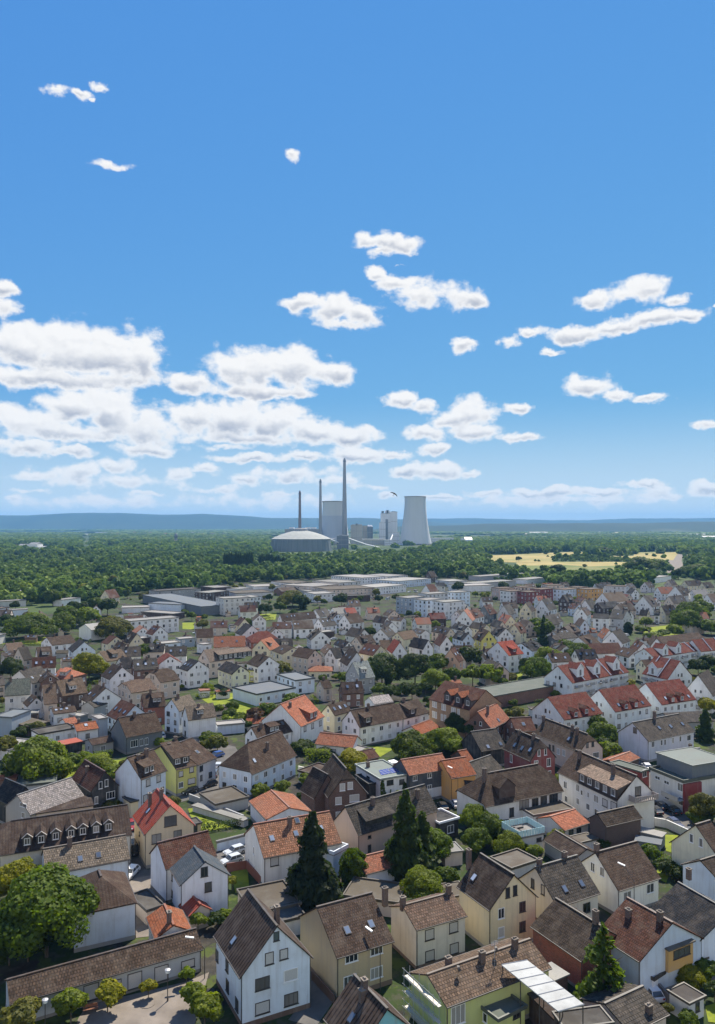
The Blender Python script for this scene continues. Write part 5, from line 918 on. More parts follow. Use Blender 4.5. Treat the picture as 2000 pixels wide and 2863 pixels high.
row([('M2', (580,542),(380,468),(692,512),(632,472),6,'paleyellow','charcoal',dict(label='pale yellow long house with charcoal roof',short='pale yellow house with charcoal roof')), ('M2', (400,440),(800,385),None,(400,340),7,'beige','lbeige',dict(d=10,label='beige apartment house with long black dormer strip',short='house with long black dormer strip',dor=[((610,408), dict(w=17,h=2.2,kind='shed',nwin=7,wall=(.02,.02,.02)))])),
 ('M2', (790,482),(695,450),(967,457),(875,397),7,'white','dark'), ('M2', (990,377),(905,346),(1127,342),(1080,320),7,'cream','dark'), ('M2', (1200,412),(1065,387),(1342,397),(1262,340),8,'beige','brown',dict(label='beige villa with corner turret and pale window frames',short='beige villa with turret')),
 ('M2', (1200,517),(1402,515),None,(1290,467),3.8,'cream','terracotta',dict(d=10,k=(1,1),label='cream pavilion with orange hipped roof',short='orange hipped pavilion')),
 ('M2', (222,917),(456,885),(125,905),(175,800),6,'white','lbeige',dict(label='white mansard house with dark shutters and solar panels',short='white house with solar panels',win='g:160,925,1.2,1.8,d;195,940,1.2,1.8,d;155,1005,1.2,1.8,d;200,1025,1.2,1.8,d')), ('M2', (150,842),(300,800),(12,822),(60,740),7.5,'bluewhite','lbeige'),
 ('M2', (217,514),(145,490),(382,485),(295,430),7,'white','charcoal'), ('R5', (555,187),(706,120),(430,97),(490,42),6.6,'white','orange',dict(label='white and cream house with bright orange roof and big dormer',short='bright orange roof with big dormer',dor=[((635,130),dict(w=4.5,h=1.9,kind='shed',nwin=2,wall=(.2,.05,.03)))],win='a:580,200,1.4,1.5,b;628,183,1.4,1.5,b;678,165,1.4,1.5,b',ch='485,60,1.3')),
 ('R5', (280,270),(500,216),(150,250),(212,190),5,'white','brown',dict(sky='435,165')), ('R5', (240,494),(529,370),(60,430),(212,290),5.6,'bluewhite','brown',dict(k=(.9,0),label='large white corner house with brown roof and navy tiles',short='large white corner house',sky='255,405',ch='338,330,1.6')),
 ('R5', (642,297),(886,322),None,(682,222),3.4,'white','terracotta',dict(d=8,ch='',label='low courtyard house with pink terracotta tiles',short='pink tiled courtyard house')), ('R5', (930,192),(1212,137),(800,152),(872,80),6,'white','brown',dict(label='white row house with grey brown roof and dormer',dor=[((985,160),dict(w=3,h=1.6,kind='shed',nwin=1))])), ('R5', (1216,137),(1377,97),None,(1168,45),6,'white','brown',dict(d=10,dor=[((1270,105),dict(w=3.4,h=1.6,kind='shed',nwin=1))])),
 ('R5', (772,117),(882,87),(700,92),(742,47),6,'cream','brown'), ('M2', (1485,702),(1660,690),(1355,682),(1425,606),5,'brick','brown',dict(wmat='brick')), ('M2', (1330,657),(1402,647),(1265,637),(1285,590),5,'beige','brown'),
 ('M2', (655,224),(420,112),(806,202),(712,142),6,'white','charcoal',dict(label='long row house block with charcoal roof and white gable',short='long charcoal roofed row',ch='',sky='560,150;600,165;640,185')), ('M2', (990,107),(1272,82),(915,102),(950,40),6,'white','brown',dict(sky='1030,70;1065,65;1090,63;1200,50',ch='')), ('M2', (1085,172),(1252,166),(995,152),(1055,100),5.5,'white','brown',dict(sky='1095,130;1120,130',ch='')),
 ('M2', (1325,152),(1472,132),(1238,142),(1285,85),5.5,'white','grey',dict(sky='1410,100')), ('M2', (1545,127),(1660,112),(1465,112),(1510,52),5.5,'white','brown'), ('M2', (1300,75),(1420,55),None,(1290,10),6,'white','grey',dict(d=9,sky='1320,30;1370,20')), ('M2', (1430,50),(1540,40),None,(1430,0),6,'white','light',dict(d=9,ch='')), ('M2', (1520,45),(1604,40),None,(1520,0),6,'white','scarlet',dict(d=9,ch='',label='row house with scarlet roof at the end of the brown row')),
 ('M2', (735,285),(975,272),None,(830,190),5,'redbrick','red',dict(d=13,k=(.8,.8),label='house with dark red pyramid roof',short='dark red pyramid roof')), ('M2', (890,345),(1028,293),(828,305),(868,262),6,'cream','terracotta'), ('M2', (430,322),(692,315),(395,272),(420,232),5.5,'white','terracotta',dict(d=11)),
 ('M2', (290,242),(432,236),None,(280,170),5,'beige','brown',dict(d=9)), ('M2', (1222,262),(1168,222),(1372,243),(1302,188),5,'white','grey'), ('M2', (1490,325),(1405,296),(1600,338),(1535,275),5.5,'white','charcoal'), ('M2', (1425,412),(1620,388),(1340,388),(1400,328),6,'white','charcoal'),
 ('M3', (165,580),(292,562),(33,547),(95,442),6,'grey','teal',dict(label='grey gabled house with pale teal roof beside the dark trees',short='grey house with pale teal roof')), ('M3', (270,388),(150,366),(372,362),(320,305),6,'cream','redbrown'), ('M3', (427,370),(335,302),(528,347),(468,268),6,'white','scarlet',dict(label='white gabled house with vivid red roof left of the big trees',short='white gabled house with vivid red roof')),
 ('M3', (525,260),(647,237),(435,242),(482,198),6,'cream','beige'), ('M3', (680,338),(560,312),(788,332),(735,260),5.5,'white','charcoal'), ('M3', (815,312),(735,267),(922,302),(865,230),5.5,'white','redbrown'), ('M3', (1000,267),(915,240),(1102,262),(1050,208),5.5,'bluewhite','charcoal'),
 ('M3', (1150,272),(1060,232),(1247,252),(1185,185),6,'yellow','brown'), ('M3', (1290,232),(1205,196),(1392,217),(1340,165),5,'white','charcoal'), ('M3', (1480,210),(1550,172),(1390,192),(1420,125),5.5,'cream','redbrown'), ('M3', (357,127),(265,112),(442,132),(385,75),6,'white','brown'),
 ('M3', (500,107),(390,97),(587,102),(560,76),6,'white','brown'), ('M3', (605,112),(580,92),(700,112),(650,70),6,'cream','brown'), ('M3', (400,237),(482,207),(300,217),(340,170),5.5,'white','grey'),
 ('M3', (1380,388),(1503,370),(1265,337),(1310,276),8,'white','scarlet',dict(label='tall white house with vivid red roof right of the big trees',short='tall white house with vivid red roof',dor=[((1425,358),dict(w=3,h=1.5,kind='shed',nwin=1,wall=(.1,.03,.03)))])),
 ('M3', (1185,422),(1312,397),(1145,402),(1165,330),5,'white','grey'), ('M3', (1570,352),(1680,330),(1465,312),(1490,285),5,'bluewhite','charcoal'), ('M3', (975,442),(1012,422),(885,377),(918,335),6.5,'peach','redbrown',dict(d=8,label='narrow peach gabled house between the big trees')), ('M3', (870,450),(930,460),None,(820,350),5,'beige','brown',dict(d=9)),
 ('M3', (660,212),(585,192),(782,217),(750,180),5,'white','dark'), ('M3', (870,217),(745,192),(932,207),(905,165),5,'beige','dark'), ('M3', (1010,187),(905,162),(1077,182),(1045,145),5.5,'white','charcoal'), ('M3', (1165,177),(1050,157),(1222,167),(1185,130),5.5,'cream','dark'), ('M3', (1290,162),(1195,132),(1372,162),(1320,110),5.5,'beige','charcoal'),
 ('M3', (1345,132),(1240,102),(1392,112),(1360,62),5.5,'cream','terracotta'), ('M3', (1000,72),(1052,52),(905,67),(948,25),6.5,'white','grey'), ('M3', (1110,82),(1202,62),(1020,67),(1060,15),6,'white','redbrown'), ('M3', (745,92),(872,87),None,(740,40),5,'darkbrown','red',dict(d=8,label='dark chalet with small red roof behind the white houses')),
 ('M3', (150,240),(40,220),None,(60,150),5.5,'offwhite','grey',dict(d=9,rise=4)), ('M3', (300,280),(180,300),None,(220,215),5,'beige','dark',dict(d=8)), ('M3', (60,470),(-20,420),None,(0,360),5,'white','dark',dict(d=9)),
 # brick school, pink gable
 ('M3', (1057,832),(723,742),(1282,766),(1165,668),9.5,'ochre','redbrown',dict(label='yellow brick school house with red brown roof and pink gable',short='yellow brick school house',wcol=(.34,.22,.12),wmat='brick',ch='',win='a:765,780,1,1.9,B;785,787,1,1.9,B;840,805,1,1.9,B;858,810,1,1.9,B;920,835,1,1.9,B;940,840,1,1.9,B;970,850,1,1.9,B;765,865,1,2,B;785,872,1,2,B;835,890,1,2,B;860,897,1,2,B;920,920,1,2,B;945,930,1,2,B',dor=[((880,755),dict(w=3,h=2,kind='gab',rcol=PAL['Rrust'])),((965,775),dict(w=3,h=2,kind='gab',rcol=PAL['Rrust'])),((1045,800),dict(w=3,h=2,kind='gab',rcol=PAL['Rredbrown']))])),
 ('M3', (1240,987),(1392,907),(1083,917),(1150,847),5.6,'brick','terracotta',dict(label='dark brick house with smooth salmon orange roof and chimney',short='salmon orange roof beside the school',wcol=(.12,.05,.04),wmat='brick',sky='1295,915',ch='1207,860,2.2')), ('M3', (1440,1010),(1610,1000),None,(1400,930),5,'brick','redbrown',dict(d=9,wmat='brick',rise=3)),
 ('M3', (665,1030),(820,970),None,(700,965),3.5,'offwhite','rust',dict(d=7,ch='')), ('M3', (280,785),(440,760),(180,760),(260,725),5.5,'white','white',dict(ch='',win='')),
 # right
 ('M4', (605,375),(860,365),None,(615,290),4.5,'white','redbrown',dict(d=10,ch='')), ('M4', (740,77),(608,72),(807,87),(770,47),8,'white','grey',dict(ch='')), ('M4', (685,252),(600,192),(757,227),(700,165),5,'white','terracotta'), ('M4', (850,292),(937,257),(705,267),(785,190),5.5,'white','grey'),
 ('M4', (590,322),(682,292),(435,287),(490,235),5,'white','brown'), ('M4', (360,252),(492,237),(290,217),(300,190),4.5,'offwhite','grey',dict(sky='355,195;395,190')), ('M4', (300,262),(360,255),(215,262),(265,222),5,'slate','grey',dict(d=8)), ('M4', (960,352),(905,322),(1042,332),(1000,285),5,'white','redbrown'),
 ('M4', (1075,310),(1040,270),(1112,305),(1075,245),5,'white','brown'), ('M4', (1180,292),(1532,252),None,(1180,235),5,'white','brown',dict(d=10,ch='')), ('M4', (1075,57),(1010,52),(1132,62),(1100,15),5.5,'cream','dark'), ('M4', (1150,62),(1105,60),(1227,62),(1190,5),5.5,'white','grey'), ('M4', (1225,40),(1210,20),(1290,45),(1250,0),5.5,'white','dark'),
 ('M4', (945,62),(915,57),(987,72),(960,30),5.5,'white','brown'), ('M4', (850,92),(735,82),(932,77),(885,17),7.5,'lightgrey','grey'), ('M4', (500,152),(410,112),(577,157),(535,97),5,'bluewhite','brown'), ('M4', (262,142),(422,112),None,(270,60),5,'beige','grey',dict(d=9)), ('M4', (560,62),(602,42),(480,52),(520,5),8,'white','brown'),
 ('M4', (430,207),(532,182),None,(440,150),4.5,'darkbrown','brown',dict(d=9)), ('M4', (70,200),(0,210),None,(20,130),5,'cream','redbrown',dict(d=9)), ('M4', (100,340),(170,330),(0,320),(30,280),5.5,'white','charcoal',dict(ch='')), ('M4', (1590,720),(1700,640),None,(1604,540),6,'white','grey',dict(d=10,ch=''))])
# terraces with white party walls
for (A, B_, C, ap, lab, npar, gab) in (((440,612),(905,522),(213,562),(325,470),'terrace of red roofed white houses with white party lines', 4, ((505,520),(640,500),(800,465))), ((1215,582),(905,512),(1368,532),(1285,430),'angled red roofed terrace end with white gablet', 2, ((1085,520),)), ((1110,405),(1485,345),(975,372),(1040,330),'rear terrace of white houses with red roofs at the right', 3, ((1215,360),(1330,350))), ((1490,355),(1720,335),None,(1490,258),'red roofed terrace at the right edge', 2, ())):
    t_ = H('M4', A, B_, C, ap, 7.0, 'white', 'red', lab, short=lab, wcol=(.68,.72,.72), name='terrace_house', cat='terrace house', d=None if C else 11, win='auto')
    for i in range(npar):
        x = t_.L * (i + .9) / (npar + .4); b = MB()
        a_ = Vector(t_.w(x, -.1, t_.ze + .25)); c_ = Vector(t_.w(x, t_.D / 2, t_.zr + .3)); b.bar(a_, c_, .22, 4); t_.put(obj('party_wall_cap', b.out(), 'frame_paint', t_.root))
    for (x, y) in gab: t_.dormer(t_.pick('S', x, y + 40), w=4.2, h=3.2, kind='gab', wall=(.68,.72,.72), trim=(.75,.75,.75), nwin=1)
    b = MB()
    for i in range(npar + 1):
        x = t_.L * (i + .45) / (npar + 1); 
        for zz in (2.6, 5.2): b.box(t_.w(x, -.5, zz), (3.2, 1.4, .15)); b.box(t_.w(x, -1.15, zz + .5), (3.2, .06, .9))
    t_.put(obj('balcony', b.out(), 'steel', t_.root))
FLAT('M3', (1230,728),(2000,590),(1125,652),4.5,'brick','green','long low brick hall with grey green flat roof',name='hall',short='long brick hall with flat roof',win='')
FLAT('M2', (780,708),(1102,652),(622,642),4.2,'bluewhite','blue','white flat hall with pale blue roof and dark fascia',name='hall',fascia=(.02,.035,.045),short='pale blue flat roof with dark fascia',win='a:auto',parapet=.35); FLAT('M2', (1095,594),(1260,573),(938,542),5.4,'bluewhite','blue','second white hall with pale blue roof behind the first',name='hall',fascia=(.02,.035,.045),win='a:auto|g:auto',parapet=.3)
FLAT('M2', (10,290),(165,275),None,5.5,'bluewhite','white','white cube house left of the terracotta roofs',d=8,name='house'); FLAT('M2', (150,255),(280,245),None,5,'bluegrey','white','blue grey cube house behind the white cube',d=7,name='house'); FLAT('M2', (345,300),(420,290),None,4.5,'white','white','small white flat house beside the terracotta roof',d=6,name='house')
FLAT('M2', (1300,200),(1420,190),None,3.5,'darkbrown','white','dark carport with white roof behind the grey gables',d=7,win='',name='carport'); FLAT('M2', (700,505),(780,510),None,5,'lime','green','pale green flat link building beside the yellow house',d=6,name='annex'); FLAT('M2', (460,960),(690,940),None,3,'bluewhite','white','white curved annex roof beside the solar house',d=5,win='',name='annex')
FLAT('M4', (770,155),(850,148),None,2.6,'white','white','white garden canopy below the white box house',d=5,win='',name='garden_canopy',cat='canopy'); FLAT('M3', (1170,295),(1240,288),None,2.6,'white','white','white garden canopy beside the yellow gable',d=5,win='',name='garden_canopy',cat='canopy')
# ---------------------------------------------------------------- trading estate and flats beyond the houses
for (reg, A, B_, d, ze, wall, roof, lab, kw) in (
 ('F6', (255,185),(505,176),28,5,'white','white','white shed roof hall left of the tan halls',{}), ('F6', (520,166),(660,158),45,8,'offwhite','tan','tan hall at the left of the wood edge row',{}), ('F6', (632,185),(800,168),40,8,'beige','light','pale hall right of the tan hall',{}), ('F6', (728,205),(1030,193),38,8,'beige','tan','wide tan hall in the middle of the trading estate',{}),
 ('F6', (800,160),(940,150),40,9,'lightgrey','light','pale grey hall behind the wide tan hall',{}), ('F6', (945,128),(1100,118),50,9,'white','white','bright white hall near the wood edge',{}), ('F6', (1110,120),(1240,110),40,8,'lightgrey','light','grey white hall right of the bright white hall',{}), ('F6', (1030,190),(1230,172),30,7,'white','white','long white hall right of the wide tan hall',{}),
 ('F6', (1180,150),(1390,132),36,7,'bluewhite','white','long bluish white hall behind the red gabled house',{}), ('F6', (60,262),(235,252),15,12,'offwhite','light','beige four storey block with flat roof at left',dict(name='apartment_block',short='beige four storey block')), ('F6', (135,228),(375,218),28,6,'lightgrey','tan','dark fronted flat hall behind the beige block',{}), ('F6', (180,256),(300,246),14,7,'white','white','white annex hall right of the beige block',{}),
 ('F6', (640,232),(775,226),22,7,'white','white','white workshop among the parked trucks',{}), ('F6', (0,192),(110,185),25,6,'darkbrown','light','dark shed at the left of the estate',{}), ('F6', (160,200),(250,192),20,5,'white','light','small white hall above the dark fronted hall',{}), ('F6', (600,215),(700,210),20,5,'grey','light','grey flat hall left of the white workshop',{}),
 ('F6', (840,245),(1000,240),12,5,'darkbrown','grey','dark loading shed in front of the wide tan hall',{}), ('F6', (1500,150),(1620,145),25,6,'lightgrey','white','white roofed hall right of the red gabled house',{}), ('F7', (100,395),(420,372),18,5,'grey','light','long grey hall below the fields',{}), ('F7', (20,378),(160,368),20,5,'lightgrey','grey','grey hall left of the long hall',{}), ('F7', (60,440),(330,420),20,6,'grey','light','second long grey hall in front of the first',{}), ('F7', (-40,455),(190,448),22,6,'white','white','white hall with bright roof below the grey halls',{}),
 ('F7', (400,415),(530,400),18,5,'white','light','pale hall right of the grey halls',{}), ('F7', (1140,412),(1220,408),14,4,'darkbrown','grey','dark low hall left of the white farm building',{}), ('F7', (1215,402),(1325,390),14,6,'white','white','white farm building beside the road',{}),
 ('F5', (950,565),(1160,575),14,6,'bluewhite','blue','bluish hall below the long solar roof',{}), ('F5', (900,620),(1110,635),12,4,'darkbrown','light','open shed with pale curved roof',{}), ('F5', (780,595),(960,590),14,4,'white','white','white flat roof left of the open shed',{}), ('F5', (1010,488),(1290,470),16,7,'grey','grey','long grey gabled hall behind the solar roof',{}), ('F5', (1340,500),(1470,485),16,8,'darkbrown','light','dark hall with pale roof right of the grey hall',{}), ('F5', (90,490),(275,480),12,7,'white','light','white house with pale roof at the far left',dict(name='house')), ('F5', (0,600),(65,592),10,7,'white','beige','white house cut by the left edge below the wood',dict(name='house')), ('F5', (60,610),(180,605),9,6,'bluewhite','light','bluish white flat house at the left edge trees',dict(name='house')), ('F5', (0,555),(170,545),10,5,'lightgrey','light','long grey flat building at the left edge',{}), ('F5', (400,545),(520,530),10,5,'white','light','white garden house among the left trees',dict(name='house')), ('F5', (0,770),(40,760),8,5,'lightgrey','white','white roofed shed at the left edge',{})):
    kw.setdefault('name', 'hall'); FLAT(reg, A, B_, None, ze, wall, roof, lab, d=d, win='auto' if ze > 6 else '', parapet=.3, **kw)
FLAT('F5', (1290,588),(912,512),(1390,556),6.5,'slate','blue','long hall with pale blue solar roof rising to the left',name='hall',short='long pale blue solar roof',win='')
for i, (x0, y0, x1, y1, wall) in enumerate(((1240,258,1355,248,'bluegrey'), (1360,272,1470,262,'bluewhite'), (1475,285,1605,275,'white'), (1370,232,1500,224,'lightgrey'), (1540,222,1640,215,'bluewhite'))):
    FLAT('F6', (x0,y0),(x1,y1),None,12,wall,'light',['blue grey slab block at the left end of the flats','bluish slab block in the middle of the flats','white slab block at the right end of the flats','pale grey rear slab block with flat roof','bluish rear slab block with flat roof'][i],d=13,name='apartment_block',short='row of slab blocks')
for i, (x0, y0, x1, y1, wall) in enumerate(((360,462,450,458,'beige'), (490,478,580,470,'maroon'), (640,480,740,470,'bluewhite'), (740,465,790,460,'beige'), (790,478,888,470,'orange'), (530,450,640,448,'beige'), (220,470,320,466,'pink'), (290,490,380,484,'white'), (400,495,480,490,'maroon'), (890,452,1030,458,'lightgrey'))):
    FLAT('F7', (x0,y0),(x1,y1),None,10,wall,'beige',['beige flats','maroon flats','bluish flats','narrow beige flats','orange flats','rear beige flats','pink flats','white flats','dark red flats','grey flats'][i]+' with flat roof in the far right housing estate',d=12,name='apartment_block')
H('F6', (1400,245),(1530,225),(1325,200),(1350,150),7,'white','redbrown','white house with red brown roof at the estate edge',win='auto'); H('F6', (1390,125),(1480,118),None,(1410,80),6,'darkbrown','dark','dark steep roof house at the wood edge',d=10); H('F6', (430,215),(590,205),None,(520,180),4,'brick','brown','brown roofed hall behind the estate trees',d=14,rise=3,win=''); H('F5', (705,535),(812,520),None,(760,458),5,'cream','redbrown','cream house with red brown roof among the left trees', d=10)
row([('F7', (930,560),(1055,548),(865,530),(895,500),7,'white','beige'), ('F7', (1200,590),(1310,570),(1128,560),(1170,520),6,'white','grey'), ('F7', (1260,505),(1350,500),None,(1260,462),5.5,'white','terracotta'), ('F7', (1400,520),(1480,505),(1365,500),(1395,455),5.5,'white','dark'), ('F7', (1430,455),(1530,450),None,(1420,420),5,'cream','dark'), ('F7', (1545,470),(1600,465),(1510,465),(1540,425),5.5,'cream','dark'),
 ('F7', (1340,570),(1430,560),None,(1350,520),5,'beige','grey'), ('F7', (1590,560),(1660,550),None,(1604,500),6,'white','beige'), ('F7', (160,640),(245,620),None,(150,570),5.5,'slate','redbrown',dict(d=9)), ('F7', (290,640),(385,610),None,(280,570),5.5,'lightgrey','grey',dict(d=9)), ('F7', (430,620),(480,600),(390,600),(420,555),6,'cream','dark'), ('F7', (540,610),(640,590),(515,590),(545,530),6.5,'white','grey'),
 ('F7', (660,560),(710,555),None,(655,510),7,'darkbrown','dark',dict(d=9)), ('F7', (50,680),(100,640),(-10,640),(20,610),5.5,'white','terracotta'), ('F7', (810,600),(850,590),None,(740,540),5,'white','grey',dict(d=9)), ('F7', (880,600),(1000,590),None,(880,560),5,'darkbrown','charcoal',dict(d=9)), ('F7', (1060,580),(1150,575),None,(1050,490),5,'cream','redbrown',dict(d=9,rise=3)),
 ('F7', (1180,465),(1260,455),None,(1170,430),5,'lightgrey','dark',dict(d=9)), ('F7', (1060,470),(1140,460),None,(1060,440),5,'white','grey',dict(d=9)), ('F7', (1330,450),(1410,440),None,(1340,415),5,'beige','dark',dict(d=9)), ('F7', (1480,520),(1570,515),None,(1480,480),5,'white','light',dict(d=9,ch='')),
 ('F7', (1010,620),(1100,610),None,(1010,570),5.5,'beige','brown',dict(d=9)), ('F7', (760,640),(820,600),(720,620),(750,585),6,'white','grey'), ('F7', (570,690),(680,670),None,(570,640),5,'offwhite','grey',dict(d=9)), ('F7', (1290,640),(1370,635),None,(1290,580),5.5,'cream','dark',dict(d=9))])

# ---------------------------------------------------------------- more houses, garages and sheds standing in the gaps
town_poly = [(p.x, p.y) for p in town_pts]
def inside(px, py, poly):
    c = False; n = len(poly)
    for i in range(n):
        (x0, y0), (x1, y1) = poly[i], poly[i - 1]
        if (y0 > py) != (y1 > py) and px < (x1 - x0) * (py - y0) / (y1 - y0) + x0: c = not c
    return c
def world_block(X, Y, yaw, Ln, Dp, ze, rise, wall, roof, name, k=(0, 0)):
    u = Vector((math.cos(yaw), math.sin(yaw), 0)); v = Vector((-u.y, u.x, 0)); A = Vector((X, Y, ze)) - u * Ln / 2 - v * Dp / 2
    pts = [(1000 + q.x / q.y * FPX, YH + (CH - ze) / q.y * FPX) for q in (A, A + u * Ln, A + v * Dp)]
    if rise: return H('S', *pts, None, ze, wall, roof, rise=rise, d=Dp, ch='auto', name=name, win='auto' if ze > 3.4 else '', k=k)
    return FLAT('S', *pts, ze, wall, roof, d=Dp, win='', name=name, parapet=.12)
nh = ng = 0
for _ in range(5000):                      # the streets run on past both edges of the view
    if nh >= 46: break
    Y = 110 + 560 * rng.random() ** .8; X = rng.choice((-1, 1)) * rng.uniform(.49, .6) * Y
    if (X < 0 and Y > 430) or hits(X, Y, 6.5): continue
    world_block(X, Y, rng.choice((.25, .3, -1.25)) + rng.uniform(-.1, .1), rng.uniform(9, 12), rng.uniform(7.5, 9.5), rng.uniform(4.8, 6.4), rng.uniform(3, 4.2), rng.choice(['white', 'cream', 'offwhite', 'beige']), rng.choice(['brown', 'dark', 'grey', 'beige', 'redbrown', 'terracotta']), 'house'); nh += 1
nh = 0
for _ in range(9000):
    if nh >= 62: break
    Y = 300 + 460 * rng.random(); X = rng.uniform(-.47, .47) * Y
    if not inside(X, Y, town_poly) or (Y > 560 and X < 60): continue
    Ln, Dp = rng.uniform(8.5, 12), rng.uniform(7, 9)
    if hits(X, Y, Ln / 2 + .8): continue
    world_block(X, Y, rng.choice((.25, .3, .2, -1.25, -1.3)) + rng.uniform(-.1, .1), Ln, Dp, rng.uniform(4.6, 6.5), rng.uniform(3, 4.2), rng.choice(['white', 'white', 'cream', 'offwhite', 'beige', 'bluewhite', 'white']), rng.choice(['brown', 'brown', 'dark', 'grey', 'beige', 'charcoal', 'redbrown', 'terracotta', 'red']), 'house'); nh += 1
for _ in range(9000):
    if ng >= 85: break
    Y = 130 + 420 * rng.random() ** .8; X = rng.uniform(-.47, .47) * Y
    Ln, Dp = rng.uniform(3.2, 7), rng.uniform(3, 4.5)
    if not inside(X, Y, town_poly) or hits(X, Y, Ln / 2 + .3): continue
    nm = rng.choice(['garage', 'garden_shed', 'garage']); world_block(X, Y, rng.choice((.28, .33, -1.25)) + rng.uniform(-.08, .08), Ln, Dp, rng.uniform(2.3, 2.9), rng.choice((0, 0, 1.0, 1.3)), rng.choice(['offwhite', 'grey', 'beige', 'darkbrown', 'white', 'brick']), rng.choice(['grey', 'dark', 'terracotta', 'light', 'green', 'tan', 'brown', 'rust']), nm); ng += 1
# ---------------------------------------------------------------- trees
nr = np.random.default_rng(11)
def unit(v): return v / np.maximum(1e-6, np.linalg.norm(v, axis=1, keepdims=True))
def quads(cen, nor, size, asp=1.0):
    n = len(cen); ref = nr.normal(size=(n, 3)); t = unit(np.cross(nor, ref)); b_ = np.cross(nor, t)
    size = np.asarray(size).reshape(-1, 1); a, c = t * size, b_ * size * asp
    return np.stack([cen - a * .9 - c * .35, cen + a * .2 - c, cen + a * .95 + c * .3, cen - a * .15 + c], 1).reshape(-1, 3)
def leaf_mesh(name, V, tint, mats, extra=None):
    nq = len(V) // 4; me = bpy.data.meshes.new(name)
    me.vertices.add(len(V)); me.vertices.foreach_set('co', V.astype(np.float32).ravel())
    me.loops.add(nq * 4); me.loops.foreach_set('vertex_index', np.arange(nq * 4, dtype=np.int32))
    me.polygons.add(nq); me.polygons.foreach_set('loop_start', np.arange(nq, dtype=np.int32) * 4)
    try: me.polygons.foreach_set('loop_total', np.full(nq, 4, dtype=np.int32))
    except Exception: pass
    for q in mats: me.materials.append(MATS[q])
    a = me.attributes.new('tint', 'FLOAT', 'FACE'); a.data.foreach_set('value', tint.astype(np.float32))
    me.update(calc_edges=True); me.validate()
    return me
def crown_round(n, leaf, K=26, zs=.95, seed=0):
    g = np.random.default_rng(seed); d = unit(g.normal(size=(K, 3))); d[:, 2] = np.abs(d[:, 2]) * 1.15 - .45
    rad = g.uniform(.42, .86, (K, 1)); cc = d * rad * np.array([[1, 1, zs]]); cr = g.uniform(.15, .36, K)
    cc = np.vstack([cc, [[0, 0, .1]]]); cr = np.append(cr, .55); K += 1
    w = cr ** 2; w /= w.sum(); ix = g.choice(K, n, p=w); dirs = unit(g.normal(size=(n, 3))); dirs[:, 2] = np.where(g.random(n) < .3, np.abs(dirs[:, 2]), dirs[:, 2])
    pos = cc[ix] + dirs * (cr[ix] * g.uniform(.72, 1.06, n))[:, None]
    nor = unit(dirs + .5 * unit(pos) + .55 * g.normal(size=(n, 3)))
    keep = pos[:, 2] > -.62
    ctint = g.uniform(.25, .75, K)
    return quads(pos[keep], nor[keep], leaf * g.uniform(.7, 1.35, keep.sum())), np.clip(ctint[ix] + g.normal(0, .09, n), 0, 1)[keep]
def crown_spruce(n, leaf, seed=0, loose=0.0):
    g = np.random.default_rng(seed); z = 1 - g.random(n) ** .62; whorl = 15 + int(6 * loose)
    lev = np.floor(z * whorl) / whorl; ang0 = g.random(n) * 6.2832
    nb = 9; br = np.floor(ang0 / 6.2832 * nb); ang = (br + .5) / nb * 6.2832 + lev * 37.0 + g.normal(0, .17 + .1 * (1 - loose), n)
    rmax = (1 - lev) ** .82 * (0.78 + .34 * np.sin(br * 12.9 + lev * 78.2)) + .03
    r = rmax * g.random(n) ** .5; zz = lev + .03 - r * (.16 + .12 * loose) + g.normal(0, .012, n)
    pos = np.stack([r * np.cos(ang), r * np.sin(ang), zz * 2 - 1], 1)
    nor = unit(np.stack([np.cos(ang) * .6, np.sin(ang) * .6, np.full(n, .8)], 1) + .5 * g.normal(size=(n, 3)))
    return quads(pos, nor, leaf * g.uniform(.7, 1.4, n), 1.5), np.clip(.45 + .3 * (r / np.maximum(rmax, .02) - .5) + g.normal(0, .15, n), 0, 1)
def crown_column(n, leaf, seed=0):
    g = np.random.default_rng(seed); z = g.uniform(-1, 1, n); ang = g.random(n) * 6.2832
    rr = np.sqrt(np.clip(1 - np.abs(z) ** 2.6, 0, 1)) * (.85 + .2 * np.sin(ang * 5 + z * 9)) * g.random(n) ** .28
    pos = np.stack([rr * np.cos(ang), rr * np.sin(ang), z], 1); nor = unit(np.stack([np.cos(ang), np.sin(ang), np.full(n, .5)], 1) + .6 * g.normal(size=(n, 3)))
    return quads(pos, nor, leaf * g.uniform(.7, 1.3, n), 1.4), np.clip(.5 + g.normal(0, .2, n), 0, 1)
def crown_larch(n, leaf, seed=0):
    g = np.random.default_rng(seed); nbr = 74; hb = np.linspace(.02, .97, nbr) + g.normal(0, .012, nbr); ab = g.uniform(0, 6.2832, nbr); lb = (1 - hb) ** .75 * g.uniform(.55, 1.1, nbr) + .05
    ix = g.choice(nbr, n, p=lb / lb.sum()); t = g.random(n) ** .8; r = t * lb[ix]; a = ab[ix] + g.normal(0, .05, n) + .25 * g.normal(size=n) * (t > .5) * .5
    z = hb[ix] + .05 * t - .16 * t * t * (1.2 - hb[ix]) - np.abs(g.normal(0, .02, n))
    pos = np.stack([r * np.cos(a), r * np.sin(a), z * 2 - 1], 1); nor = unit(np.stack([-np.sin(a), np.cos(a), np.full(n, .9)], 1) + .6 * g.normal(size=(n, 3)))
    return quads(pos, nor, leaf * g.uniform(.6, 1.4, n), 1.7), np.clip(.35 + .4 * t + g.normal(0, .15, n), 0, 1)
CROWN = {}
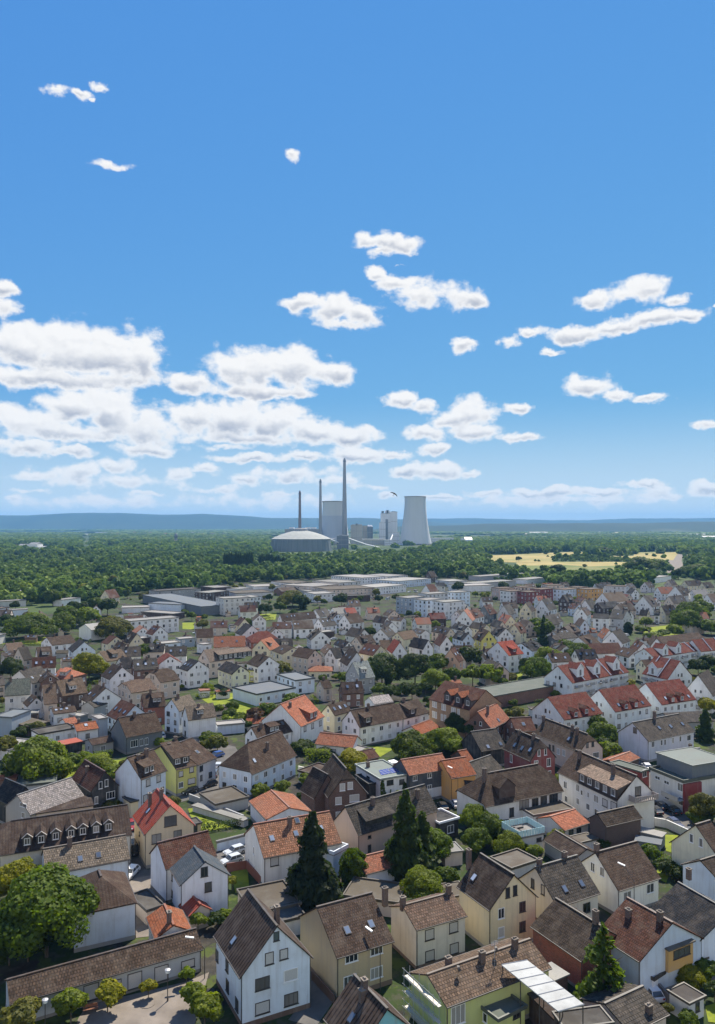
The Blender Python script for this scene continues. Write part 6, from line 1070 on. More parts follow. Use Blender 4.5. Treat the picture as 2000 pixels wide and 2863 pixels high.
for nm, fn, args in (('big', crown_round, (22000, .04, 80)), ('big2', crown_round, (18000, .044, 60)), ('mid', crown_round, (3400, .095, 34)), ('mid2', crown_round, (3000, .1, 26)), ('small', crown_round, (1300, .14, 14)), ('small2', crown_round, (1200, .15, 11)),
    ('spruce', crown_spruce, (11000, .05)), ('larch', crown_larch, (5200, .042)), ('fir', crown_spruce, (2600, .085)), ('column', crown_column, (2600, .09)), ('bushy', crown_column, (7000, .06))):
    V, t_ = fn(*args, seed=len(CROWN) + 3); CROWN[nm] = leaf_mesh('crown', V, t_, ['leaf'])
def trunk_vf(h, r, limbs=5, seed=0):
    g = random.Random(seed); b = MB(); b.bar((0, 0, -.3), (0, 0, h * .55), r, 7, r * .7); b.bar((0, 0, h * .55), (.1 * r, 0, h), r * .7, 6, r * .25)
    for i in range(limbs):
        a = 6.28 * i / limbs + g.uniform(-.3, .3); z = h * g.uniform(.45, .7); ln = h * g.uniform(.25, .4); b.bar((0, 0, z), (ln * math.cos(a), ln * math.sin(a), z + ln * .8), r * .4, 5, r * .12)
    return (b.v, b.f)
TRUNK = [mesh('trunk', trunk_vf(1.0, .035, 5, i), ['bark']) for i in range(3)]
LEAFC = dict(green=(0.0731,0.1100,0.0118), dark=(0.0370,0.0613,0.0118), yellow=(0.1764,0.1798,0.0134), bright=(0.1243,0.1680,0.0151), spruce=(0.0193,0.0328,0.0126), olive=(0.1058,0.1126,0.0244), brown=(0.0848,0.0437,0.0244), teal=(0.0311,0.0554,0.0244), larch=(0.0630,0.0991,0.0151))
TREES = []
def plant(p, Rr, zc, rz, ckind, col, name, label=None, group=None, trunk_r=None, short=None, cat=None):
    root = empty(name, (p.x, p.y, 0), rng.uniform(0, 6.28)); c = bpy.data.objects.new('crown', CROWN[ckind]); link(c, root)
    c.scale = (Rr * 1.12, Rr * 1.12 * rng.uniform(.92, 1.1), rz * 1.1); c.location = (0, 0, zc); c.color = (*jit(LEAFC[col], .12), 1)
    th = zc + rz * (.45 if ckind not in ('spruce', 'larch', 'fir') else .7); t_ = bpy.data.objects.new('trunk', rng.choice(TRUNK)); link(t_, root); k = (trunk_r or max(.12, Rr * .055)) / .035; t_.scale = (min(k, th * .9), min(k, th * .9), th)
    tag(root, label, cat or ('shrub' if 'shrub' in name else 'tree'), group)
    TREES.append([root, 1000 + p.x / p.y * FPX, YH + (CH - zc) / p.y * FPX, Rr, col, ckind, label, p.copy()])
    FOOT.append((p.x, p.y, 1, 0, Rr * .6, Rr * .6)); return root
def T(reg, x, y, r, zc, col='green', kind=None, label=None, flat=1.0, name=None):
    for _ in range(4):
        p = at(reg, x, y, zc); Rr = r * REG[reg][2] * p.y / FPX; zc = min(zc, Rr * 1.12 + .5)
    zz = min(zc * .98, Rr * .92 * flat)
    px = r * REG[reg][2]
    kind = kind or (rng.choice(['big', 'big2']) if px > 34 else rng.choice(['mid', 'mid2']) if px > 14 else rng.choice(['small', 'small2']))
    return plant(p, Rr, max(zc, zz), zz, kind, col, name or ('leafy_tree' if zc > 2.4 else 'shrub'), label)
def C(reg, xb, yb, ytop, r, col='spruce', kind='spruce', label=None, name='spruce_tree'):
    if kind in ('spruce', 'fir'): r *= 1.25
    p = at(reg, xb, yb); yt = src(reg, 0, ytop)[1]; h = CH - (yt - YH) * p.y / FPX; Rr = r * REG[reg][2] * p.y / FPX
    return plant(p, Rr, h / 2 + .3, h / 2, kind, col, name, label, trunk_r=.28)
T('R1', 105, 350, 140, 8.5, 'yellow', 'big2', 'yellow green round tree at the left edge above the dark one'); T('R1', 300, 525, 285, 8.5, 'green', 'big', 'largest leafy dark green tree at the left beside the hipped roof')
for i, (x, y, r, c_, lb) in enumerate(((690,1090,92,'yellow','round yellow green plaza tree with its trunk showing'), (455,1152,108,'bright','leafy plaza tree in front of the long low house'), (952,1042,52,'yellow','small ball headed plaza tree with round shadow'), (1195,968,52,'bright','smallest plaza tree near the right end of the low house'), (1250,1090,88,'bright','rear one of two touching plaza trees at the right'), (1312,1182,116,'bright','front one of two touching plaza trees at the right'), (150,1225,130,'olive','broad plaza tree in the bottom left corner'))):
    T('R1', x, y, r, 3.9, c_, 'mid' if r > 60 else 'small', lb, name='plaza_tree')
for (x, y, r, z, c_) in ((1270,620,58,2,'bright'), (1385,612,50,1.8,'dark'), (1440,585,42,1.6,'bright'), (1490,370,38,1.6,'yellow'), (20,620,120,4,'dark'), (60,760,120,4,'dark'), (180,720,140,4,'dark')): T('R1', x, y, r, z, c_)
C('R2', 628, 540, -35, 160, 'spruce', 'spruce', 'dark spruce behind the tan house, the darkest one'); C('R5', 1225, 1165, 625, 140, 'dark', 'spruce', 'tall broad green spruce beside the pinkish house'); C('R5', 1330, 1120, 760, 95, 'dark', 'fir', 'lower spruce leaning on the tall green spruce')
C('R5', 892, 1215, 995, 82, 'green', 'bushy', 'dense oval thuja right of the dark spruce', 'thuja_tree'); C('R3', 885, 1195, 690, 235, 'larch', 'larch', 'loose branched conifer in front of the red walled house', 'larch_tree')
for (rg, x, y, r, z, c_) in (('R5',1400,920,110,4,'green'), ('R2',1330,385,122,4,'bright'), ('R2',1480,335,72,3,'green'), ('R2',790,480,60,2.2,'dark'), ('R3',1440,975,92,1.8,'yellow'), ('R3',1545,935,75,2,'green'), ('R3',1600,1060,60,2,'dark'), ('R3',1430,1250,55,1.5,'green'), ('R3',1310,1190,40,1.4,'olive'), ('R3',730,870,70,3,'bright'),
    ('R6',60,755,85,4,'bright'), ('R6',160,820,95,4.5,'green'), ('R6',80,900,85,3.2,'green'), ('R6',290,940,95,2.8,'bright'), ('R6',215,880,60,4,'dark'), ('R6',455,985,58,2.5,'bright'), ('R6',590,890,58,2,'olive'), ('R6',890,930,46,1.6,'dark'), ('R6',1195,985,55,2.2,'green'), ('R6',1545,690,95,4,'olive'), ('R6',1460,760,52,2,'green'), ('R6',1545,770,50,1.6,'dark'), ('R6',380,1060,60,1.3,'olive'),
    ('R6',825,150,72,5,'green'), ('R6',880,225,92,4.5,'green'), ('R6',920,330,64,4,'bright'), ('R6',985,300,40,2,'olive'), ('R6',1290,1080,70,1.8,'dark'), ('R6',1370,1130,60,1.6,'dark'), ('R6',40,200,70,6,'dark'), ('R6',330,100,60,3,'olive'), ('R6',1430,1150,40,1.5,'dark'),
    ('R5',1260,312,118,5,'green'), ('R5',880,395,92,3.2,'yellow'), ('R5',975,370,60,2.5,'bright'), ('R5',800,420,50,2.2,'green'), ('R5',1470,262,110,4,'bright'), ('R5',1540,310,62,4,'bright'), ('R5',290,590,52,2,'bright'), ('R5',440,570,56,2,'bright'), ('R5',590,515,46,2,'bright'), ('R5',1565,150,80,5,'dark'), ('R5',560,310,70,2,'dark'), ('R5',700,350,80,1.6,'dark'), ('R5',1180,640,60,3,'bright'), ('R5',1090,590,40,3,'green'),
    ('M2',760,870,78,4,'brown'), ('M2',885,835,88,4.5,'green'), ('M2',645,890,58,3.5,'bright'), ('M2',1070,745,72,4.5,'green'), ('M2',990,490,76,5,'olive'), ('M2',375,650,52,2.5,'bright'), ('M2',480,820,52,2,'bright'), ('M2',590,800,60,2.5,'green'), ('M2',510,690,60,2,'dark'), ('M2',660,900,40,2.5,'green'), ('M2',700,950,40,3,'dark'), ('M2',440,1060,70,2,'green'), ('M2',1430,560,40,1.5,'bright'), ('M2',800,740,30,3,'green'),
    ('R4',235,390,175,6,'bright'), ('R4',620,420,105,3,'bright'), ('R4',715,480,66,2.5,'bright'), ('R4',30,300,70,5,'olive'), ('R4',460,400,62,2.5,'green'), ('R4',1010,280,40,2,'bright'), ('R4',540,390,60,2.4,'bright'), ('R4',80,470,60,4,'dark'), ('R4',1330,250,50,2,'green'), ('R4',240,190,60,2.4,'olive'), ('R4',380,480,60,2,'yellow'), ('R4',800,430,50,1.6,'olive'), ('R4',130,220,50,2,'dark'), ('R4',1310,765,12,.6,'dark'),
    ('M1',800,515,148,6.5,'yellow'), ('M1',95,535,112,5,'dark'), ('M1',1290,385,88,4.5,'green'), ('M1',265,150,190,8,'green'), ('M1',560,130,110,7,'green'), ('M1',640,60,95,7,'green'), ('M1',1015,165,150,7,'olive'), ('M1',60,115,80,6,'dark'), ('M1',790,60,95,7,'bright'), ('M1',700,120,50,6,'dark'), ('M1',560,860,40,2,'yellow'), ('M1',240,1080,60,2,'dark'), ('M1',1560,390,40,3,'green'), ('M1',20,830,40,5,'olive'), ('M1',30,430,60,3,'olive'),
    ('M3',345,490,155,7,'dark'), ('M3',615,475,135,8,'dark'), ('M3',800,440,95,8,'green'), ('M3',1070,385,95,8,'dark'), ('M3',780,575,100,5,'bright'), ('M3',925,540,80,6,'green'), ('M3',1085,525,92,6,'bright'), ('M3',1235,525,98,5.5,'bright'), ('M3',325,655,62,3.5,'green'), ('M3',420,675,66,3.5,'dark'), ('M3',590,665,72,4,'dark'), ('M3',530,640,50,3,'dark'), ('M3',1305,435,42,4,'bright'), ('M3',1560,470,92,5,'dark'), ('M3',1040,960,88,5,'dark'), ('M3',560,1085,110,5,'green'), ('M3',1400,565,52,2.5,'olive'), ('M3',700,640,50,4,'dark'), ('M3',240,190,50,4,'dark'), ('M3',1330,600,40,3,'green'), ('M3',720,750,40,2,'dark'), ('M3',1480,880,30,1.5,'olive'), ('M3',780,130,40,3,'bright'), ('M3',1345,220,45,4,'teal'), ('M3',870,1060,60,3.5,'bright'),
    ('M4',150,485,105,6,'green'), ('M4',245,400,110,6,'bright'), ('M4',390,310,72,5,'green'), ('M4',480,365,112,5.5,'green'), ('M4',205,160,78,6,'green'), ('M4',1465,465,70,5,'dark'), ('M4',1555,435,72,5,'dark'), ('M4',1400,590,52,3,'olive'), ('M4',1480,660,82,5,'bright'), ('M4',1540,785,72,4,'yellow'), ('M4',620,930,76,5,'green'), ('M4',685,1005,92,4,'green'), ('M4',890,612,50,2.5,'yellow'), ('M4',1035,105,46,4,'bright'), ('M4',1370,90,100,8,'green'), ('M4',1475,130,62,6,'dark'), ('M4',1275,175,62,4,'bright'), ('M4',1570,150,82,5,'green'), ('M4',1455,30,92,7,'green'), ('M4',1010,170,60,2.5,'green'), ('M4',1100,220,70,2.5,'bright'), ('M4',1180,200,60,2.5,'green'), ('M4',1560,600,60,4,'dark'), ('M4',300,700,40,2,'bright'), ('M4',380,680,36,2,'bright'),
    ('F6',500,255,90,7,'olive'), ('F6',560,270,50,7,'dark'), ('F6',815,260,48,7,'dark'), ('F6',420,310,40,5,'green'), ('F6',270,325,34,5,'dark'), ('F6',330,320,40,6,'dark'), ('F6',1220,275,52,6,'olive'), ('F6',240,415,52,4,'green'), ('F6',930,258,26,5,'dark'), ('F6',1055,258,28,5,'dark'), ('F6',1165,250,28,5,'dark'), ('F6',660,262,30,5,'olive'), ('F6',1560,180,40,6,'dark'), ('F6',130,190,26,6,'olive'), ('F6',370,185,26,5,'olive'), ('F5',1300,695,38,5,'olive'), ('F5',1230,640,30,4,'green'), ('F5',690,575,60,8,'dark'), ('F5',620,570,60,8,'green'), ('F5',540,590,50,9,'dark'), ('F5',420,620,56,8,'green'), ('F5',340,520,60,8,'green'), ('F5',180,535,24,6,'dark'), ('F5',100,575,34,6,'dark'), ('F5',590,640,46,7,'green'), ('F5',480,580,40,8,'dark'),
    ('F7',475,700,60,6,'green'), ('F7',1160,680,36,5,'bright'), ('F7',1430,620,80,8,'green'), ('F7',1510,590,70,8,'green'), ('F7',240,450,36,6,'dark'), ('F7',470,460,26,6,'dark'), ('F7',915,465,20,7,'dark'), ('F7',600,350,56,9,'dark'), ('F7',1130,310,90,11,'green'), ('F7',1240,310,60,9,'green'), ('F7',880,225,60,10,'dark'), ('F7',345,278,20,5,'dark'), ('F7',770,325,16,4,'olive'), ('F7',700,380,50,7,'olive'), ('F7',1370,370,40,8,'dark'), ('F7',1480,350,80,9,'green'), ('F7',1410,230,24,9,'green')):
    T(rg, x, y, r, z, c_)
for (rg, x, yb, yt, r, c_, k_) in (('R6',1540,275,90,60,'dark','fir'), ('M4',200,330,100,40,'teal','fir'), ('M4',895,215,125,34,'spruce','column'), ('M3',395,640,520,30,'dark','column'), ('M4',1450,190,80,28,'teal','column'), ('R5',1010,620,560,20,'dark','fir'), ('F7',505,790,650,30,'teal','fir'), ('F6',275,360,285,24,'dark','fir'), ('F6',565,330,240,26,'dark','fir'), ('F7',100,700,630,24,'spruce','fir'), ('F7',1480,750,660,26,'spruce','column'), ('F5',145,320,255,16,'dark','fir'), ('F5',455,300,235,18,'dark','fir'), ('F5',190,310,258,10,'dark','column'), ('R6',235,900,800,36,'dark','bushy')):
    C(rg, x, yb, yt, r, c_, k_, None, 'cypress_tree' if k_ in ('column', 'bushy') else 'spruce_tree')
for i in range(13): C('F6', 66 + i * 14.5, 104, -18 + rng.uniform(-12, 12), 11, 'dark', 'column', 'dark poplar in the dense row left of the domed store', 'poplar_tree')['group'] = 'poplars left of the domed store'
for i in range(11): C('F6', 292 + i * 15, 74, -4 + rng.uniform(-18, 12), 12, 'dark', 'column', 'dark poplar in the row in front of the domed store', 'poplar_tree')['group'] = 'poplars in front of the domed store'
# hedges: long leafy walls
def hedge(reg, pts, h, w, col, label):
    P = [at(reg, x, y) for (x, y) in pts]; cen, nor = [], []
    for p, q in zip(P, P[1:]):
        ln = (q - p).length; n = int(ln * h * 34); u = (q - p).normalized(); v = Vector((-u.y, u.x, 0))
        for _ in range(n):
            side = nr.random(); t = nr.random() * ln
            if side < .45: o = (nr.random() - .5) * w; z = h + nr.normal() * .12; nn = (0, 0, 1)
            else: sg = 1 if side > .72 else -1; o = sg * w / 2 + nr.normal() * .1; z = nr.random() * h; nn = (v.x * sg, v.y * sg, .3)
            c = p + u * t + v * o; cen.append((c.x, c.y, z)); nor.append(nn)
    cen, nor = np.array(cen), np.array(nor, float); nor = unit(nor + .5 * nr.normal(size=nor.shape))
    me = leaf_mesh('hedge', quads(cen - np.array(P[0]), nor, np.full(len(cen), .16)), np.clip(nr.normal(.5, .2, len(cen)), 0, 1), ['leaf']); o = bpy.data.objects.new('hedge', me); o.location = P[0]; o.color = (*LEAFC[col], 1); link(o); tag(o, label, 'hedge'); return o
hedge('R4', [(1290,868),(1545,822)], 1.5, 1.3, 'dark', 'dark hedge along the front of the bright lawn'); hedge('R6', [(1225,1050),(1320,1120),(1395,1190)], 1.9, 2.6, 'green', 'thick hedge beside the ribbed brown roof garden'); hedge('M3', [(1285,800),(1420,775),(1545,740)], 2.6, 2.5, 'bright', 'climbing hedge in front of the long brick hall'); hedge('M2', [(290,745),(440,720)], 1.8, 1.5, 'bright', 'clipped hedge behind the solar roof house'); hedge('R4', [(400,440),(560,410)], 1.6, 1.4, 'green', 'hedge right of the round tree at left'); hedge('R4', [(350,510),(480,480)], 1.6, 1.4, 'olive', 'hedge in front of the round tree at left'); hedge('M4', [(180,720),(420,660)], 1.8, 2, 'bright', 'bright hedge in front of the angled brick hall'); hedge('R5', [(575,405),(740,415)], 3.2, 2, 'bright', 'leafy wall top in the ivy courtyard'); hedge('F6', [(180,420),(370,398)], 2, 3, 'dark', 'hedge along the meadow below the beige block')
# ivy on two walls
def ivy(s, face, x0, x1, z0, z1, n, col, label=None):
    cen, nor = [], []; ny = -1 if face == 'a' else 0
    for _ in range(n):
        a = nr.random() ** .8; q = x0 + (x1 - x0) * nr.random(); z = z0 + (z1 - z0) * nr.random() * (.6 + .4 * math.sin(q * 2.1)); o = -.06 - abs(nr.normal()) * .12
        cen.append(s.w(q, s.ov + o, z) if face == 'a' else s.w(.18 + o, q, z)); nor.append((0, -s.s, .3) if face == 'a' else (-1, 0, .3))
    cen, nor = np.array(cen), unit(np.array(nor, float) + .5 * nr.normal(size=(n, 3))); me = leaf_mesh('ivy', quads(cen, nor, np.full(n, .17)), np.clip(nr.normal(.5, .2, n), 0, 1), ['leaf']); o = bpy.data.objects.new('ivy', me); o.color = (*LEAFC[col], 1); link(o, s.root); return o
ivy(b30, 'a', .3, 3.0, 0, 6.4, 900, 'green'); ivy(b30, 'a', 4.5, b30.L - .3, 0, 5.0, 1300, 'dark')
# random garden trees in the gaps between the houses
def topx(p, z=0): return 1000 + p[0] / p[1] * FPX, YH + (CH - z) / p[1] * FPX
for _ in range(24):
    Y = 110 + 560 * rng.random(); X = rng.choice((-1, 1)) * rng.uniform(.48, .62) * Y; rr = rng.uniform(2, 3.6)
    if not hits(X, Y, rr * .7): plant(Vector((X, Y, 0)), rr, rr * 1.15, rr, 'mid2' if Y < 250 else 'small', rng.choice(['green', 'bright', 'olive', 'dark']), 'leafy_tree')
cnt = 0
for _ in range(9000):
    if cnt >= 125: break
    Y = 150 + 560 * rng.random() ** .8; X = rng.uniform(-.47, .47) * Y
    if not inside(X, Y, town_poly): continue
    rr = rng.uniform(1.0, 2.7) * (1.1 if Y > 300 else 1)
    if hits(X, Y, rr * .8): continue
    plant(Vector((X, Y, 0)), rr, rr * 1.1, rr * .95, rng.choice(['small', 'small2', 'mid']) if Y > 230 else 'mid2', rng.choice(['green', 'bright', 'olive', 'dark', 'green']), 'leafy_tree' if rr > 1.9 else 'shrub'); cnt += 1
cnt = 0
for _ in range(6000):
    if cnt >= 45: break
    Y = 470 + 470 * rng.random(); X = rng.uniform(-.47, .47) * Y; rr = rng.uniform(2.2, 4.4)
    px, py = topx((X, Y))
    if py < np.interp(px, [-100, 700, 1150, 1500, 2100], [1650, 1612, 1604, 1640, 1640]) or hits(X, Y, rr * .7): continue
    plant(Vector((X, Y, 0)), rr, rr * 1.15, rr * 1.05, rng.choice(['small', 'small2']), rng.choice(['green', 'bright', 'olive', 'dark', 'dark']), 'leafy_tree'); cnt += 1
# ---------------------------------------------------------------- the wood
LOW = [(-900, 1770), (-100, 1730), (0, 1700), (150, 1690), (300, 1672), (340, 1668), (450, 1660), (560, 1660), (650, 1630), (780, 1626), (950, 1620), (1150, 1616), (1250, 1616), (1350, 1622), (1480, 1630), (1560, 1642), (1800, 1644), (1860, 1622), (1930, 1616), (2000, 1628), (2900, 1640)]
FIELDS = [[src('F7', *q) for q in pts] for pts in ([(10, 262), (300, 252), (560, 238), (790, 230), (805, 254), (560, 270), (560, 300), (380, 310), (200, 302)], [(200, 300), (560, 298), (1080, 302), (1060, 350), (900, 395), (640, 400), (480, 365), (300, 345)], [(900, 264), (1080, 262), (1090, 237), (1380, 234), (1400, 390), (1320, 390), (1320, 300), (1080, 290)], [(1410, 250), (1700, 255), (1700, 285), (1430, 280)], [(1300, 250), (1400, 250), (1405, 380), (1310, 380)])] + \
  [[src('F5', *q) for q in pts] for pts in ([(640, 192), (800, 190), (790, 222), (640, 224)], [(545, 396), (705, 390), (715, 440), (545, 450)], [(790, 342), (960, 338), (985, 372), (960, 400), (800, 402)], [(1000, 385), (1120, 378), (1130, 420), (1010, 425)], [(230, 330), (330, 326), (335, 360), (240, 362)], [(40, 195), (400, 205), (420, 225), (100, 235)], [(500, 96), (590, 90), (600, 240), (520, 250)])]
FIELDS.append([src('PP', *q) for q in [(120, 815), (630, 815), (640, 775), (1200, 765), (1360, 755), (1440, 720), (1360, 640), (140, 640)]])
g2 = np.random.default_rng(5); edge_tr = 0; FP_far = [f for f in FOOT if f[1] > 480]
protoN = [crown_round(150, .36, 9, 1.0, s_) for s_ in range(50, 54)]; protoF = [crown_round(46, .55, 5, .8, s_) for s_ in range(60, 63)]
chunks, tints = [], []; cand = []
for (y0, y1, sp, far) in ((470, 1000, 9.5, 0), (1000, 1600, 11.5, 0), (1600, 2600, 16, 1), (2600, 4500, 30, 2), (4500, 10300, 85, 2)):
    y = y0
    while y < y1:
        half = min(y * .58 + 40, 9000); xs_ = np.arange(-half, half, sp)
        for x in xs_:
            X = x + g2.uniform(-.5, .5) * sp; Y = y + g2.uniform(-.5, .5) * sp * (1 if far < 2 else 1); px, py = topx((X, Y))
            if py > np.interp(px, [q[0] for q in LOW], [q[1] for q in LOW]): continue
            if any(inside(px, py, f) for f in FIELDS) and g2.random() > .012: continue
            clear = math.sin(X * .0021 + 1.3) + math.sin(Y * .0016 + X * .0011) + g2.normal() * .35
            if far == 2 and clear > .6 or far == 1 and clear > 1.0: continue
            if far < 2 and math.sin(X * .013 + 2) + math.sin(Y * .009 - X * .004) + g2.normal() * .3 > 1.75: continue
            if far < 1 and hits(X, Y, 3, FP_far): continue
            if Y > 900 and any(abs(X - fx) < 16 + sp * .5 and -110 < Y - fy < 14 for (fx, fy) in FARB): continue
            R_ = sp * g2.uniform(.5, .85); hgt = (g2.uniform(7, 18) if far == 0 else g2.uniform(6, 14) if far == 1 else g2.uniform(4, 8)); R_ = R_ if far else g2.uniform(3.8, 7.6)
            if 1365 < px < 1925 and 1550 < py < 1625 and g2.random() < .93: hgt = g2.uniform(2.5, 5.5); R_ = g2.uniform(2, 4)
            cand.append((X, Y, R_, hgt, far))
        y += sp
lead = sorted([c for c in cand if c[4] == 0 and c[1] < 1000], key=lambda c: c[1])[:420]; rng.shuffle(lead); lead = set(lead[:30])
EDGE = 'trees along the near edge of the wood'
for (X, Y, R_, hgt, far) in cand:
    if (X, Y, R_, hgt, far) in lead:
        plant(Vector((X, Y, 0)), R_, hgt - R_ * .9, R_ * .95, rng.choice(['small', 'small2']), rng.choice(['green', 'dark', 'bright', 'olive', 'green']), 'leafy_tree', 'leafy tree along the near edge of the wood', EDGE); continue
    V, t_ = (protoN if far == 0 else protoF)[g2.integers(3)]
    a = g2.uniform(0, 6.28); ca, sa = math.cos(a), math.sin(a); sz = R_ * .95 if far < 2 else min(R_ * .6, 9)
    W = np.stack([(V[:, 0] * ca - V[:, 1] * sa) * R_ + X, (V[:, 0] * sa + V[:, 1] * ca) * R_ + Y, V[:, 2] * sz + max(hgt - sz, sz * .55)], 1)
    chunks.append(W); tints.append(np.clip(t_ * .5 + g2.normal(.25, .28), 0, 1))
m, t, b = newmat('wood_leaf'); pos = geo(t); at_ = N(t, 'ShaderNodeAttribute'); at_.attribute_name = 'tint'
c1 = ramp(t, math_node(t, 'ADD', math_node(t, 'MULTIPLY', tnoise(t, .02, 5, .6, pos), .6), math_node(t, 'MULTIPLY', tnoise(t, .0045, 3, .5, pos), .4)), [(.3, (0.065, 0.117, 0.029)), (.5, (0.104, 0.169, 0.036)), (.65, (0.156, 0.215, 0.044)), (.8, (0.208, 0.247, 0.058))])
c1 = mixc(t, at_.outputs['Fac'], mixc(t, 1, c1, (.5, .58, .6), 'MULTIPLY'), mixc(t, 1, c1, (1.5, 1.4, 1.15), 'MULTIPLY')); L(t, c1, b.inputs['Base Color']); b.inputs['Roughness'].default_value = .7; b.inputs['Specular IOR Level'].default_value = .2
tr = N(t, 'ShaderNodeBsdfTranslucent'); L(t, c1, tr.inputs[0]); ms = N(t, 'ShaderNodeMixShader'); ms.inputs[0].default_value = .4; L(t, b.outputs[0], ms.inputs[1]); L(t, tr.outputs[0], ms.inputs[2]); L(t, ms.outputs[0], t.nodes['Material Output'].inputs[0])
o = bpy.data.objects.new('wood', leaf_mesh('wood', np.vstack(chunks), np.concatenate(tints), ['wood_leaf'])); link(o); tag(o, 'wide mixed wood between the town and the power plant', 'wood', None, 'stuff')
print('wood clumps', len(chunks), 'quads', sum(len(c) for c in chunks) // 4, 'trees', len(TREES), 'buildings', len(BUILDINGS))
# ---------------------------------------------------------------- vehicles, lamps, scaffold, bird
def car(reg, x, y, yaw, col, label, kind='car', group=None):
    p = at(reg, x, y); root = empty(kind, (p.x, p.y, .08), yaw); Ln, Wd = (4.5, 1.8); hb = 1.0; ht = 1.5 if kind != 'van' else 2.1
    suv = kind in ('van',); b = MB()
    prof = [(-2.2, .3), (-2.25, .75), (-2.1, 1.0), (-.9 if not suv else -1.6, 1.02), (2.1, 1.0), (2.25, .8), (2.2, .3)]
    if not suv: prof = [(-2.2, .32), (-2.24, .62), (-2.0, .86), (-1.0, .98), (1.9, 1.0), (2.2, .92), (2.25, .6), (2.2, .32)]
    n = len(prof); vs = [(px_, sg * Wd / 2 * (1 if .4 < z < .95 else .95), z) for sg in (-1, 1) for (px_, z) in prof]
    b.add(vs, [tuple(range(n)), tuple(range(2 * n - 1, n - 1, -1))] + [(i, n + i, n + (i + 1) % n, (i + 1) % n) for i in range(n)]); obj('body', b.out(), 'car_paint', root, col)
    x0, x1, x2, x3 = (-1.0, -.35, 1.55, 2.05) if not suv else (-1.7, -1.2, 2.0, 2.15)
    b = MB(); vs = [(x0, -.82, .97), (x3, -.82, .97), (x3, .82, .97), (x0, .82, .97), (x1, -.66, ht), (x2, -.66, ht), (x2, .66, ht), (x1, .66, ht)]
    b.add(vs, [(4, 5, 6, 7), (0, 1, 5, 4), (1, 2, 6, 5), (2, 3, 7, 6), (3, 0, 4, 7)]); obj('cabin_glass', b.out(), 'pane_glass', root)
    b = MB(); b.box(((x1 + x2) / 2, 0, ht + .02), (x2 - x1 + .1, 1.36, .07)); 
    for sg in (-1, 1):
        for xa, xb in ((x0, x1), ((x1 + x2) / 2, (x1 + x2) / 2), (x3, x2)): b.bar((xa, sg * .83, .97), (xb, sg * .67, ht), .045, 4)
    obj('roof', b.out(), 'car_paint', root, col)
    for sx_ in (-1.4, 1.4):
        for sg in (-1, 1):
            b = MB(); b.bar((sx_, sg * .68, .34), (sx_, sg * .92, .34), .34, 14); w_ = obj('wheel', b.out(), 'rubber', root); b = MB(); b.bar((sx_, sg * .9, .34), (sx_, sg * .935, .34), .19, 10); obj('rim', b.out(), 'steel', w_)
    for sg in (-1, 1):
        b = MB(); b.box((-2.17, sg * .62, .68), (.14, .4, .16)); obj('headlight', b.out(), 'lamp_glass', root); b = MB(); b.box((2.2, sg * .68, .74), (.12, .3, .2)); obj('tail_light', b.out(), 'paint', root, (.4, .02, .02))
    return tag(root, label, 'car' if kind != 'van' else 'van', group)
def aim(reg, a, b_): p, q = at(reg, *a), at(reg, *b_); d = q - p; return math.atan2(d.y, d.x)
SIL, BLK, WHT = (.5, .52, .53), (.012, .012, .014), (.75, .75, .75)
s2 = aim('R4', (1390, 1050), (1604, 985)); s3 = aim('R4', (1000, 680), (1240, 610)); s4 = aim('R6', (1180, 660), (1440, 830))
car('R4', 1505, 1005, s2, SIL, 'silver estate car parked on the street beside the white wall', 'parked_car'); car('R4', 1215, 615, s3, BLK, 'black car parked in front of the yellow house', 'parked_car'); car('R4', 1338, 572, s3, BLK, 'black car parked farther along in front of the grey house', 'parked_car')
car('R4', 1405, 652, s3, WHT, 'white car standing upper of two above the ramp wall', 'parked_car'); car('R4', 1378, 690, s3, WHT, 'lower white car beside the ramp wall', 'parked_car'); car('R4', 862, 1000, s3 + 1.3, BLK, 'black van parked left of the tan red roofed house', 'parked_van'.replace('parked_van', 'van')); car('R4', 848, 840, s3 + 1.3, (.25, .02, .03), 'dark red car behind the tan red roofed house', 'parked_car')
car('R6', 1085, 470, s4 + .2, WHT, 'white car parked beside the terracotta carport', 'parked_car'); car('R6', 1255, 712, s4, BLK, 'left one of two black cars by the modern flats', 'parked_car'); car('R6', 1335, 742, s4, BLK, 'right one of two black cars by the modern flats', 'parked_car'); car('R5', 12, 385, s3, (.05, .12, .35), 'blue car beside the white corner house', 'parked_car'); car('R3', 1190, 1110, s4, WHT, 'white car at the bottom right between house and wall', 'parked_car')
car('R1', 838, 345, 1.4, WHT, 'white car half hidden by the pale beige tiled house', 'parked_car'); car('M3', 1385, 525, aim('M3', (1260, 545), (1480, 500)), BLK, 'dark car in front of the tall white house with vivid red roof', 'parked_car'); car('R5', 1460, 715, s4, BLK, 'dark car beside the black garden pavilion', 'parked_car'); car('R5', 1545, 700, s4, SIL, 'grey car behind the black garden pavilion', 'parked_car')
for i, (x, y) in enumerate(((600, 265), (625, 262), (650, 268), (690, 270), (720, 265), (745, 268), (780, 262), (880, 258), (905, 262), (1000, 262), (1030, 268), (1110, 268), (1250, 222), (1290, 220))): car('F6', x, y, rng.uniform(0, 3), rng.choice([WHT, SIL, WHT, (.3, .05, .04), BLK]), 'vehicle parked in the yards of the trading estate', 'van' if i % 2 else 'parked_car', 'vehicles in the trading estate')
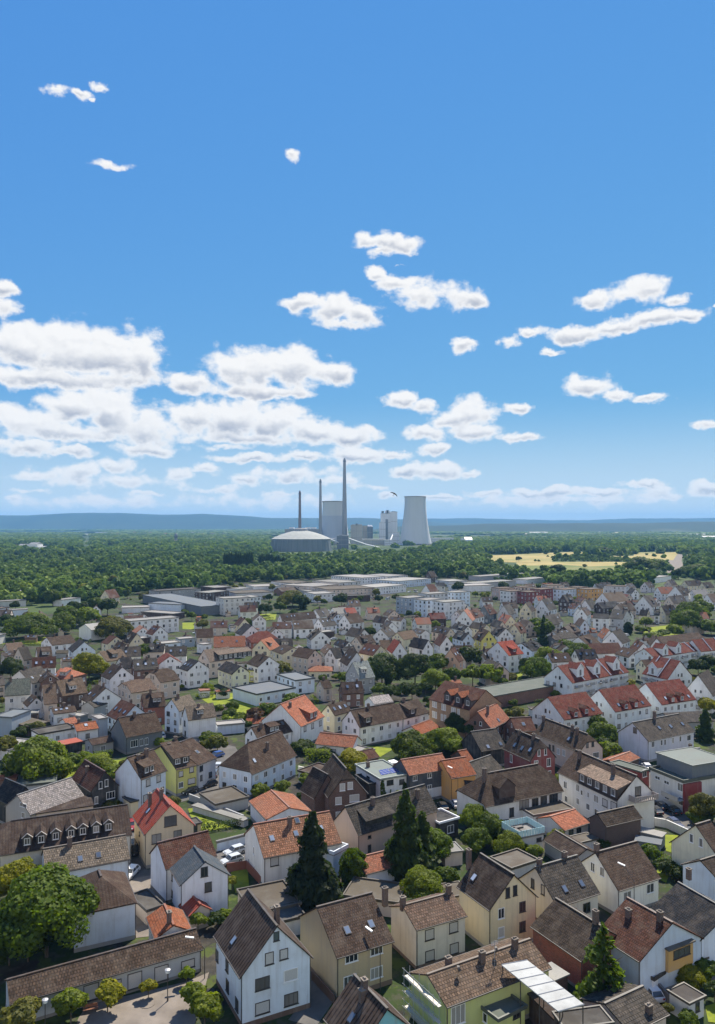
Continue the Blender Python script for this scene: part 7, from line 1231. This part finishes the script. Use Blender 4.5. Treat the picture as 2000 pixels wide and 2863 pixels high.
def street_lamp(reg, xb, yb, h, yaw, label, arm=1.6):
    p = at(reg, xb, yb); root = empty('street_lamp', (p.x, p.y, 0), yaw); b = MB(); b.bar((0, 0, 0), (0, 0, h * .72), .07, 8, .05); b.bar((0, 0, h * .72), (arm, 0, h), .04, 6, .035); obj('pole', b.out(), 'dark_frame', root)
    b = MB(); b.obox((arm + .5, 0, h + .12), (.6, 0, .12), (0, .16, 0), (0, 0, .07)); obj('lamp_head', b.out(), 'frame_paint', root); tag(root, label, 'street lamp')
street_lamp('R2', 1062, 1090, 8, 2.4, 'street lamp with white head in front of the tan house'); street_lamp('R3', 1085, 600, 8, 2.5, 'street lamp in front of the ribbed brown roof house'); street_lamp('R4', 940, 690, 8, 2.6, 'street lamp in front of the tall bluish house'); street_lamp('R5', 1560, 680, 8, 2.5, 'street lamp beside the dark grey clad house'); street_lamp('R1', 1312, 1000, 6, 3.3, 'street lamp by the right end of the long low house'); street_lamp('M3', 1050, 1010, 8, .4, 'street lamp in front of the yellow brick school')
def plaza_lamp(reg, xb, yb, h, label):
    p = at(reg, xb, yb); root = empty('plaza_lamp', (p.x, p.y, 0)); b = MB(); b.bar((0, 0, 0), (0, 0, h), .07, 8, .05); b.bar((0, 0, 0), (0, 0, .5), .12, 8); obj('pole', b.out(), 'dark_frame', root); b = MB(); b.lathe((0, 0, h), [(.08, 0), (.3, .12), (.34, .34), (.2, .5), (.02, .55)], 12); obj('lamp_globe', b.out(), 'lamp_glass', root); b = MB(); b.lathe((0, 0, h + .5), [(.42, 0), (.38, .06), (.05, .14)], 12); obj('lamp_cap', b.out(), 'steel', root); tag(root, label, 'lamp')
plaza_lamp('R1', 1075, 1145, 3.8, 'globe lamp on the plaza between the small trees'); plaza_lamp('R1', 290, 1350, 3.8, 'globe lamp beside the corner plaza tree')
# tree pit with pale kerb, bench
b = MB(); p = at('R1', 945, 1165); b.lathe((p.x, p.y, .05), [(1.0, 0), (1.0, .06), (.3, .06)], 20); tag(obj('tree_pit', b.out(), 'paving'), 'round pale stone ring at the foot of the ball headed tree', 'tree pit')
p = at('R1', 580, 1215); root = empty('park_bench', (p.x, p.y, .05), .3); b = MB(); b.box((0, 0, .45), (1.9, .5, .08)); obj('seat', b.out(), 'paint', root, (.2, .08, .04)); b = MB(); b.box((0, .27, .75), (1.9, .06, .4)); obj('backrest', b.out(), 'paint', root, (.2, .08, .04))
for sg in (-.7, .7): b = MB(); b.box((sg, 0, .22), (.08, .45, .42)); obj('leg', b.out(), 'dark_frame', root)
tag(root, 'brown wooden bench at the left side of the plaza', 'bench')
# scaffold along the yellow green gable
root = empty('scaffold', gh.root.location, gh.root.rotation_euler.z); b = MB(); b2 = MB()
ys = [1.0, 3.2, 5.4, 7.6]; 
for y in ys:
    if y > gh.D - .5: continue
    for x in (-.4, -1.3): b.bar(gh.w(x, y, 0), gh.w(x, y, 7.2), .035, 5)
    for z in (2.0, 4.0, 6.0): b.bar(gh.w(-.4, y, z), gh.w(-1.3, y, z), .03, 5)
for z in (2.0, 4.0, 6.0):
    for x in (-.4, -1.3):
        b.bar(gh.w(x, .6, z + .05), gh.w(x, min(8, gh.D - .3), z + .05), .03, 5)
    b.bar(gh.w(-1.3, .6, z + 1), gh.w(-1.3, min(8, gh.D - .3), z + 1), .03, 5)
    pb = MB(); pb.box(gh.w(-.85, min(8, gh.D) / 2, z), (.5, min(7.6, gh.D - .8), .06)); obj('plank', pb.out(), 'paint', root, (.5, .47, .4))
obj('tube_frame', b.out(), 'steel', root); tag(root, 'tube scaffold with planks along the yellow green gable', 'scaffold')
# solar panels, roof windows of hero houses, satellite dishes
b30.panel([(1052,468),(1112,457),(1130,488),(1068,500)], face='S', col=(.04,.05,.2)); b30.panel([(1118,455),(1165,447),(1185,478),(1132,488)], face='S', col=(.04,.05,.2)); b30.chimney(Vector((b30.L * .25, b30.D * .75, 0)), 1.2); b30.panel([(1110,410),(1150,402),(1185,420),(1140,428)], face='S', col=(.6,.62,.62), mat='paint', name='roof_hatch', th=.2)
x24.roof_o.color = (.055, .07, .085, 1)
def dish(s, x, y, label=None):
    p = s.pick('S', x, y); z = s.roof_z(p.y); b = MB(); c = Vector(s.w(p.x, p.y, z)); b.bar(c, c + Vector((0, 0, 1.1)), .03, 5); b.bar(c + Vector((0, 0, 1.0)), c + Vector((.25, -.15 * s.s, 1.1)), .42, 14, .3); s.put(obj('satellite_dish', b.out(), 'dark_frame', s.roof_o))
dish(gh, 1560, 985); dish(gh, 1800, 860)
def mast(s, x, y, h):
    p = s.pick('S', x, y); z = s.roof_z(p.y); c = Vector(s.w(p.x, p.y, z)); b = MB(); b.bar(c, c + Vector((0, 0, h)), .035, 5)
    for q in range(5): b.bar(c + Vector((-.6, 0, h - .1 - q * .12)), c + Vector((.6, 0, h - .1 - q * .12)), .018, 4)
    s.put(obj('antenna', b.out(), 'steel', s.roof_o))
mast(gh, 1795, 930, 3.6)
# garden walls and fences
def wall_line(reg, pts, h, w, mat, col, label, name='garden_wall', cat='wall'):
    P = [at(reg, x, y) for (x, y) in pts]; b = MB()
    for p, q in zip(P, P[1:]):
        u = (q - p) / 2; v = Vector((-u.y, u.x, 0)).normalized() * w / 2; c = (p + q) / 2; b.obox(c + Vector((0, 0, h / 2)), u + u.normalized() * w * .3, v, (0, 0, h / 2)); b.obox(c + Vector((0, 0, h + .04)), u + u.normalized() * w * .4, v * 1.35, (0, 0, .05))
    return tag(obj(name, b.out(), mat, None, col), label, cat)
wall_line('R6', [(1205,820),(1290,835),(1440,905)], 1.7, .25, 'plaster', (.55,.55,.53), 'pale garden wall between the street and the right lawn'); wall_line('R2', [(80,318),(205,300),(300,405)], 1.6, .12, 'paint', (.2,.07,.05), 'red brown garden fence left of the white house', 'garden_fence', 'fence'); wall_line('R4', [(1215,660),(1290,690),(1560,800)], 1.5, .25, 'plaster', (.32,.33,.34), 'grey retaining wall above the bright lawn')
wall_line('R2', [(625,1010),(700,1090),(770,1170)], 1.3, .12, 'paint', (.1,.06,.045), 'dark board fence left of the tan house', 'garden_fence', 'fence'); wall_line('R3', [(1220,1080),(1330,1200)], 1.6, .25, 'plaster', (.2,.17,.15), 'dark wall beside the white car at the bottom right'); wall_line('R5', [(540,490),(660,520)], 2.0, .25, 'plaster', (.6,.58,.5), 'cream courtyard wall left of the dark brick house'); wall_line('R2', [(560,760),(600,720)], 1.8, .2, 'plaster', (.5,.45,.4), 'short yard wall behind the big white house'); wall_line('M3', [(480,1050),(500,990),(390,980)], 3.5, .3, 'plaster', (.4,.4,.39), 'tall grey concrete wall behind the row house')
p = at('R1', 960, 1290)
# the bird: one body with swept wings, close to the viewer
bp = PX('PP', 1076, 322, 62); b = MB(); rings = [(-.24, .004, 0), (-.16, .02, 0), (-.06, .034, 0), (.04, .036, 0), (.12, .026, .005), (.17, .006, .004)]
nn = 8; vs = [(x, r * math.cos(6.2832 * i / nn), z + r * math.sin(6.2832 * i / nn)) for (x, r, z) in rings for i in range(nn)]; fs = [(j * nn + i, j * nn + (i + 1) % nn, (j + 1) * nn + (i + 1) % nn, (j + 1) * nn + i) for j in range(5) for i in range(nn)]
b.add(vs, fs)
for sg in (-1, 1):
    st = [(.09, -.05, .02, 0), (.08, -.04, .16, .03), (.02, -.08, .32, .035), (-.12, -.15, .47, .01)]; v2 = []
    for (xf, xb_, yy, zz) in st: v2 += [(xf, sg * yy, zz + .012), (xb_, sg * yy, zz + .006), (xf, sg * yy, zz), (xb_, sg * yy, zz - .002)]
    f2 = []
    for i in range(3): a0, a1 = i * 4, i * 4 + 4; f2 += [(a0, a0 + 1, a1 + 1, a1), (a0 + 2, a1 + 2, a1 + 3, a0 + 3), (a0, a1, a1 + 2, a0 + 2), (a0 + 1, a0 + 3, a1 + 3, a1 + 1)]
    b.add(v2, f2)
b.add([(-.2, 0, .01), (-.36, .06, .0), (-.36, -.06, 0), (-.3, 0, .004), (-.2, 0, -.01)], [(0, 1, 3), (0, 3, 2), (4, 3, 1), (4, 2, 3)])
o = obj('swift', b.out(), 'rubber'); o.location = bp; o.scale = (.7, .7, .7); o.rotation_euler = (R(75), R(-60), R(20)); tag(o, 'dark swift flying left of the right cooling tower', 'bird')

# cars along the streets and garden hedges in the gaps
CARP = [(WHT, 'white'), (SIL, 'silver'), (BLK, 'black'), ((.12, .13, .14), 'grey'), ((.03, .05, .12), 'dark blue')]
STREETC = []
def street_cars(reg, pts, off, n):
    P = [at(reg, x, y) for (x, y) in pts]; seg = [(q - p_).length for p_, q in zip(P, P[1:])]; tot = sum(seg)
    for i in range(n):
        t_ = tot * (i + rng.uniform(.2, .8)) / n; k = 0
        while t_ > seg[k]: t_ -= seg[k]; k += 1
        d = (P[k + 1] - P[k]).normalized(); q = P[k] + d * t_ + Vector((-d.y, d.x, 0)) * off
        if hits(q.x, q.y, 1.4): continue
        c_, w_ = rng.choice(CARP); px, py = topx((q.x, q.y)); o = car('S', px, py, math.atan2(d.y, d.x) + math.pi * rng.randint(0, 1), c_, None, 'parked_car'); STREETC.append((o, w_, px, py)); FOOT.append((q.x, q.y, d.x, d.y, 2.4, 1))
for args in (('R4', [(850, 1180), (1040, 1130), (1390, 1050), (1604, 985), (1800, 925)], -2.6, 4), ('R4', [(1240, 610), (1420, 550), (1480, 420), (1440, 330), (1180, 270)], 2.6, 6), ('R4', [(1390, 570), (1604, 690), (1750, 760)], -1.9, 3), ('R6', [(1130, 480), (1000, 330)], -2.2, 3), ('R6', [(1180, 660), (1440, 830), (1604, 930)], -3, 4), ('M3', [(1260, 545), (1480, 500), (1620, 470)], 2.6, 4)):
    street_cars(*args)
for i in range(60):
    Y = 200 + 330 * rng.random(); X = rng.uniform(-.46, .46) * Y
    if inside(X, Y, town_poly) and not hits(X, Y, 2.2):
        px, py = topx((X, Y)); c_, w_ = rng.choice(CARP); o = car('S', px, py, rng.choice((.3, -1.25)) + rng.uniform(-.1, .1), c_, None, 'parked_car'); STREETC.append((o, w_, px, py)); FOOT.append((X, Y, 1, 0, 2.2, 1.5))
    if len(STREETC) > 44: break
HEDGES = []
for i in range(4000):
    if len(HEDGES) >= 70: break
    Y = 125 + 380 * rng.random(); X = rng.uniform(-.46, .46) * Y; a_ = rng.choice((.28, .3, -1.27)) + rng.uniform(-.1, .1); ln = rng.uniform(4, 10); dx, dy = math.cos(a_) * ln / 2, math.sin(a_) * ln / 2
    if not inside(X, Y, town_poly) or any(hits(X + dx * q, Y + dy * q, .5) for q in (-1, -.5, 0, .5, 1)): continue
    o = hedge('S', [topx((X - dx, Y - dy)), topx((X + dx, Y + dy))], rng.uniform(1.2, 2.2), rng.uniform(.9, 1.6), rng.choice(('green', 'dark', 'bright', 'olive')), None); px, py = topx((X, Y)); HEDGES.append((o, px, py)); FOOT.append((X, Y, math.cos(a_), math.sin(a_), ln / 2, .6))
# ---------------------------------------------------------------- labels: which one it is, by look and neighbour
LAND = [(e[6], e[1], e[2], e[0]) for e in BUILDINGS if e[6]]
used = set(str(o['label']) for o in sc.objects if o.parent is None and 'label' in o)
def words(x): return len(x.split())
def rel_phrases(x, y, self_o):
    c = sorted(((math.hypot(x - lx, (y - ly) * 1.8), n, lx, ly) for (n, lx, ly, o) in LAND if o is not self_o))
    out = []
    for rank, (d, n, lx, ly) in enumerate(c[:14]):
        dx, dy = x - lx, (y - ly) * 1.8; k = 1.0 + d / 90.0
        near = 'close ' if d < 55 else '' if d < 130 else 'some way '
        ph = (near + ('left of' if dx < 0 else 'right of')) if abs(dx) > abs(dy) else (near + ('behind' if dy < 0 else 'in front of'))
        diag = (near + ('behind and ' if dy < 0 else 'in front and ') + ('left of' if dx < 0 else 'right of'))
        out.append((d, ph + ' the ' + n)); out.append((d + 40, diag + ' the ' + n))
    return [p for d, p in sorted(out)]
def orient(e):
    return ''
def assign(o, stem, x, y):
    for ph in rel_phrases(x, y, o):
        t_ = stem + ' ' + ph
        if t_ not in used and words(t_) <= 16: used.add(t_); o['label'] = t_; return
    o['label'] = stem + ' in the town'; o['group'] = stem + 's'
PLACE_S = {}
for e in sorted([e for e in BUILDINGS if not e[5]], key=lambda e: -e[2]):
    wl_, rf = WORD.get(e[3], e[3]), WORD.get('R' + e[4], e[4])
    kind = e[0].get('category', 'house'); assign(e[0], f'{wl_} {kind} with {rf} roof', e[1], e[2])
CW_ = dict(green='green', dark='dark green', yellow='yellow green', bright='bright green', spruce='blackish green', olive='olive green', brown='reddish brown', teal='bluish green', larch='light green')
for e in sorted([e for e in TREES if not e[6]], key=lambda e: -e[3]):
    nm = e[0].name.split('.')[0]; kind = {'leafy_tree': 'leafy tree', 'shrub': 'shrub', 'spruce_tree': 'conifer', 'cypress_tree': 'columnar evergreen', 'larch_tree': 'conifer'}.get(nm, 'tree')
    size = ('big ' if e[3] > 4.2 else 'small ' if e[3] < 2 else '') if kind == 'leafy tree' else ''
    assign(e[0], f'{size}{CW_[e[4]]} {kind}', e[1], e[2])
for (o, w_, px, py) in STREETC: assign(o, w_ + ' parked car', px, py)
for (o, px, py) in HEDGES: assign(o, 'garden hedge', px, py)
# ---------------------------------------------------------------- air
m = bpy.data.materials.new('haze_air'); m.use_nodes = True; t = m.node_tree; t.nodes.remove(t.nodes['Principled BSDF'])
v = t.nodes.new('ShaderNodeVolumePrincipled'); v.inputs['Color'].default_value = (.22, .56, 1.0, 1); v.inputs['Density'].default_value = HAZE; v.inputs['Anisotropy'].default_value = 0.0
L(t, v.outputs[0], t.nodes['Material Output'].inputs['Volume'])
b = MB(); b.box((0, 8200, 151), (36000, 17600, 310)); o = obj('haze', b.out(), [], None); o.data.materials.append(m); tag(o, None, None, None, 'stuff')
